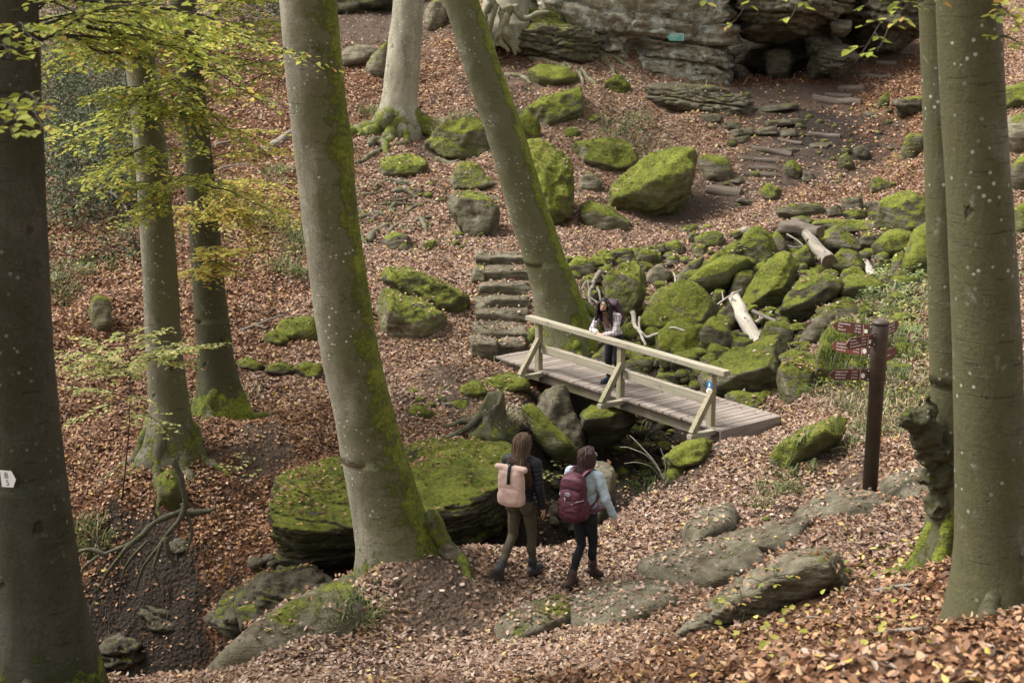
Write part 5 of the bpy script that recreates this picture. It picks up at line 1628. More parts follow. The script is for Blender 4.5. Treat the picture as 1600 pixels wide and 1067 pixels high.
# ================================================================== SIGNS ON TREE AND CLIFF
# white plate with B 5 on the left tree
pc = at(13, 748, 10.0); i = int(np.argmin(np.abs(I1['zs'] - pc[2])))
nrm = np.array([-.22, -.975, 0]); nrm /= np.linalg.norm(nrm)
xo = pc[0] * .97 - I1['sx'][i]
ys = I1['sy'][i] - math.sqrt(max(.01, I1['sr'][i] ** 2 - xo * xo)) - .03
pc = at(13, 748, ys)
upv = np.array([0, 0, 1.0]); rt = np.cross(-nrm, upv)
ol = [(-.055, -.062), (.035, -.062), (.062, 0), (.03, .062), (-.06, .062)]
tp, *_ = plate("trail_plate", "white arrow-shaped plate reading B 5 on the dark left tree", pc, rt, upv, ol, .003, M_WHITE, [])
text("B", .062, M_BLACK, tp, basis(rt, upv, nrm, rt * -.012 + upv * .024 + nrm * .0036), align='CENTER')
text("5", .062, M_BLACK, tp, basis(rt, upv, nrm, rt * -.006 + upv * -.030 + nrm * .0036), align='CENTER')
# green arrow plate on the cliff
M_GSIGN = mat_plain("green_plate", (.10, .30, .235, 1), .45, .4, .05)
cs = at(1055, 58.5, 44.0)
bvh_c = None
# find the rock face behind the plate and set it 2 cm proud
_best = None
_dg = bpy.context.evaluated_depsgraph_get()
for o in cliff.children:
    if not o.name.startswith("rock_face"): continue
    me = o.data
    co = np.empty(len(me.vertices) * 3, np.float32); me.vertices.foreach_get('co', co)
    co = co.reshape(-1, 3) + np.array(o.location) + np.array(cliff.location)
    fcs = np.empty(len(me.polygons) * 3, np.int32); me.polygons.foreach_get('vertices', fcs)
    bv = BVHTree.FromPolygons(co.tolist(), fcs.reshape(-1, 3).tolist())
    ys_ = []
    for dx in (-14, 0, 14):
        for dy in (-7, 0, 7):
            r = ray(1055 + dx, 58.5 + dy)
            h_ = bv.ray_cast(Vector((0, 0, H)), Vector(r).normalized())
            if h_[0] is not None: ys_.append(h_[0].y)
    if ys_: _best = min(ys_)
if _best is None: _best = 45.5
cs = at(1055, 58.5, _best - .06)
rt, upv, nrm = np.array([1.0, 0, 0]), np.array([0, 0, 1.0]), np.array([0, -1.0, 0])
ol = [(-.27, 0), (-.17, -.115), (.27, -.115), (.27, .115), (-.17, .115)]
gp, *_ = plate("trail_plate", "green arrow plate with white lettering bolted to the cliff", cs, rt, upv, ol, .05, M_GSIGN, [("border", [(-.16, .085), (.25, .085), (.25, .095), (-.16, .095)], M_PRINT), ("border", [(.245, -.10), (.255, -.10), (.255, .085), (.245, .085)], M_PRINT)])
text("Mullerthal", .07, M_PRINT, gp, basis(rt, upv, nrm, rt * -.17 + upv * .035 + nrm * .052))
text("2,1 km", .06, M_PRINT, gp, basis(rt, upv, nrm, rt * -.15 + upv * -.04 + nrm * .052))

# ================================================================== LOGS, STEPS OF THE TRAIL, DEAD BRANCHES, STUMP
M_PALEWOOD = mat_wood("bleached_wood", rgba(.17, .145, .11), rgba(.36, .32, .26), rgba(.50, .46, .39), .1, 'X', 9)
M_GREYWOOD = mat_wood("grey_dead_wood", rgba(.07, .058, .045), rgba(.17, .145, .115), rgba(.28, .25, .205), .3, 'X', 9)
M_STEPWOOD = mat_wood("trail_timber", rgba(.045, .033, .025), rgba(.10, .078, .060), rgba(.16, .13, .105), .12, 'X', 9)
M_ENDWOOD = mat_plain("cut_end", (.13, .095, .065, 1), .9, .1, .2, 40)


def log(label, a, b, ra, rb, mat, name='log', cat='log', group=None, wob=.10, n=18, knots=0):
    a = np.asarray(a, float); b = np.asarray(b, float)
    L = np.linalg.norm(b - a)
    m = max(8, int(L / .05))
    s = np.linspace(0, 1, m)
    Xl = np.stack([s * L, fbm(np.stack([s * L * .9, s * 0 + a[0], s * 0], 1), 2) * ra * .5, fbm(np.stack([s * L * .9, s * 0, s * 0 + a[1]], 1), 2) * ra * .5], 1)
    th = np.linspace(0, 2 * PI, n, endpoint=False)
    r = ra + (rb - ra) * s
    T, S = np.meshgrid(th, s)
    q = np.stack([S.ravel() * L * 1.2, np.cos(T).ravel() * 1.5, np.sin(T).ravel() * 1.5], 1)
    am = 1 + (fbm(q + a[0] * 3, 3) * wob * 1.6).reshape(T.shape)
    V = np.stack([np.repeat(Xl[:, :1], n, 1), Xl[:, 1:2] + np.cos(T) * r[:, None] * am, Xl[:, 2:3] + np.sin(T) * r[:, None] * am], -1)
    mb = MB(); idx = np.arange(m * n).reshape(m, n)
    f = np.stack([idx[:-1], np.roll(idx[:-1], -1, 1), np.roll(idx[1:], -1, 1), idx[1:]], -1).reshape(-1, 4).tolist()
    mb.add(V.reshape(-1, 3), [tuple(q) for q in f])
    for k in range(knots):
        i = random.randrange(2, m - 2); ang = random.uniform(0, 6.28)
        p = V[i, int(ang / 6.283 * n) % n]; c = Xl[i]
        d = (p - c) / np.linalg.norm(p - c)
        mb.tube([c + d * r[i] * .6, c + d * r[i] * 1.25, c + d * r[i] * 1.4], [r[i] * .42, r[i] * .3, r[i] * .12], 8)
    x = (b - a) / L
    y = np.cross((0, 0, 1), x); y /= np.linalg.norm(y); z = np.cross(x, y)
    o = mb.build(name, mat, None, True)
    o.matrix_world = basis(x, y, z, a)
    tag(o, label, cat, group)
    for e, sg in ((0, -1), (m - 1, 1)):
        ce = Xl[e] + np.array([sg * .008, 0, 0])
        vv = [ce] + [ce + (V[e, k] - Xl[e]) * .97 * np.array([0, 1, 1]) for k in range(n)]
        vv += [V[e, k] for k in range(n)]
        ff = [(0, 1 + k, 1 + (k + 1) % n) if sg > 0 else (0, 1 + (k + 1) % n, 1 + k) for k in range(n)]
        ff += [(1 + k, 1 + n + k, 1 + n + (k + 1) % n, 1 + (k + 1) % n) for k in range(n)]
        mesh("cut_end", np.array(vv), ff, M_ENDWOOD, o, False)
    _surf_v.append(o)
    return o


log("bleached barkless log leaning over the creek boulders", at(1150, 466, 29.0), at(1186, 541, 26.9), .125, .155, M_PALEWOOD, knots=5)
log("grey splintered log leaning between the wedge stone and the flat boulder", at(1260, 364, 31.8), at(1292, 410, 30.2), .10, .16, M_GREYWOOD, knots=2)
log("short bleached log by the ferny bank", at(1352, 410, 30.6), at(1364, 434, 29.8), .10, .12, M_PALEWOOD)
log("thick stub of stripped bark lying above the creek", at(1226, 358, 33.0), at(1280, 362, 32.0), .17, .13, M_STEPWOOD, wob=.2)
log("thin weathered plank among the twigs below the big dark green boulder", at(1176, 486, 28.3), at(1235, 512, 27.8), .05, .04, M_GREYWOOD, name='plank', cat='wood')
log("pale stick crossing the thin weathered plank", at(1180, 504, 28.0), at(1206, 487, 28.3), .03, .02, M_PALEWOOD, name='stick', cat='stick')
log("pale log end behind the sunlit peak boulder", at(1150, 366, 33.2), at(1168, 361, 33.4), .09, .09, M_PALEWOOD)
log("mossy rotten log on the far slope left of the big beech", hit(408, 243) + (0, 0, .05), hit(458, 215) + (0, 0, .12), .12, .16, M_GREYWOOD, wob=.2)
TS = [((1158, 304), (1108, 299), .11, "lowest and thickest timber step of the trail, by the slanting slab"), ((1212, 276), (1160, 273), .06, "second timber step of the trail counted from the lowest"),
      ((1212, 266), (1168, 264), .06, "third timber step of the trail counted from the lowest"), ((1216, 254), (1158, 251), .07, "fourth timber step of the trail counted from the lowest"),
      ((1236, 244), (1174, 233), .07, "fifth timber step of the trail, the most tilted one"), ((1252, 226), (1216, 219), .05, "short timber below the path wall"), ((1312, 214), (1262, 212), .07, "timber edge right of the path wall"),
      ((1345, 163), (1270, 157), .09, "longest timber step in front of the cave"), ((1330, 152), (1290, 149), .07, "timber step just above the longest one"), ((1350, 142), (1310, 139), .08, "timber step two above the longest one"),
      ((1392, 122), (1345, 121), .07, "timber step of the upper flight, third from the top"), ((1400, 102), (1370, 100), .07, "timber step of the upper flight, second from the top"), ((1428, 84), (1388, 83), .07, "timber step of the upper flight, topmost")]
for a, b, r, lab in TS:
    log(lab, hit(*a) + (0, 0, r * .1), hit(*b) + (0, 0, r * .1), r * 1.6, r * 1.6, M_STEPWOOD, name='timber_step', cat='step', group='timber steps of the trail', n=12)


def dead_branch(label, limbs, mat, name='dead_branch'):
    """limbs: lists of (px, py, Y) with radius in photo pixels; one connected thing"""
    mb = MB()
    b0 = at(*limbs[0][0][0])
    for pts, r in limbs:
        P = [at(*q) for q in pts]
        m = mpp(P[0][1])
        Q = spline(P, 8 * len(P))
        Q = Q + np.stack([fbm(Q * 3, 2), fbm(Q * 3 + 9, 2), fbm(Q * 3 + 19, 2)], 1) * r * m * .8
        mb.tube(Q - b0, np.linspace(r * m, r * m * .45, len(Q)), 7)
    o = mb.build(name, mat, None, True, tuple(b0))
    tag(o, label, "branch")


dead_branch("pale forked branch right of the man's backpack", [([(988, 488, 27.2), (991, 505, 27.0), (1003, 524, 26.6), (1010, 540, 26.4)], 4), ([(1000, 518, 26.7), (1012, 527, 26.6), (1030, 520, 26.5), (1048, 512, 26.4), (1072, 517, 26.2)], 2.6), ([(1000, 495, 27), (999, 510, 26.8), (1003, 524, 26.6)], 2)], M_PALEWOOD)
dead_branch("tangle of weathered driftwood between the leaning tree and the upright boulder", [([(936, 424, 29.6), (926, 445, 29), (921, 465, 28.6), (930, 490, 28.3)], 4), ([(926, 445, 29), (915, 440, 29), (908, 452, 28.8)], 3), ([(934, 430, 29.5), (945, 436, 29.4), (952, 440, 29.4)], 2.5), ([(921, 465, 28.6), (934, 474, 28.5), (944, 492, 28.3)], 2.5), ([(928, 450, 29), (938, 458, 28.8), (940, 474, 28.6)], 3), ([(918, 440, 29), (922, 470, 28.7), (915, 490, 28.4)], 2)], M_GREYWOOD)
dead_branch("thin white twigs at the top of the bleached log", [([(1118, 478, 28.6), (1140, 462, 28.8), (1158, 452, 29)], 1.6), ([(1130, 470, 28.7), (1128, 456, 28.9)], 1.2), ([(1140, 462, 28.8), (1150, 470, 28.6)], 1.2)], M_PALEWOOD, 'twig')
dead_branch("short pale branch stub standing in the leaves under the low wall", [([(1055, 442, 30), (1054, 432, 30.1), (1051, 426, 30.2)], 1.6), ([(1054, 434, 30.1), (1060, 430, 30.1)], 1.1)], M_PALEWOOD)
dead_branch("arching dry stems on the ravine bank below the right bridge end", [([(1042, 758, 19.4), (1025, 725, 19.6), (1003, 698, 19.8), (984, 680, 20)], 1.2), ([(1030, 736, 19.5), (1010, 712, 19.5), (985, 700, 19.6), (968, 698, 19.7)], 1.0), ([(1036, 750, 19.4), (1018, 730, 19.3), (995, 722, 19.3), (975, 724, 19.4)], 1.2), ([(1038, 752, 19.4), (1040, 725, 19.4), (1032, 700, 19.5)], 1.2)], M_GREYWOOD, 'dry_stems')
dead_branch("bare dark twigs hanging in the bark pile above the creek", [([(1215, 372, 32), (1226, 392, 31.6), (1232, 408, 31.4)], 1.6), ([(1222, 380, 31.8), (1240, 386, 31.6), (1254, 384, 31.6)], 1.4), ([(1230, 366, 32.2), (1246, 376, 31.9), (1262, 392, 31.4)], 1.6), ([(1200, 352, 33), (1210, 338, 33.4), (1206, 325, 33.6)], 1.4), ([(1226, 392, 31.6), (1236, 398, 31.4)], 1)], M_GREYWOOD, 'twigs')
dead_branch("crooked grey branch on the slope below the dark bush", [([(172, 286, 34), (178, 305, 33.4), (195, 322, 33), (204, 345, 32.4)], 2.4), ([(178, 305, 33.4), (168, 300, 33.6)], 1.6)], M_GREYWOOD)
dead_branch("thin fallen branch beside the right far-bank beech on the leaf slope", [([(368, 520, 27), (400, 508, 27.3), (430, 497, 27.6), (450, 493, 27.8)], 2.6), ([(400, 508, 27.3), (415, 512, 27.1)], 1.4)], M_GREYWOOD)
dead_branch("dark branches on the slope right of the bare bush, high up", [([(333, 228, 38), (355, 222, 38.3), (385, 212, 38.6), (404, 208, 39)], 1.8), ([(335, 268, 36), (360, 260, 36.3), (395, 256, 36.6)], 2.0)], M_GREYWOOD)
_gb = lambda x, y, dz=.03: tuple([x, y, float(hit(x, y)[1] - dz)])
dead_branch("forked dead branch on the near bank to the right of the tilted rock", [([_gb(1310, 918), _gb(1360, 922), _gb(1420, 912), _gb(1480, 890)], 4), ([_gb(1400, 915), _gb(1440, 925)], 2.4)], M_GREYWOOD)
dead_branch("half buried pale branch across the bottom right leaves", [([_gb(1360, 992), _gb(1400, 985), _gb(1450, 982), _gb(1520, 970)], 4), ([_gb(1260, 965), _gb(1300, 960), _gb(1335, 945)], 2)], M_GREYWOOD)
dead_branch("thin twig lying on the path beside the beech roots", [([_gb(640, 700), _gb(668, 706), _gb(692, 700)], 1.5)], M_GREYWOOD, 'twig')
dead_branch("forked branch on the far bank left of the stump", [([_gb(690, 615), _gb(705, 605), _gb(728, 600)], 2.2), ([_gb(690, 632), _gb(720, 628), _gb(735, 615)], 2)], M_GREYWOOD)

# tree stump on the far bank
stc = hit(768, 672)
stump = empty("tree_stump", tuple(stc)); tag(stump, "broken mossy tree stump beside the ravine on the far bank", "stump")
n = 30; th = np.linspace(0, 2 * PI, n, endpoint=False)
zz = np.linspace(-.25, 1, 16)
T, Z = np.meshgrid(th, zz)
topz = .50 + .16 * np.cos(th - .5) + .10 * fbm(np.stack([np.cos(th) * 2, np.sin(th) * 2, th * 0], 1), 2)
Rr = .20 + .20 * np.exp(-np.clip(Z, 0, 1) / .22) + .05 * fbm(np.stack([np.cos(T).ravel() * 2, np.sin(T).ravel() * 2, Z.ravel() * 2], 1), 3).reshape(T.shape)
Rr *= 1 + .14 * np.exp(-np.clip(Z, 0, 1) / .25) * np.cos(5 * T)
zr = np.where(Z > 0, Z * topz[None], Z)
V = np.stack([np.cos(T) * Rr, np.sin(T) * Rr, zr], -1).reshape(-1, 3)
inner = V.reshape(16, n, 3)[-1] * np.array([.72, .72, .96])
deep = np.stack([np.cos(th) * .11, np.sin(th) * .11, np.full(n, .25)], 1)
allv = np.vstack([V, inner, deep, [[0, 0, .22]]])
idx = np.arange(18 * n).reshape(18, n)
f = np.stack([idx[:-1], np.roll(idx[:-1], -1, 1), np.roll(idx[1:], -1, 1), idx[1:]], -1).reshape(-1, 4).tolist()
f += [(17 * n + k, 17 * n + (k + 1) % n, 18 * n) for k in range(n)]
so = mesh("trunk", allv, [tuple(q) for q in f], M_BARK, stump)
set_attr(so, 'moss', np.concatenate([.46 - .45 * np.clip(V[:, 2], 0, 1) + .1 * np.cos(np.arctan2(V[:, 1], V[:, 0]) - 3.6), np.full(2 * n + 1, .1)])); set_attr(so, 'algae', np.full(len(allv), .15)); so['tone'] = .62
for a, L in [(195, 1.2), (160, .8)]:
    an = math.radians(a); pts = []
    for s in np.linspace(0, 1, 5):
        q = stc[:2] + np.array([math.cos(an), math.sin(an)]) * (.15 + L * s)
        pts.append((q[0], q[1], float(ground(*q)[0]) + .18 * (1 - s) ** 2 + .02))
    root_limb(stump, pts, [.07, .05, .02], .35, .5)

# ================================================================== PEOPLE
def rot_to(zaxis, xhint):
    z = np.asarray(zaxis, float); z /= np.linalg.norm(z)
    x = np.asarray(xhint, float); x = x - z * x.dot(z); x /= np.linalg.norm(x)
    return np.stack([x, np.cross(z, x), z], 1)


def p_cap(a, b, ra, rb, n=14, flat=1.0, R=None):
    """tapered limb with round ends"""
    a = np.asarray(a, float); b = np.asarray(b, float)
    d = b - a; L = np.linalg.norm(d) + 1e-6; d = d / L
    ref = np.array([0, 0, 1.0]) if abs(d[2]) < .9 else np.array([0, 1.0, 0])
    u = np.cross(d, ref); u /= np.linalg.norm(u); w = np.cross(d, u)
    st = []
    for q in (-1, -.85, -.5): st.append((q * ra, ra * math.sqrt(max(.0004, 1 - q * q))))
    st.append((0, ra)); st.append((L, rb))
    for q in (.5, .85, 1): st.append((L + q * rb, rb * math.sqrt(max(.0004, 1 - q * q))))
    v, f = [], []
    for t, r in st:
        for k in range(n):
            c, s = math.cos(2 * PI * k / n), math.sin(2 * PI * k / n)
            v.append(a + d * t + (u * c + w * s) * r)
    m = len(st)
    for i in range(m - 1):
        for k in range(n):
            f.append((i * n + k, i * n + (k + 1) % n, (i + 1) * n + (k + 1) % n, (i + 1) * n + k))
    f.append(tuple(range(n - 1, -1, -1))); f.append(tuple((m - 1) * n + k for k in range(n)))
    return v, f


def p_ell(c, r, R=None, power=2.0, k=3):
    v, f = ico(k)
    if power != 2.0:
        q = np.power(np.power(np.abs(v), power).sum(1), -1.0 / power)
        v = v * q[:, None]
    v = v * np.asarray(r, float)
    if R is not None: v = v @ R.T
    return v + np.asarray(c, float), [tuple(q) for q in f]


def vox(name, prims, voxel, mat, parent, smooth=4, fine=None):
    mb = MB()
    for v, f in prims: mb.add(v, f)
    o = mb.build(name, mat, parent, True)
    m = o.modifiers.new("r", 'REMESH'); m.mode = 'VOXEL'; m.voxel_size = voxel; m.use_smooth_shade = True
    if smooth:
        s = o.modifiers.new("s", 'SMOOTH'); s.iterations = smooth; s.factor = .5
    dg = bpy.context.evaluated_depsgraph_get()
    me = bpy.data.meshes.new_from_object(o.evaluated_get(dg))
    o.modifiers.clear()
    old = o.data; o.data = me; bpy.data.meshes.remove(old)
    if not me.materials: me.materials.append(mat)
    co = np.empty(len(me.vertices) * 3, np.float32); me.vertices.foreach_get('co', co); co = co.reshape(-1, 3)
    if fine is not None:
        no = np.empty(len(me.vertices) * 3, np.float32); me.vertices.foreach_get('normal', no); no = no.reshape(-1, 3)
        co = co + no * fine(co)[:, None]
        me.vertices.foreach_set('co', co.astype(np.float32).ravel()); me.update()
    me.polygons.foreach_set('use_smooth', np.ones(len(me.polygons), bool))
    return o


def hand(wrist, d, n, side, curl=.35, s=1.0):
    """palm, four fingers and a thumb; d along the hand, n out of the back of the hand"""
    d = np.asarray(d, float); d /= np.linalg.norm(d)
    n = np.asarray(n, float); n = n - d * n.dot(d); n /= np.linalg.norm(n)
    w = np.cross(d, n) * side
    P = [p_ell(np.asarray(wrist) + d * .05 * s, (.042 * s, .015 * s, .052 * s), np.stack([w, n, d], 1)), p_cap(np.asarray(wrist) - d * .03, np.asarray(wrist) + d * .02, .026 * s, .024 * s)]
    for k, (off, L) in enumerate([(-.031, .062), (-.010, .076), (.011, .070), (.030, .054)]):
        b = np.asarray(wrist) + d * .092 * s + w * off * s
        d1 = d * math.cos(curl) - n * math.sin(curl)
        d2 = d * math.cos(curl * 2.1) - n * math.sin(curl * 2.1)
        m1 = b + d1 * L * .55 * s
        P += [p_cap(b - d * .02, m1, .0095 * s, .0085 * s, 8), p_cap(m1, m1 + d2 * L * .5 * s, .0085 * s, .007 * s, 8)]
    b = np.asarray(wrist) + d * .03 * s - w * .035 * s
    d1 = d * .75 - w * .55 - n * .25
    m1 = b + d1 * .045 * s
    P += [p_cap(b, m1, .012 * s, .010 * s, 8), p_cap(m1, m1 + (d * .9 - w * .15 - n * .3) * .032 * s, .010 * s, .008 * s, 8)]
    return P


SKIN = mat_plain("skin", (.50, .30, .21, 1), .6, .3, .05, 30, .05)
SKIN_M = mat_plain("brown_skin", (.38, .215, .14, 1), .55, .3, .06, 30, .05)


def mat_hair(name, c0, c1):
    t = NT(name)
    v = t.coord('Object', (60, 60, 5))
    g = t.noise(v, 1.5, 4, .6, .6)
    g = t.math('ADD', t.math('MULTIPLY', g, .5), t.math('MULTIPLY', t.n("NewGeometry").outputs['Random Per Island'], .6))
    return t.finish(t.mix(g, c0, c1), t.bump(g, .5, .01), .6, .2)


HAIR1 = mat_hair("brown_hair", rgba(.03, .019, .012), rgba(.12, .072, .044))
HAIR2 = mat_hair("dark_brown_hair", rgba(.022, .014, .012), rgba(.085, .05, .045))
HAIR3 = mat_hair("black_hair", rgba(.006, .005, .005), rgba(.03, .022, .02))
NAVY = mat_plain("navy_down_jacket", (.015, .015, .020, 1), .6, .25, .2, 18, .3, .006)
OLIVE = mat_plain("olive_leggings", (.075, .062, .042, 1), .85, .15, .1, 60, .1, .002)
BLACKP = mat_plain("black_leggings", (.014, .015, .019, 1), .8, .2, .1, 60, .1, .002)
DENIM = mat_plain("pale_denim", (.38, .46, .51, 1), .9, .1, .10, 40, .35, .006)
LINING = mat_plain("white_hem", (.62, .62, .60, 1), .9, .1, .05, 40)
BOOT = mat_plain("dark_boot", (.030, .030, .032, 1), .7, .3, .2, 40, .2, .003)
BOOT2 = mat_plain("brown_boot", (.05, .028, .022, 1), .7, .3, .2, 40, .2, .003)
SOLE = mat_plain("boot_sole", (.045, .040, .035, 1), .9, .1, .2, 60, .3, .003)
PINK = mat_plain("blush_canvas", (.50, .355, .30, 1), .8, .2, .05, 22, .2, .005)
STRAPB = mat_plain("black_strap", (.012, .012, .015, 1), .7, .2, .1)
PURPLE = mat_plain("plum_nylon", (.070, .017, .028, 1), .6, .3, .14, 16, .4, .008)
PURPLE2 = mat_plain("plum_nylon_light", (.115, .036, .056, 1), .6, .3, .12, 20, .3, .006)
GREY_B = mat_plain("silver_trim", (.42, .42, .42, 1), .5, .4, .05)


def walker(label, feet, heading, height, J, kit):
    """J: joints for a 1.70 m figure, x right, y ahead, z up"""
    s = height / 1.70
    o = empty("person", tuple(feet), heading)
    tag(o, label, "person")
    o.scale = (s, s, s)
    Jn = {k: np.array(v, float) for k, v in J.items()}
    hd = Jn['head']; nk = Jn['neck']
    body = [p_ell(hd, (.074, .092, .112)), p_ell(hd + (0, .045, -.06), (.055, .06, .06)), p_cap(nk - (0, 0, .05), hd - (0, .01, .07), .052, .05),
            p_cap(hd + (0, .085, -.02), hd + (0, .105, -.04), .012, .014), p_ell(hd + (.076, -.005, -.01), (.012, .022, .032)), p_ell(hd + (-.076, -.005, -.01), (.012, .022, .032)),
            p_ell(Jn['chest'], (.150, .095, .18)), p_ell(Jn['belly'], (.125, .088, .16)), p_ell(Jn['pelvis'], (.155, .108, .13))]
    for q in 'LR':
        sg = 1 if q == 'R' else -1
        sh, el, wr = Jn['sh' + q], Jn['el' + q], Jn['wr' + q]
        body += [p_cap(nk + (0, 0, -.03), sh, .05, .052), p_cap(sh, el, .048, .038), p_cap(el, wr, .038, .026)]
        d = wr - el
        body += hand(wr + d / np.linalg.norm(d) * .02, d + np.array([0, .05, -.1]), (sg, .15, 0), -sg, .3)
        hp, kn, an, to = Jn['hp' + q], Jn['kn' + q], Jn['an' + q], Jn['to' + q]
        body += [p_cap(hp, kn, .082, .054), p_cap(kn, an, .052, .036), p_ell(hp + (0, -.055, -.02), (.085, .07, .10)), p_cap(an, to, .034, .026)]
        m = kn * .62 + an * .38; body += [p_ell(m + (0, -.018, 0), (.05, .052, .10), rot_to(kn - an, (1, 0, 0)))]
    vox("body", body, .0085, kit['skin'], o, 3)
    # leggings
    leg = [p_ell(Jn['pelvis'], (.160, .112, .13))]
    for q in 'LR':
        hp, kn, an = Jn['hp' + q], Jn['kn' + q], Jn['an' + q]
        leg += [p_cap(hp, kn, .089, .059), p_cap(kn, an, .056, .042), p_ell(hp + (0, -.06, -.02), (.09, .073, .105))]
        m = kn * .62 + an * .38; leg += [p_ell(m + (0, -.02, 0), (.055, .056, .11), rot_to(kn - an, (1, 0, 0)))]
    vox("leggings", leg, .0085, kit['legs'], o, 4, lambda co: fbm(co * np.array([14, 14, 9]), 2) * .003)
    for q in 'LR':
        an, to, kn = Jn['an' + q], Jn['to' + q], Jn['kn' + q]
        f = (to - an); f = f / np.linalg.norm(f)
        up = (kn - an) / np.linalg.norm(kn - an)
        heel = an - up * .055 - f * .05
        bt = [p_cap(an + up * .07, an - up * .02, .056, .052), p_cap(heel, to, .046, .043), p_cap(an - up * .01, to + up * .0, .048, .036), p_cap(an + up * .065, an + up * .085, .060, .058)]
        b = vox("boot", bt, .008, kit['boot'], o, 3)
        dn = np.cross(f, np.cross(up, f)); dn /= np.linalg.norm(dn)
        R = np.stack([np.cross(f, dn), f, dn], 1)
        c = (heel + to) / 2 - dn * .045
        v, fc = p_ell(c, (.048, .15, .018), R, 4)
        mb = MB(); mb.add(v, fc); mb.build("sole", SOLE, b, True)
    # jacket with sleeves
    jk = []
    if kit['puffer']:
        zt, zbm = Jn['chest'][2] + .17, Jn['pelvis'][2] - .02
        for z in np.arange(zbm, zt, .052):
            t = (z - zbm) / (zt - zbm)
            c = Jn['pelvis'] * (1 - t) + (Jn['chest'] + (0, 0, .17)) * t
            rx = .165 - .02 * math.sin(PI * min(1, t * 1.3)) + .012 * t
            if t > .85: rx *= 1 - (t - .85) * 1.6
            jk.append(p_ell((c[0], c[1], z), (rx + .018, .128 - .01 * t, .036)))
        jk += [p_ell(Jn['chest'] + (0, -.01, .05), (.165, .11, .13)), p_ell(Jn['belly'], (.15, .112, .2)), p_ell(nk + (0, -.065, -.015), (.118, .075, .052)), p_ell(nk + (0, -.02, .02), (.085, .08, .05))]
        for q in 'LR':
            sh, el, wr = Jn['sh' + q], Jn['el' + q], Jn['wr' + q]
            jk += [p_cap(nk + (0, -.01, -.04), sh, .065, .072)]
            for a, b, r0, r1 in ((sh, el, .074, .062), (el, wr, .060, .046)):
                L = np.linalg.norm(b - a); R = rot_to(b - a, (1, .1, .05))
                jk.append(p_cap(a, b, r0 - .006, r1 - .005))
                for t in np.arange(.05, 1, .05 / L): 
                    r = r0 + (r1 - r0) * t
                    jk.append(p_ell(a + (b - a) * t, (r, r, .032), R))
        vox("jacket", jk, .0075, kit['top'], o, 2)
    else:
        jk += [p_ell(Jn['chest'], (.170, .115, .20)), p_ell(Jn['belly'], (.150, .108, .17)), p_ell(Jn['pelvis'] + (0, 0, .07), (.160, .118, .10)), p_cap(nk + (0, 0, -.05), nk + (0, -.004, .035), .075, .066)]
        for q in 'LR':
            sh, el, wr = Jn['sh' + q], Jn['el' + q], Jn['wr' + q]
            jk += [p_cap(nk + (0, -.01, -.045), sh, .06, .068), p_cap(sh, el, .068, .056), p_cap(el, wr, .055, .046), p_ell(el + (0, -.005, 0), (.062, .062, .075))]
        vox("jacket", jk, .008, kit['top'], o, 3, lambda co: fbm(co * np.array([11, 11, 15]), 3) * .007)
        vox("hem", [p_ell(Jn['pelvis'] + (0, -.004, .0), (.163, .122, .038), None, 3)], .008, LINING, o, 2)
    return o, Jn


def hair_strands(name, roots, mat, parent, r=.016, n=7):
    mb = MB()
    for P in roots:
        Q = spline(P, 12)
        w = np.linspace(0, 1, 12)
        rad = r * (.75 + .5 * np.sin(w * PI)) * (1 - .55 * w ** 3)
        mb.tube(Q, rad, n)
    return mb.build(name, mat, parent, True)


# ---- the woman in the dark quilted jacket
f1 = hit(815, 900)
J1 = dict(head=(.0, .03, 1.585), neck=(0, 0, 1.455), chest=(0, .0, 1.27), belly=(0, .0, 1.08), pelvis=(0, .0, .93),
          shL=(-.175, 0, 1.385), shR=(.175, 0, 1.385), elL=(-.215, -.05, 1.11), elR=(.225, -.03, 1.10), wrL=(-.205, .06, .885), wrR=(.235, .06, .87),
          hpL=(-.085, 0, .90), hpR=(.085, .0, .90), knL=(-.095, -.03, .505), knR=(.095, .07, .49), anL=(-.085, -.40, .215), anR=(.09, .10, .10), toL=(-.085, -.345, .055), toR=(.10, .28, .045))
H1 = math.radians(-26)
p1, j1 = walker("woman in a dark quilted jacket and olive leggings walking away, heel lifted", f1, H1, 1.74, J1, dict(skin=SKIN, legs=OLIVE, top=NAVY, boot=BOOT, puffer=True))
hd = j1['head']
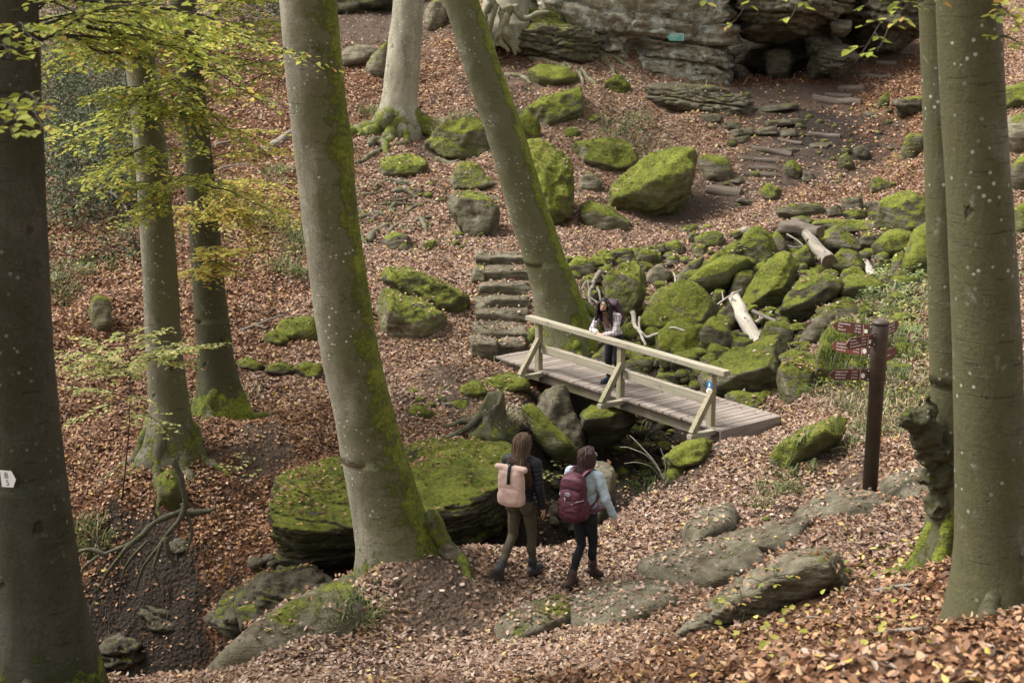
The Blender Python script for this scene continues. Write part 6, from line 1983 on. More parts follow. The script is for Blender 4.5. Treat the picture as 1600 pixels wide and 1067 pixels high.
def long_hair(name, hd, ends, mat, parent, n, seed, r=.0065, back=.0):
    """a cap of hair with strands from the top of the head that fall to the given end points"""
    rg = random.Random(seed)
    pr = [p_ell(hd + (0, -.020, .006), (.084, .096, .114))]
    for k in range(n):
        a = rg.uniform(-2.5, 2.5) - PI / 2                      # away from the face
        o_ = rg.uniform(0, .014)
        top = hd + np.array([rg.gauss(0, .02), rg.uniform(-.05, .06), .116 + o_ * .6])
        side = hd + np.array([math.cos(a) * (.090 + o_), math.sin(a) * (.100 + o_) - .02, .02 + rg.uniform(-.03, .04)])
        low = hd + np.array([math.cos(a + rg.gauss(0, .1)) * (.084 + o_), math.sin(a) * (.088 + o_) - .025 - back, -.10])
        u = (math.cos(a) * .5 + .5) * (len(ends) - 1); i0 = min(len(ends) - 2, int(u)); e = np.array(ends[i0]) * (1 - u + i0) + np.array(ends[i0 + 1]) * (u - i0)
        e = e + np.array([rg.gauss(0, .022), rg.gauss(0, .014), rg.gauss(0, .045)])
        Q = spline([top, (top + side) / 2 + (side - hd) * .13, side, low, (low + e) / 2 + np.array([rg.gauss(0, .008), -.012 - back * .7, 0]), e], 16)
        Q = Q + np.array([rg.gauss(0, .003), rg.gauss(0, .003), 0]) * np.sin(np.linspace(0, 9, 16) + rg.uniform(0, 6))[:, None]
        v, f = tube(Q, r * rg.uniform(.6, 1.3) * np.concatenate([np.linspace(.7, 1, 8), np.linspace(1, .2, 8)]), 5)
        pr.append((v, f))
    mb = MB()
    for v, f in pr: mb.add(v, f)
    return mb.build(name, mat, parent, True)


long_hair("hair", hd, [(-.03, -.20, 1.37), (.02, -.205, 1.33), (.07, -.19, 1.27), (.125, -.155, 1.20), (.15, -.09, 1.18)], HAIR1, p1, 460, 3, back=.045)
# ---- her rolltop backpack
f2 = at(911, 920, 15.62); f2[2] = float(ground(f2[0], f2[1])[0]) + .02
J2 = dict(head=(.02, .03, 1.575), neck=(0, -.01, 1.45), chest=(0, -.01, 1.27), belly=(0, .0, 1.08), pelvis=(0, .0, .93),
          shL=(-.185, 0, 1.375), shR=(.185, 0, 1.375), elL=(-.245, -.03, 1.10), elR=(.285, .0, 1.11), wrL=(-.235, .06, .87), wrR=(.345, .09, .89),
          hpL=(-.08, 0, .90), hpR=(.08, .0, .90), knL=(-.02, -.02, .49), knR=(.075, .10, .50), anL=(-.055, -.22, .105), anR=(.07, .10, .16), toL=(-.07, -.06, .045), toR=(.13, .21, .055))
H2 = math.radians(-30)
p2, j2 = walker("woman in a pale denim jacket and black leggings walking toward the bridge", f2, H2, 1.66, J2, dict(skin=SKIN, legs=BLACKP, top=DENIM, boot=BOOT2, puffer=False))
hd = j2['head']
long_hair("hair", hd, [(-.13, -.10, 1.385), (-.09, -.125, 1.375), (-.04, -.135, 1.37), (-.01, -.13, 1.39), (.03, -.115, 1.42)], HAIR2, p2, 380, 4)
gl = MB()
for sg in (-1, 1):
    gl.tube([hd + (sg * .082, -.01, .012), hd + (sg * .082, .085, .012)], .0035, 6)
    gl.tube([hd + np.array([sg * .038 + .032 * math.cos(a), .115, .010 + .024 * math.sin(a)]) for a in np.linspace(0, 2 * PI, 15)], .0035, 6)
gl.tube([hd + (-.01, .118, .012), hd + (.01, .118, .012)], .003, 6)
gl.build("glasses", GREY_B, p2, True)


def worn(name, label, root):
    o = empty(name, tuple(root.location), root.rotation_euler.z)
    o.scale = root.scale
    tag(o, label, "backpack")
    return o


bp = worn("backpack", "blush pink rolltop backpack with a black centre strap on the woman in the dark jacket", p1)
cb = np.array([-.015, -.235, 1.155])
vox("body", [p_ell(cb, (.150, .070, .215), None, 5, 4), p_ell(cb + (0, 0, -.12), (.158, .076, .10), None, 4, 4), p_ell(cb + (0, -.012, -.09), (.125, .075, .10), None, 5, 4)], .008, PINK, bp, 3, lambda co: fbm(co * 13, 2) * .005)
vox("roll_top", [p_cap(cb + (-.165, -.01, .225), cb + (.165, -.01, .225), .040, .040), p_ell(cb + (0, 0, .19), (.155, .055, .045), None, 4)], .008, PINK, bp, 3, lambda co: fbm(co * 13, 2) * .006)
sm_ = MB(); sm_.box(cb + (0, -.083, .02), (.137, .004, .005), None, .002); sm_.build("seam", mat_plain("blush_seam", (.36, .22, .17, 1)), bp)
st2 = MB(); st2.tube([cb + (.0, .02, .272), cb + (.0, -.045, .258), cb + (.0, -.064, .215), cb + (0, -.078, .14), cb + (0, -.086, .06)], .019, 8, .3); st2.build("centre_strap", STRAPB, bp, True)
for sg in (-1, 1):
    sp = MB(); sp.tube(spline([cb + (sg * .08, .05, .20), (sg * .10, -.08, 1.455), (sg * .115, .05, 1.44), (sg * .13, .135, 1.30), (sg * .15, .09, 1.12), (sg * .13, -.13, .98)], 26), .020, 8, .35); sp.build("shoulder_strap", STRAPB, bp, True)
hd1 = MB(); hd1.tube(spline([cb + (-.03, -.03, .268), cb + (0, -.02, .30), cb + (.03, -.03, .268)], 8), .008, 6); hd1.build("grab_handle", STRAPB, bp, True)

bq = worn("backpack", "plum hiking backpack with pockets and an oval emblem on the woman in pale denim", p2)
cb = np.array([-.015, -.24, 1.15])
pk = vox("body", [p_ell(cb + (0, 0, .02), (.155, .105, .285), None, 3.2, 4), p_ell(cb + (0, -.01, -.14), (.165, .115, .15), None, 3.2, 4)], .008, PURPLE, bq, 3, lambda co: fbm(co * np.array([9, 9, 16]), 3) * .011)
vox("lid_pocket", [p_ell(cb + (0, -.035, .195), (.135, .085, .085), None, 3, 4)], .008, PURPLE2, bq, 3, lambda co: fbm(co * 14, 3) * .007)
vox("front_pocket", [p_ell(cb + (0, -.075, .06), (.125, .060, .075), None, 3, 4)], .008, PURPLE2, bq, 3, lambda co: fbm(co * 14, 3) * .006)
vox("stretch_pocket", [p_ell(cb + (0, -.085, -.115), (.135, .055, .14), None, 3, 4)], .008, PURPLE, bq, 3, lambda co: fbm(co * np.array([8, 8, 20]), 3) * .010)
for sg in (-1, 1):
    vox("side_pocket", [p_ell(cb + (sg * .155, .0, -.13), (.035, .075, .12), None, 3, 3)], .008, PURPLE, bq, 3, lambda co: fbm(co * 14, 3) * .006)
    sp = MB(); sp.tube(spline([cb + (sg * .07, .06, .25), (sg * .10, -.09, 1.46), (sg * .115, .04, 1.43), (sg * .13, .14, 1.29), (sg * .15, .09, 1.12), (sg * .13, -.12, .99)], 26), .026, 8, .35); sp.build("shoulder_strap", PURPLE2, bq, True)
    hb = MB(); hb.tube(spline([cb + (sg * .13, .03, -.19), (sg * .20, -.05, .975), (sg * .205, .05, .97), (sg * .12, .15, .965)], 18), .042, 8, .35); hb.build("hip_belt", PURPLE, bq, True)
zp = MB()
for z, w in ((.245, .11), (.135, .125), (.005, .12)):
    zp.tube(spline([cb + (-w, -.075, z - .02), cb + (-w * .6, -.118, z), cb + (0, -.128, z + .008), cb + (w * .6, -.118, z), cb + (w, -.075, z - .02)], 20), .004, 6)
zp.build("zips", STRAPB, bq, True)
em = MB(); em.tube([cb + np.array([-.01 + .030 * math.cos(a), -.138 - .003 * math.cos(2 * a), .078 + .018 * math.sin(a)]) for a in np.linspace(0, 2 * PI, 25)], .0045, 6); em.tube([cb + (-.022, -.139, .078), cb + (.002, -.139, .078)], .0035, 6); em.build("emblem", GREY_B, bq, True)
bk = MB()
for a, b in [((.03, -.13, -.045), (.10, -.12, .0)), ((.10, -.12, 0), (.16, -.06, .01)), ((-.05, -.135, .03), (-.045, -.135, -.01))]:
    bk.tube([cb + np.array(a), cb + np.array(b)], .008, 6, .5)
bk.build("buckle_straps", GREY_B, bq, True)

# ---- the man leaning on the handrail
PLAID = None


def mat_plaid():
    t = NT("plaid_flannel")
    v = t.n("TexCoord").outputs['Object']
    sx = t.n("SeparateXYZ", Vector=v)
    def stripe(s, freq, w0, w1, ph=0.0):
        return t.smooth(t.math('SINE', t.math('ADD', t.math('MULTIPLY', s, freq), ph)), w0, w1)
    h = t.math('ADD', sx.outputs[0], sx.outputs[1])
    base = rgba(.56, .52, .50)
    c = t.mix(t.math('MULTIPLY', stripe(sx.outputs[2], 75, .35, .65), .6), base, rgba(.10, .09, .14))
    c = t.mix(t.math('MULTIPLY', stripe(h, 75, .35, .65), .6), c, rgba(.10, .09, .14))
    c = t.mix(t.math('MULTIPLY', stripe(sx.outputs[2], 75, .8, .95, 3.14), .5), c, rgba(.33, .15, .12))
    c = t.mix(t.math('MULTIPLY', stripe(h, 75, .8, .95, 3.14), .5), c, rgba(.33, .15, .12))
    return t.finish(c, None, .9, .1)


M_PLAID = mat_plaid()
TEE = mat_plain("brown_tee", (.20, .135, .095, 1), .9, .1, .1, 40)
DARKP = mat_plain("dark_trousers", (.022, .022, .028, 1), .85, .15, .15, 40)
BOOT3 = mat_plain("navy_boot", (.035, .05, .075, 1), .7, .3, .15, 40)
tm = 2.80
fm = bpt(tm + .06, .44, 0.0)
MAN = empty("person", tuple(fm), math.atan2(-BWv[1], -BWv[0]) - PI / 2 + math.radians(16))
MAN.scale = (.95, .95, .95)
tag(MAN, "man with long dark curls and a plaid shirt leaning on the footbridge handrail", "person")
Jm = dict(head=(.02, .30, 1.545), neck=(.01, .22, 1.405), chest=(0, .13, 1.23), belly=(0, .04, 1.06), pelvis=(0, -.04, .93), shL=(-.195, .16, 1.335), shR=(.195, .16, 1.335),
          elL=(-.25, .32, 1.06), elR=(.25, .32, 1.06), wrL=(-.03, .45, 1.015), wrR=(.04, .43, 1.03), hpL=(-.09, -.04, .90), hpR=(.09, -.04, .90), knL=(-.10, .02, .49), knR=(.10, .0, .49),
          anL=(-.11, -.06, .10), anR=(.12, -.10, .10), toL=(-.13, .12, .045), toR=(.16, .08, .045))
Jm = {k: np.array(v, float) for k, v in Jm.items()}
hd = Jm['head']
HR = np.array([[math.cos(.42), -math.sin(.42), 0], [math.sin(.42), math.cos(.42), 0], [0, 0, 1]]) @ rot_to((0, -.16, 1), (1, 0, 0))


def hp_(x, y, z): return hd + HR @ np.array([x, y, z])


tr_ = rot_to(Jm['neck'] - Jm['pelvis'], (1, 0, 0))
body = [p_ell(hd, (.075, .092, .112), HR), p_ell(hp_(0, .04, -.062), (.057, .062, .06), HR), p_cap(Jm['neck'] - (0, .02, .05), hp_(0, -.02, -.06), .058, .055), p_cap(hp_(0, .094, .008), hp_(0, .112, -.028), .009, .015),
        p_ell(hp_(0, .088, .026), (.055, .014, .012), HR), p_ell(hp_(0, .094, -.066), (.024, .012, .009), HR), p_ell(hp_(0, .088, -.098), (.022, .016, .014), HR), p_ell(hp_(.076, 0, -.01), (.012, .022, .032), HR), p_ell(hp_(-.076, 0, -.01), (.012, .022, .032), HR),
        p_ell(Jm['chest'], (.165, .10, .2), tr_), p_ell(Jm['belly'], (.14, .095, .17), tr_), p_ell(Jm['pelvis'], (.155, .11, .13))]
for q in 'LR':
    sg = 1 if q == 'R' else -1
    body += [p_cap(Jm['neck'] - (0, 0, .03), Jm['sh' + q], .055, .058), p_cap(Jm['sh' + q], Jm['el' + q], .052, .042), p_cap(Jm['el' + q], Jm['wr' + q], .042, .028),
             p_cap(Jm['hp' + q], Jm['kn' + q], .085, .058), p_cap(Jm['kn' + q], Jm['an' + q], .055, .04), p_cap(Jm['an' + q], Jm['to' + q], .034, .026)]
    d = Jm['wr' + q] - Jm['el' + q]
    body += hand(Jm['wr' + q] + d / np.linalg.norm(d) * .01, d, (-.0, .75, .6), -sg, .55)
vox("body", body, .0075, SKIN_M, MAN, 2)
for sg in (-1, 1):
    e = MB(); e.add(*p_ell(hp_(sg * .030, .0855, .004), (.0145, .007, .007), HR)); ey = e.build("eye", M_WHITE, MAN, True)
    e = MB(); e.add(*p_ell(hp_(sg * .030, .0905, .004), (.0068, .004, .0068), HR)); e.build("iris", M_BLACK, ey, True)
    e = MB(); e.tube([hp_(sg * .014, .101, .026), hp_(sg * .032, .098, .032), hp_(sg * .050, .084, .026)], [.004, .0055, .003], 6); e.build("eyebrow", HAIR3, MAN, True)
lp = MB(); lp.add(*p_ell(hp_(0, .1015, -.066), (.022, .007, .006), HR)); lp.build("lips", mat_plain("lips", (.22, .075, .06, 1), .5, .3, .05), MAN, True)
vox("beard", [p_ell(hp_(0, .052, -.098), (.050, .052, .030), HR), p_cap(hp_(-.026, .100, -.052), hp_(.026, .100, -.052), .005, .005), p_ell(hp_(.05, .03, -.07), (.014, .035, .035), HR), p_ell(hp_(-.05, .03, -.07), (.014, .035, .035), HR)], .006, HAIR3, MAN, 1)
hr = [p_ell(hp_(0, -.022, .022), (.096, .105, .122), HR)]
rr_ = random.Random(5)
for k in range(64):
    a = rr_.uniform(.92, 2 * PI - .92) + PI / 2                 # all round except the face
    q = np.array([math.cos(a) * .115, math.sin(a) * .105 - .01, .03])
    pz = rr_.uniform(-.30, -.16)
    wv = rr_.uniform(0, 6)
    last = hp_(*(q * np.array([.7, .7, 2.2])))
    for i in range(1, 8):
        t_ = i / 7
        c_ = hp_(q[0] * (1 + .25 * t_) + .016 * math.sin(wv + t_ * 15), q[1] * (1 + .1 * t_) + .016 * math.cos(wv + t_ * 15), .05 + (pz - .05) * t_)
        hr.append(p_cap(last, c_, .021 - .007 * t_, .020 - .007 * t_, 7)); last = c_
vox("hair", hr, .009, HAIR3, MAN, 1, lambda co: fbm(co * 45, 2) * .006)
sh = [p_ell(Jm['chest'] - (0, .008, 0), (.178, .112, .205), tr_), p_ell(Jm['belly'], (.158, .110, .18), tr_), p_ell(Jm['pelvis'] + (0, 0, .06), (.165, .122, .09)), p_cap(Jm['neck'] - (0, .03, .06), Jm['neck'] - (0, .03, .0), .08, .075)]
for q in 'LR':
    sh += [p_cap(Jm['neck'] - (0, .02, .045), Jm['sh' + q], .064, .070), p_cap(Jm['sh' + q], Jm['el' + q], .068, .060), p_cap(Jm['el' + q], Jm['wr' + q] * .72 + Jm['el' + q] * .28, .058, .05)]
vox("shirt", sh, .008, M_PLAID, MAN, 3, lambda co: fbm(co * 11, 3) * .008)
vox("undershirt", [p_ell(Jm['chest'] + (0, .045, .01), (.075, .095, .19), tr_), p_ell(Jm['neck'] + (0, .035, -.07), (.06, .05, .06))], .008, TEE, MAN, 2)
tr2 = [p_ell(Jm['pelvis'], (.162, .118, .13))]
for q in 'LR':
    tr2 += [p_cap(Jm['hp' + q], Jm['kn' + q], .098, .072), p_cap(Jm['kn' + q], Jm['an' + q], .072, .062)]
vox("trousers", tr2, .009, DARKP, MAN, 3, lambda co: fbm(co * 10, 3) * .008)
for q in 'LR':
    an, to = Jm['an' + q], Jm['to' + q]
    b = vox("boot", [p_cap(an + (0, 0, .05), an - (0, 0, .02), .062, .058), p_cap(an + (0, -.03, -.05), to, .048, .046), p_cap(an, to, .05, .04)], .009, BOOT3, MAN, 2)
    fdir = (to - an) * np.array([1, 1, 0]); fdir /= np.linalg.norm(fdir)
    mbs = MB(); mbs.add(*p_ell((an + to) / 2 * np.array([1, 1, 0]) + np.array([0, 0, .012]), (.052, .15, .014), np.stack([np.cross(fdir, (0, 0, 1)), fdir, np.array([0, 0, 1.0])], 1), 4)); mbs.build("sole", SOLE, b, True)
bm_ = empty("backpack", tuple(MAN.location), MAN.rotation_euler.z); bm_.scale = MAN.scale; tag(bm_, "dark hiking backpack on the back of the man at the handrail", "backpack")
DKB = mat_plain("dark_plum_pack", (.045, .024, .034, 1), .65, .3, .2, 18, .3, .008)
cb = Jm['chest'] + tr_ @ np.array([0, -.21, .0])
vox("body", [p_ell(cb, (.155, .10, .26), tr_, 3.2, 4), p_ell(cb + tr_ @ np.array([0, -.06, -.06]), (.12, .06, .13), tr_, 3, 4)], .009, DKB, bm_, 3, lambda co: fbm(co * 10, 3) * .010)
vox("lid", [p_ell(cb + tr_ @ np.array([0, .01, .235]), (.14, .10, .07), tr_, 3, 4)], .009, DKB, bm_, 3, lambda co: fbm(co * 14, 3) * .008)
for sg in (-1, 1):
    sp = MB(); sp.tube(spline([cb + tr_ @ np.array([sg * .08, .07, .19]), Jm['neck'] + (sg * .105, -.09, .03), Jm['neck'] + (sg * .12, .02, -.01), Jm['chest'] + tr_ @ np.array([sg * .125, .125, .06]), Jm['chest'] + tr_ @ np.array([sg * .15, .07, -.12]), cb + tr_ @ np.array([sg * .13, .06, -.18])], 26), .024, 8, .35)
    sp.build("shoulder_strap", DKB, bm_, True)
    tl = MB(); tl.tube(spline([cb + tr_ @ np.array([sg * .15, .04, -.1]), cb + tr_ @ np.array([sg * .19, .02, -.22]), cb + tr_ @ np.array([sg * .20, .03, -.36])], 8), .007, 5, .5); tl.build("webbing", GREY_B, bm_, True)

# ================================================================== SMALL COVER: rubble, litter, grass
# loose stones between the boulders of the creek bed and in the ravine
RV, RF_, ro = [], [], 0
_v2, _f2 = ico(2)
rg = np.random.default_rng(21)


def rubble(px0, px1, py0, py1, n, s0, s1, poly=None):
    global ro
    for _ in range(n):
        g = hit(rg.uniform(px0, px1), rg.uniform(py0, py1))
        s = rg.uniform(s0, s1) * rg.uniform(.6, 1)
        sc = s * rg.uniform(.6, 1.2, 3) * np.array([1.15, 1, .75])
        v = _v2 * sc
        cn = rg.normal(size=(7, 3)); cn /= np.linalg.norm(cn, axis=1)[:, None]
        for c in cn:
            d = v @ c; lim = s * rg.uniform(.5, .8)
            v = v - np.clip(d - lim, 0, None)[:, None] * c
        v = v * (1 + fbm(v / s * 2.5 + g, 2)[:, None] * .12)
        RV.append(v + g + np.array([0, 0, s * .12])); RF_.append(_f2 + ro); ro += len(v)


rubble(960, 1420, 385, 600, 260, .12, .34)
rubble(880, 1010, 405, 480, 45, .07, .2)
rubble(1040, 1420, 355, 430, 60, .09, .22)
rubble(1000, 1200, 545, 640, 60, .12, .34)
rubble(930, 1060, 640, 760, 45, .08, .22)
rubble(1100, 1420, 150, 330, 60, .06, .18)
rubble(560, 760, 280, 390, 45, .06, .18)
rubble(640, 830, 590, 690, 25, .05, .15)
rubble(1090, 1400, 770, 900, 30, .03, .08)
ob = mesh("rubble", np.vstack(RV), np.vstack(RF_), M_ROCK)
tag(ob, kind='stuff'); ob['moss'] = .5; ob['tone'] = .7; ob['lichen'] = .12
_surf_v.append(ob)
RV, RF_, ro = [], [], 0
rubble(860, 960, 720, 830, 40, .08, .24)
rubble(380, 600, 870, 960, 22, .08, .24)
ob = mesh("rubble", np.vstack(RV), np.vstack(RF_), M_ROCK)
tag(ob, kind='stuff'); ob['moss'] = -.1; ob['tone'] = .5; ob['lichen'] = .0
_surf_v.append(ob)

# height map of everything stony, for leaves to lie on
CE = .045
HX0, HX1, HY0, HY1 = -12.0, 20.0, 4.0, 56.0
nx, ny = int((HX1 - HX0) / CE), int((HY1 - HY0) / CE)
HM = np.full((ny, nx), -99.0); HN = np.zeros((ny, nx))
for o in _surf_v[1:]:
    me = o.data
    co = np.empty(len(me.vertices) * 3, np.float32); me.vertices.foreach_get('co', co); co = co.reshape(-1, 3).astype(float)
    no = np.empty(len(me.vertices) * 3, np.float32); me.vertices.foreach_get('normal', no); no = no.reshape(-1, 3)
    M = np.array(o.matrix_basis)
    if o.parent: M = np.array(Matrix.Translation(o.parent.location)) @ M
    co = co @ M[:3, :3].T + M[:3, 3]
    nzv = (no @ M[:3, :3].T)[:, 2]
    i = ((co[:, 0] - HX0) / CE).astype(int); j = ((co[:, 1] - HY0) / CE).astype(int)
    ok = (i >= 0) & (i < nx) & (j >= 0) & (j < ny)
    i, j, z, q = i[ok], j[ok], co[ok, 2], nzv[ok]
    od = np.argsort(z)
    i, j, z, q = i[od], j[od], z[od], q[od]
    up = z > HM[j, i]
    HM[j[up], i[up]] = z[up]; HN[j[up], i[up]] = q[up]


def scatter(n, y0, y1, seed, size, mat, rust, name, dens=1.0, cover=1.0, margin=1.2, lift=.012, flat=.45):
    g = np.random.default_rng(seed)
    Y = np.sqrt(g.uniform(y0 ** 2, y1 ** 2, n))
    half = 800 / F * (Y * CP + 6) + margin
    X = g.uniform(-1, 1, n) * half
    P0 = np.stack([X, Y, np.zeros(n)], 1)
    b = sample(BARE_G, X, Y) + fbm(P0 * .9 + 70, 5, .6) * .42 + fbm(P0 * 3.1 + 20, 3) * .26
    keep = g.uniform(0, 1, n) < np.clip(1.12 - b * 1.15, .07, 1) * cover
    r = np.clip(sample(RUST_G, X, Y) + fbm(P0 * .8 + 40, 3) * .35, .05, .95)
    keep &= (g.uniform(0, 1, n) < r) == rust
    X, Y = X[keep], Y[keep]
    Z = ground(X, Y)
    i = np.clip(((X - HX0) / CE).astype(int), 0, nx - 1); j = np.clip(((Y - HY0) / CE).astype(int), 0, ny - 1)
    on = HM[j, i] > Z - .02
    u = g.uniform(0, 1, len(X))
    ok = ~on | ((HN[j, i] > .72) & (u < .16))
    Z = np.where(on, HM[j, i], Z)
    X, Y, Z = X[ok], Y[ok], Z[ok]
    m = len(X)
    e = .12
    nrm = np.stack([-(ground(X + e, Y) - ground(X - e, Y)) / (2 * e), -(ground(X, Y + e) - ground(X, Y - e)) / (2 * e), np.ones(m)], 1)
    nrm[on[ok]] = (0, 0, 1)
    nrm /= np.linalg.norm(nrm, axis=1)[:, None]
    nrm = nrm + g.normal(size=(m, 3)) * np.array([flat, flat, .1])
    th = g.uniform(0, 2 * PI, m)
    d = np.stack([np.cos(th), np.sin(th), g.normal(size=m) * .25], 1)
    s = size * g.uniform(.65, 1.2, m)
    v, f = leaves_np(np.stack([X, Y, Z + lift + g.uniform(0, .03, m)], 1), d, nrm, s, s * g.uniform(.5, .68, m), g.uniform(-.7, .8, m), g.uniform(-.45, .5, m))
    o = mesh(name, v, f, mat)
    tag(o, kind='stuff')
    return o


PALE_L = [(0, rgba(.090, .050, .030)), (.12, rgba(.150, .088, .054)), (.3, rgba(.205, .122, .080)), (.5, rgba(.26, .166, .116)), (.7, rgba(.31, .215, .158)), (.88, rgba(.37, .275, .21)), (.965, rgba(.44, .345, .275)), (.985, rgba(.46, .34, .10)), (1, rgba(.52, .42, .14))]
RUST_L = [(0, rgba(.055, .028, .016)), (.15, rgba(.10, .050, .026)), (.35, rgba(.165, .080, .040)), (.55, rgba(.24, .118, .058)), (.72, rgba(.31, .165, .085)), (.86, rgba(.38, .22, .12)), (.95, rgba(.42, .27, .17)), (1, rgba(.45, .32, .06))]
M_PL = mat_leaf("fallen_leaf_pale", PALE_L, .12, .7)
M_RL = mat_leaf("fallen_leaf_rust", RUST_L, .12, .65)
for rust, mt, nm in ((False, M_PL, "leaf_litter"), (True, M_RL, "leaf_litter")):
    k = 100 if rust else 0
    scatter(120000, 5, 14, 1 + k, .058, mt, rust, nm)
    scatter(290000, 13.5, 24, 2 + k, .066, mt, rust, nm)
    scatter(260000, 23.5, 36, 3 + k, .076, mt, rust, nm)
    scatter(170000, 35.5, 54, 4 + k, .098, mt, rust, nm)

# a few leaves blown on to the deck
_g = np.random.default_rng(5); m_ = 70
_x = _g.uniform(.1, BL - .1, m_); _y = np.where(_g.uniform(0, 1, m_) < .5, _g.uniform(1.0, BWID, m_), _g.uniform(0, BWID, m_))
_p = np.array([bpt(a, b, .006) for a, b in zip(_x, _y)]); _t = _g.uniform(0, 2 * PI, m_)
v, f = leaves_np(_p, np.stack([np.cos(_t), np.sin(_t), 0 * _t], 1), np.array([0, 0, 1.0]) + _g.normal(size=(m_, 3)) * .15, .06 * _g.uniform(.7, 1.1, m_), .036, .3, .15)
tag(mesh("leaf_litter", v, f, M_PL), kind='stuff')
# fine roots hanging from the undercut earth of the far ravine bank
_mb = MB(); _g2 = random.Random(3)
for k in range(70):
    a = hit(_g2.uniform(130, 380), _g2.uniform(850, 1010)) + (0, -.04, .05)
    L_ = _g2.uniform(.25, .8)
    _mb.tube(spline([a, a + (_g2.uniform(-.12, .12), -.16, -L_ * .4), a + (_g2.uniform(-.25, .25), -.14, -L_)], 6), np.linspace(.007, .002, 6), 4)
tag(_mb.build("hanging_rootlets", M_TWIG, None, True), kind='stuff')

# grass and sedge tufts
GBL = [(0, rgba(.035, .055, .014)), (.4, rgba(.075, .105, .028)), (.75, rgba(.14, .17, .055)), (1, rgba(.25, .24, .10))]
DBL = [(0, rgba(.13, .11, .05)), (.5, rgba(.27, .23, .125)), (1, rgba(.42, .37, .23))]
M_GRASS = mat_leaf("grass_blade", GBL, .25)
M_DRY = mat_leaf("dry_grass_blade", DBL, .2)


def blades(spots, mat, name, seed):
    g = np.random.default_rng(seed)
    V, Fq, o_ = [], [], 0
    for px, py, n, L, rad in spots:
        c = hit(px, py) if not isinstance(px, tuple) else np.array(px)
        th = g.uniform(0, 2 * PI, n); rr = rad * np.sqrt(g.uniform(0, 1, n))
        bx = c[0] + np.cos(th) * rr; by = c[1] + np.sin(th) * rr
        bz = ground(bx, by)
        i = np.clip(((bx - HX0) / CE).astype(int), 0, nx - 1); j = np.clip(((by - HY0) / CE).astype(int), 0, ny - 1)
        bz = np.where((HM[j, i] > bz) & (HM[j, i] < bz + 1.3), HM[j, i], bz) - .01
        ph = th + g.normal(size=n) * .9
        out = g.uniform(.35, 1.0, n) * L
        hh = L * g.uniform(.35, .9, n)
        w = .0045 + .005 * g.uniform(0, 1, n) * (c[1] / 20)
        for s_ in range(1):
            base = np.stack([bx, by, bz], 1)
            dx = np.stack([np.cos(ph), np.sin(ph), 0 * ph], 1)
            sd = np.stack([-np.sin(ph), np.cos(ph), 0 * ph], 1)
            pts = []
            for t in (0, .3, .6, .85, 1.0):
                p_ = base + dx * (out * t ** 1.3)[:, None] + np.array([0, 0, 1.0]) * (hh * (1.9 * t - 1.25 * t * t))[:, None]
                ww = (w * (1 - t) ** .6 + .0006)[:, None]
                pts += [p_ - sd * ww, p_ + sd * ww]
            A_ = np.stack(pts, 1)
            V.append(A_.reshape(-1, 3))
            b = (np.arange(n) * 10)[:, None] + o_
            Fq.append(np.concatenate([b + np.array([[2 * q, 2 * q + 1, 2 * q + 3, 2 * q + 2]]) for q in range(4)]))
            o_ += n * 10
    ob = mesh(name, np.vstack(V), np.vstack(Fq), mat)
    tag(ob, kind='stuff')
    return ob


blades([(78, 438, 110, .34, .4), (112, 425, 110, .36, .4), (155, 418, 90, .34, .35), (100, 455, 90, .3, .35), (430, 272, 120, .4, .35), (382, 345, 90, .4, .35), (425, 348, 90, .38, .35), (458, 385, 130, .42, .4), (445, 425, 130, .38, .45), (470, 432, 90, .34, .3),
        (460, 365, 100, .4, .35), (120, 842, 60, .32, .2), (150, 850, 90, .42, .2), (548, 968, 110, .24, .25), (520, 978, 60, .2, .2), (575, 955, 70, .22, .2), (1238, 770, 60, .22, .15), (1205, 772, 90, .26, .22), (1185, 790, 60, .2, .2), (1225, 742, 60, .25, .2), (1252, 735, 60, .25, .2),
        (1300, 600, 120, .42, .4), (1330, 592, 120, .42, .4), (1285, 612, 80, .34, .3), (1345, 640, 110, .4, .4), (1400, 640, 150, .42, .5), (1390, 680, 130, .38, .4), (1345, 675, 90, .34, .3), (1420, 600, 130, .4, .5), (1370, 600, 110, .38, .4), (1330, 700, 60, .3, .25),
        (1405, 560, 140, .4, .5), (1350, 560, 90, .36, .3), (1425, 530, 110, .4, .5), (1010, 765, 90, .3, .25), (1022, 750, 60, .3, .2), (720, 190, 120, .42, .4), (690, 200, 90, .4, .4), (745, 205, 90, .36, .3), (580, 180, 90, .5, .4), (960, 200, 90, .4, .5), (990, 215, 90, .4, .5), (1020, 240, 70, .35, .5),
        (1000, 190, 60, .4, .4), (1090, 150, 40, .3, .3), (1240, 590, 40, .2, .2), (800, 680, 50, .2, .2), (700, 225, 80, .34, .3), (640, 190, 70, .5, .4), (305, 650, 60, .3, .2), (90, 470, 60, .3, .3)], M_GRASS, "grass", 5)
blades([(785, 655, 160, .36, .28), (765, 662, 120, .34, .22), (790, 670, 80, .3, .22), (700, 215, 120, .4, .4), (690, 235, 100, .4, .3), (715, 230, 90, .36, .3), (625, 195, 110, .5, .4), (385, 620, 60, .3, .25), (1310, 640, 90, .36, .4), (1375, 655, 120, .38, .5), (1420, 660, 100, .38, .5),
        (960, 225, 70, .4, .5), (1000, 700, 40, .4, .3), (1400, 470, 120, .4, .6), (1430, 500, 120, .4, .6), (460, 400, 50, .34, .3), (430, 285, 50, .34, .3), (1330, 610, 60, .34, .3), (310, 640, 40, .3, .2), (90, 445, 40, .3, .3), ], M_DRY, "dry_grass", 6)


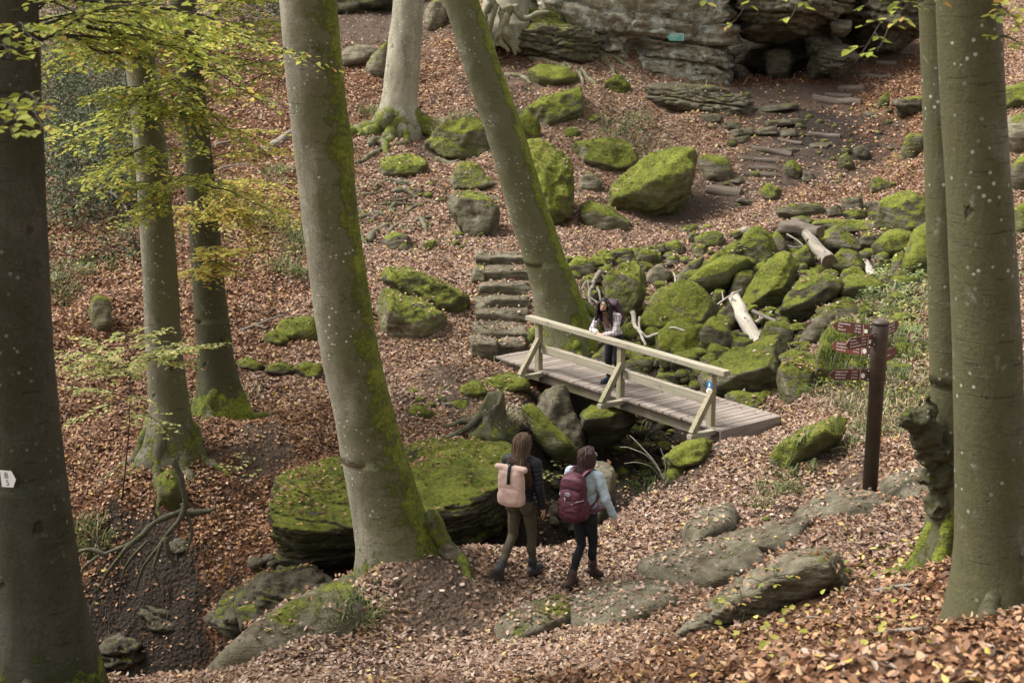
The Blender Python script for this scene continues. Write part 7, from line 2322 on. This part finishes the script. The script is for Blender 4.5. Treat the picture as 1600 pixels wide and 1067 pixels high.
def cover(spots, mat, name, leaf, seed, h=.28):
    g = np.random.default_rng(seed)
    P, D, Nn = [], [], []
    for px, py, r, n in spots:
        c = hit(px, py)
        th = g.uniform(0, 2 * PI, n); rr = r * np.sqrt(g.uniform(0, 1, n))
        X = c[0] + np.cos(th) * rr; Yv = c[1] + np.sin(th) * rr
        lump = np.clip(.5 + fbm(np.stack([X, Yv, X * 0], 1) * 2.2, 3), 0, 1.4)
        Z = ground(X, Yv) + g.uniform(.03, 1, n) * h * lump
        P.append(np.stack([X, Yv, Z], 1)); D.append(np.stack([np.cos(th * 7), np.sin(th * 7), g.normal(size=n) * .25], 1)); Nn.append(np.array([0, -.3, 1]) + g.normal(size=(n, 3)) * .35)
    P, D, Nn = np.vstack(P), np.vstack(D), np.vstack(Nn)
    k = g.uniform(.6, 1.2, len(P))
    v, f = leaves_np(P, D, Nn, leaf * k, leaf * .72 * k, .15, -.1)
    ob = mesh(name, v, f, mat); tag(ob, kind='stuff')


M_COVER = mat_leaf("ground_cover_leaf", [(0, rgba(.07, .10, .03)), (.5, rgba(.16, .21, .07)), (.85, rgba(.26, .31, .12)), (1, rgba(.40, .40, .12))], .3)
cover([(1395, 440, .9, 900), (1425, 470, .9, 900), (1370, 460, .6, 500), (1430, 430, .8, 500), (1385, 480, .7, 500), (1415, 520, .7, 350), (1440, 560, .6, 250), (1350, 445, .4, 200)], M_COVER, "ground_cover", .07, 8)
M_COVY = mat_leaf("ground_cover_yellow", [(0, rgba(.16, .18, .03)), (.5, rgba(.34, .34, .06)), (1, rgba(.50, .44, .12))], .3)
cover([(1410, 500, .6, 160), (1395, 515, .5, 120), (400, 320, 1.6, 260), (430, 350, 1.5, 260), (400, 400, 1.3, 200), (450, 260, 1.2, 120), (1320, 598, .5, 150), (1345, 590, .4, 90), (1430, 640, .6, 90), (1200, 960, .6, 40), (1300, 1010, .8, 40), (1300, 900, 1, 30)], M_COVY, "ground_cover", .065, 9, .34)
cover([(300, 400, 1.3, 160), (160, 380, 1.5, 300), (120, 360, 1.5, 300), (90, 300, 1.5, 300), (960, 190, 1.3, 260), (1000, 215, 1.2, 200), (400, 150, 2.2, 300), (420, 90, 2.5, 350), (1590, 380, 1.2, 300), (1590, 430, 1, 300), (1590, 250, 1.5, 250)], M_COVER, "ground_cover", .075, 10, .35)
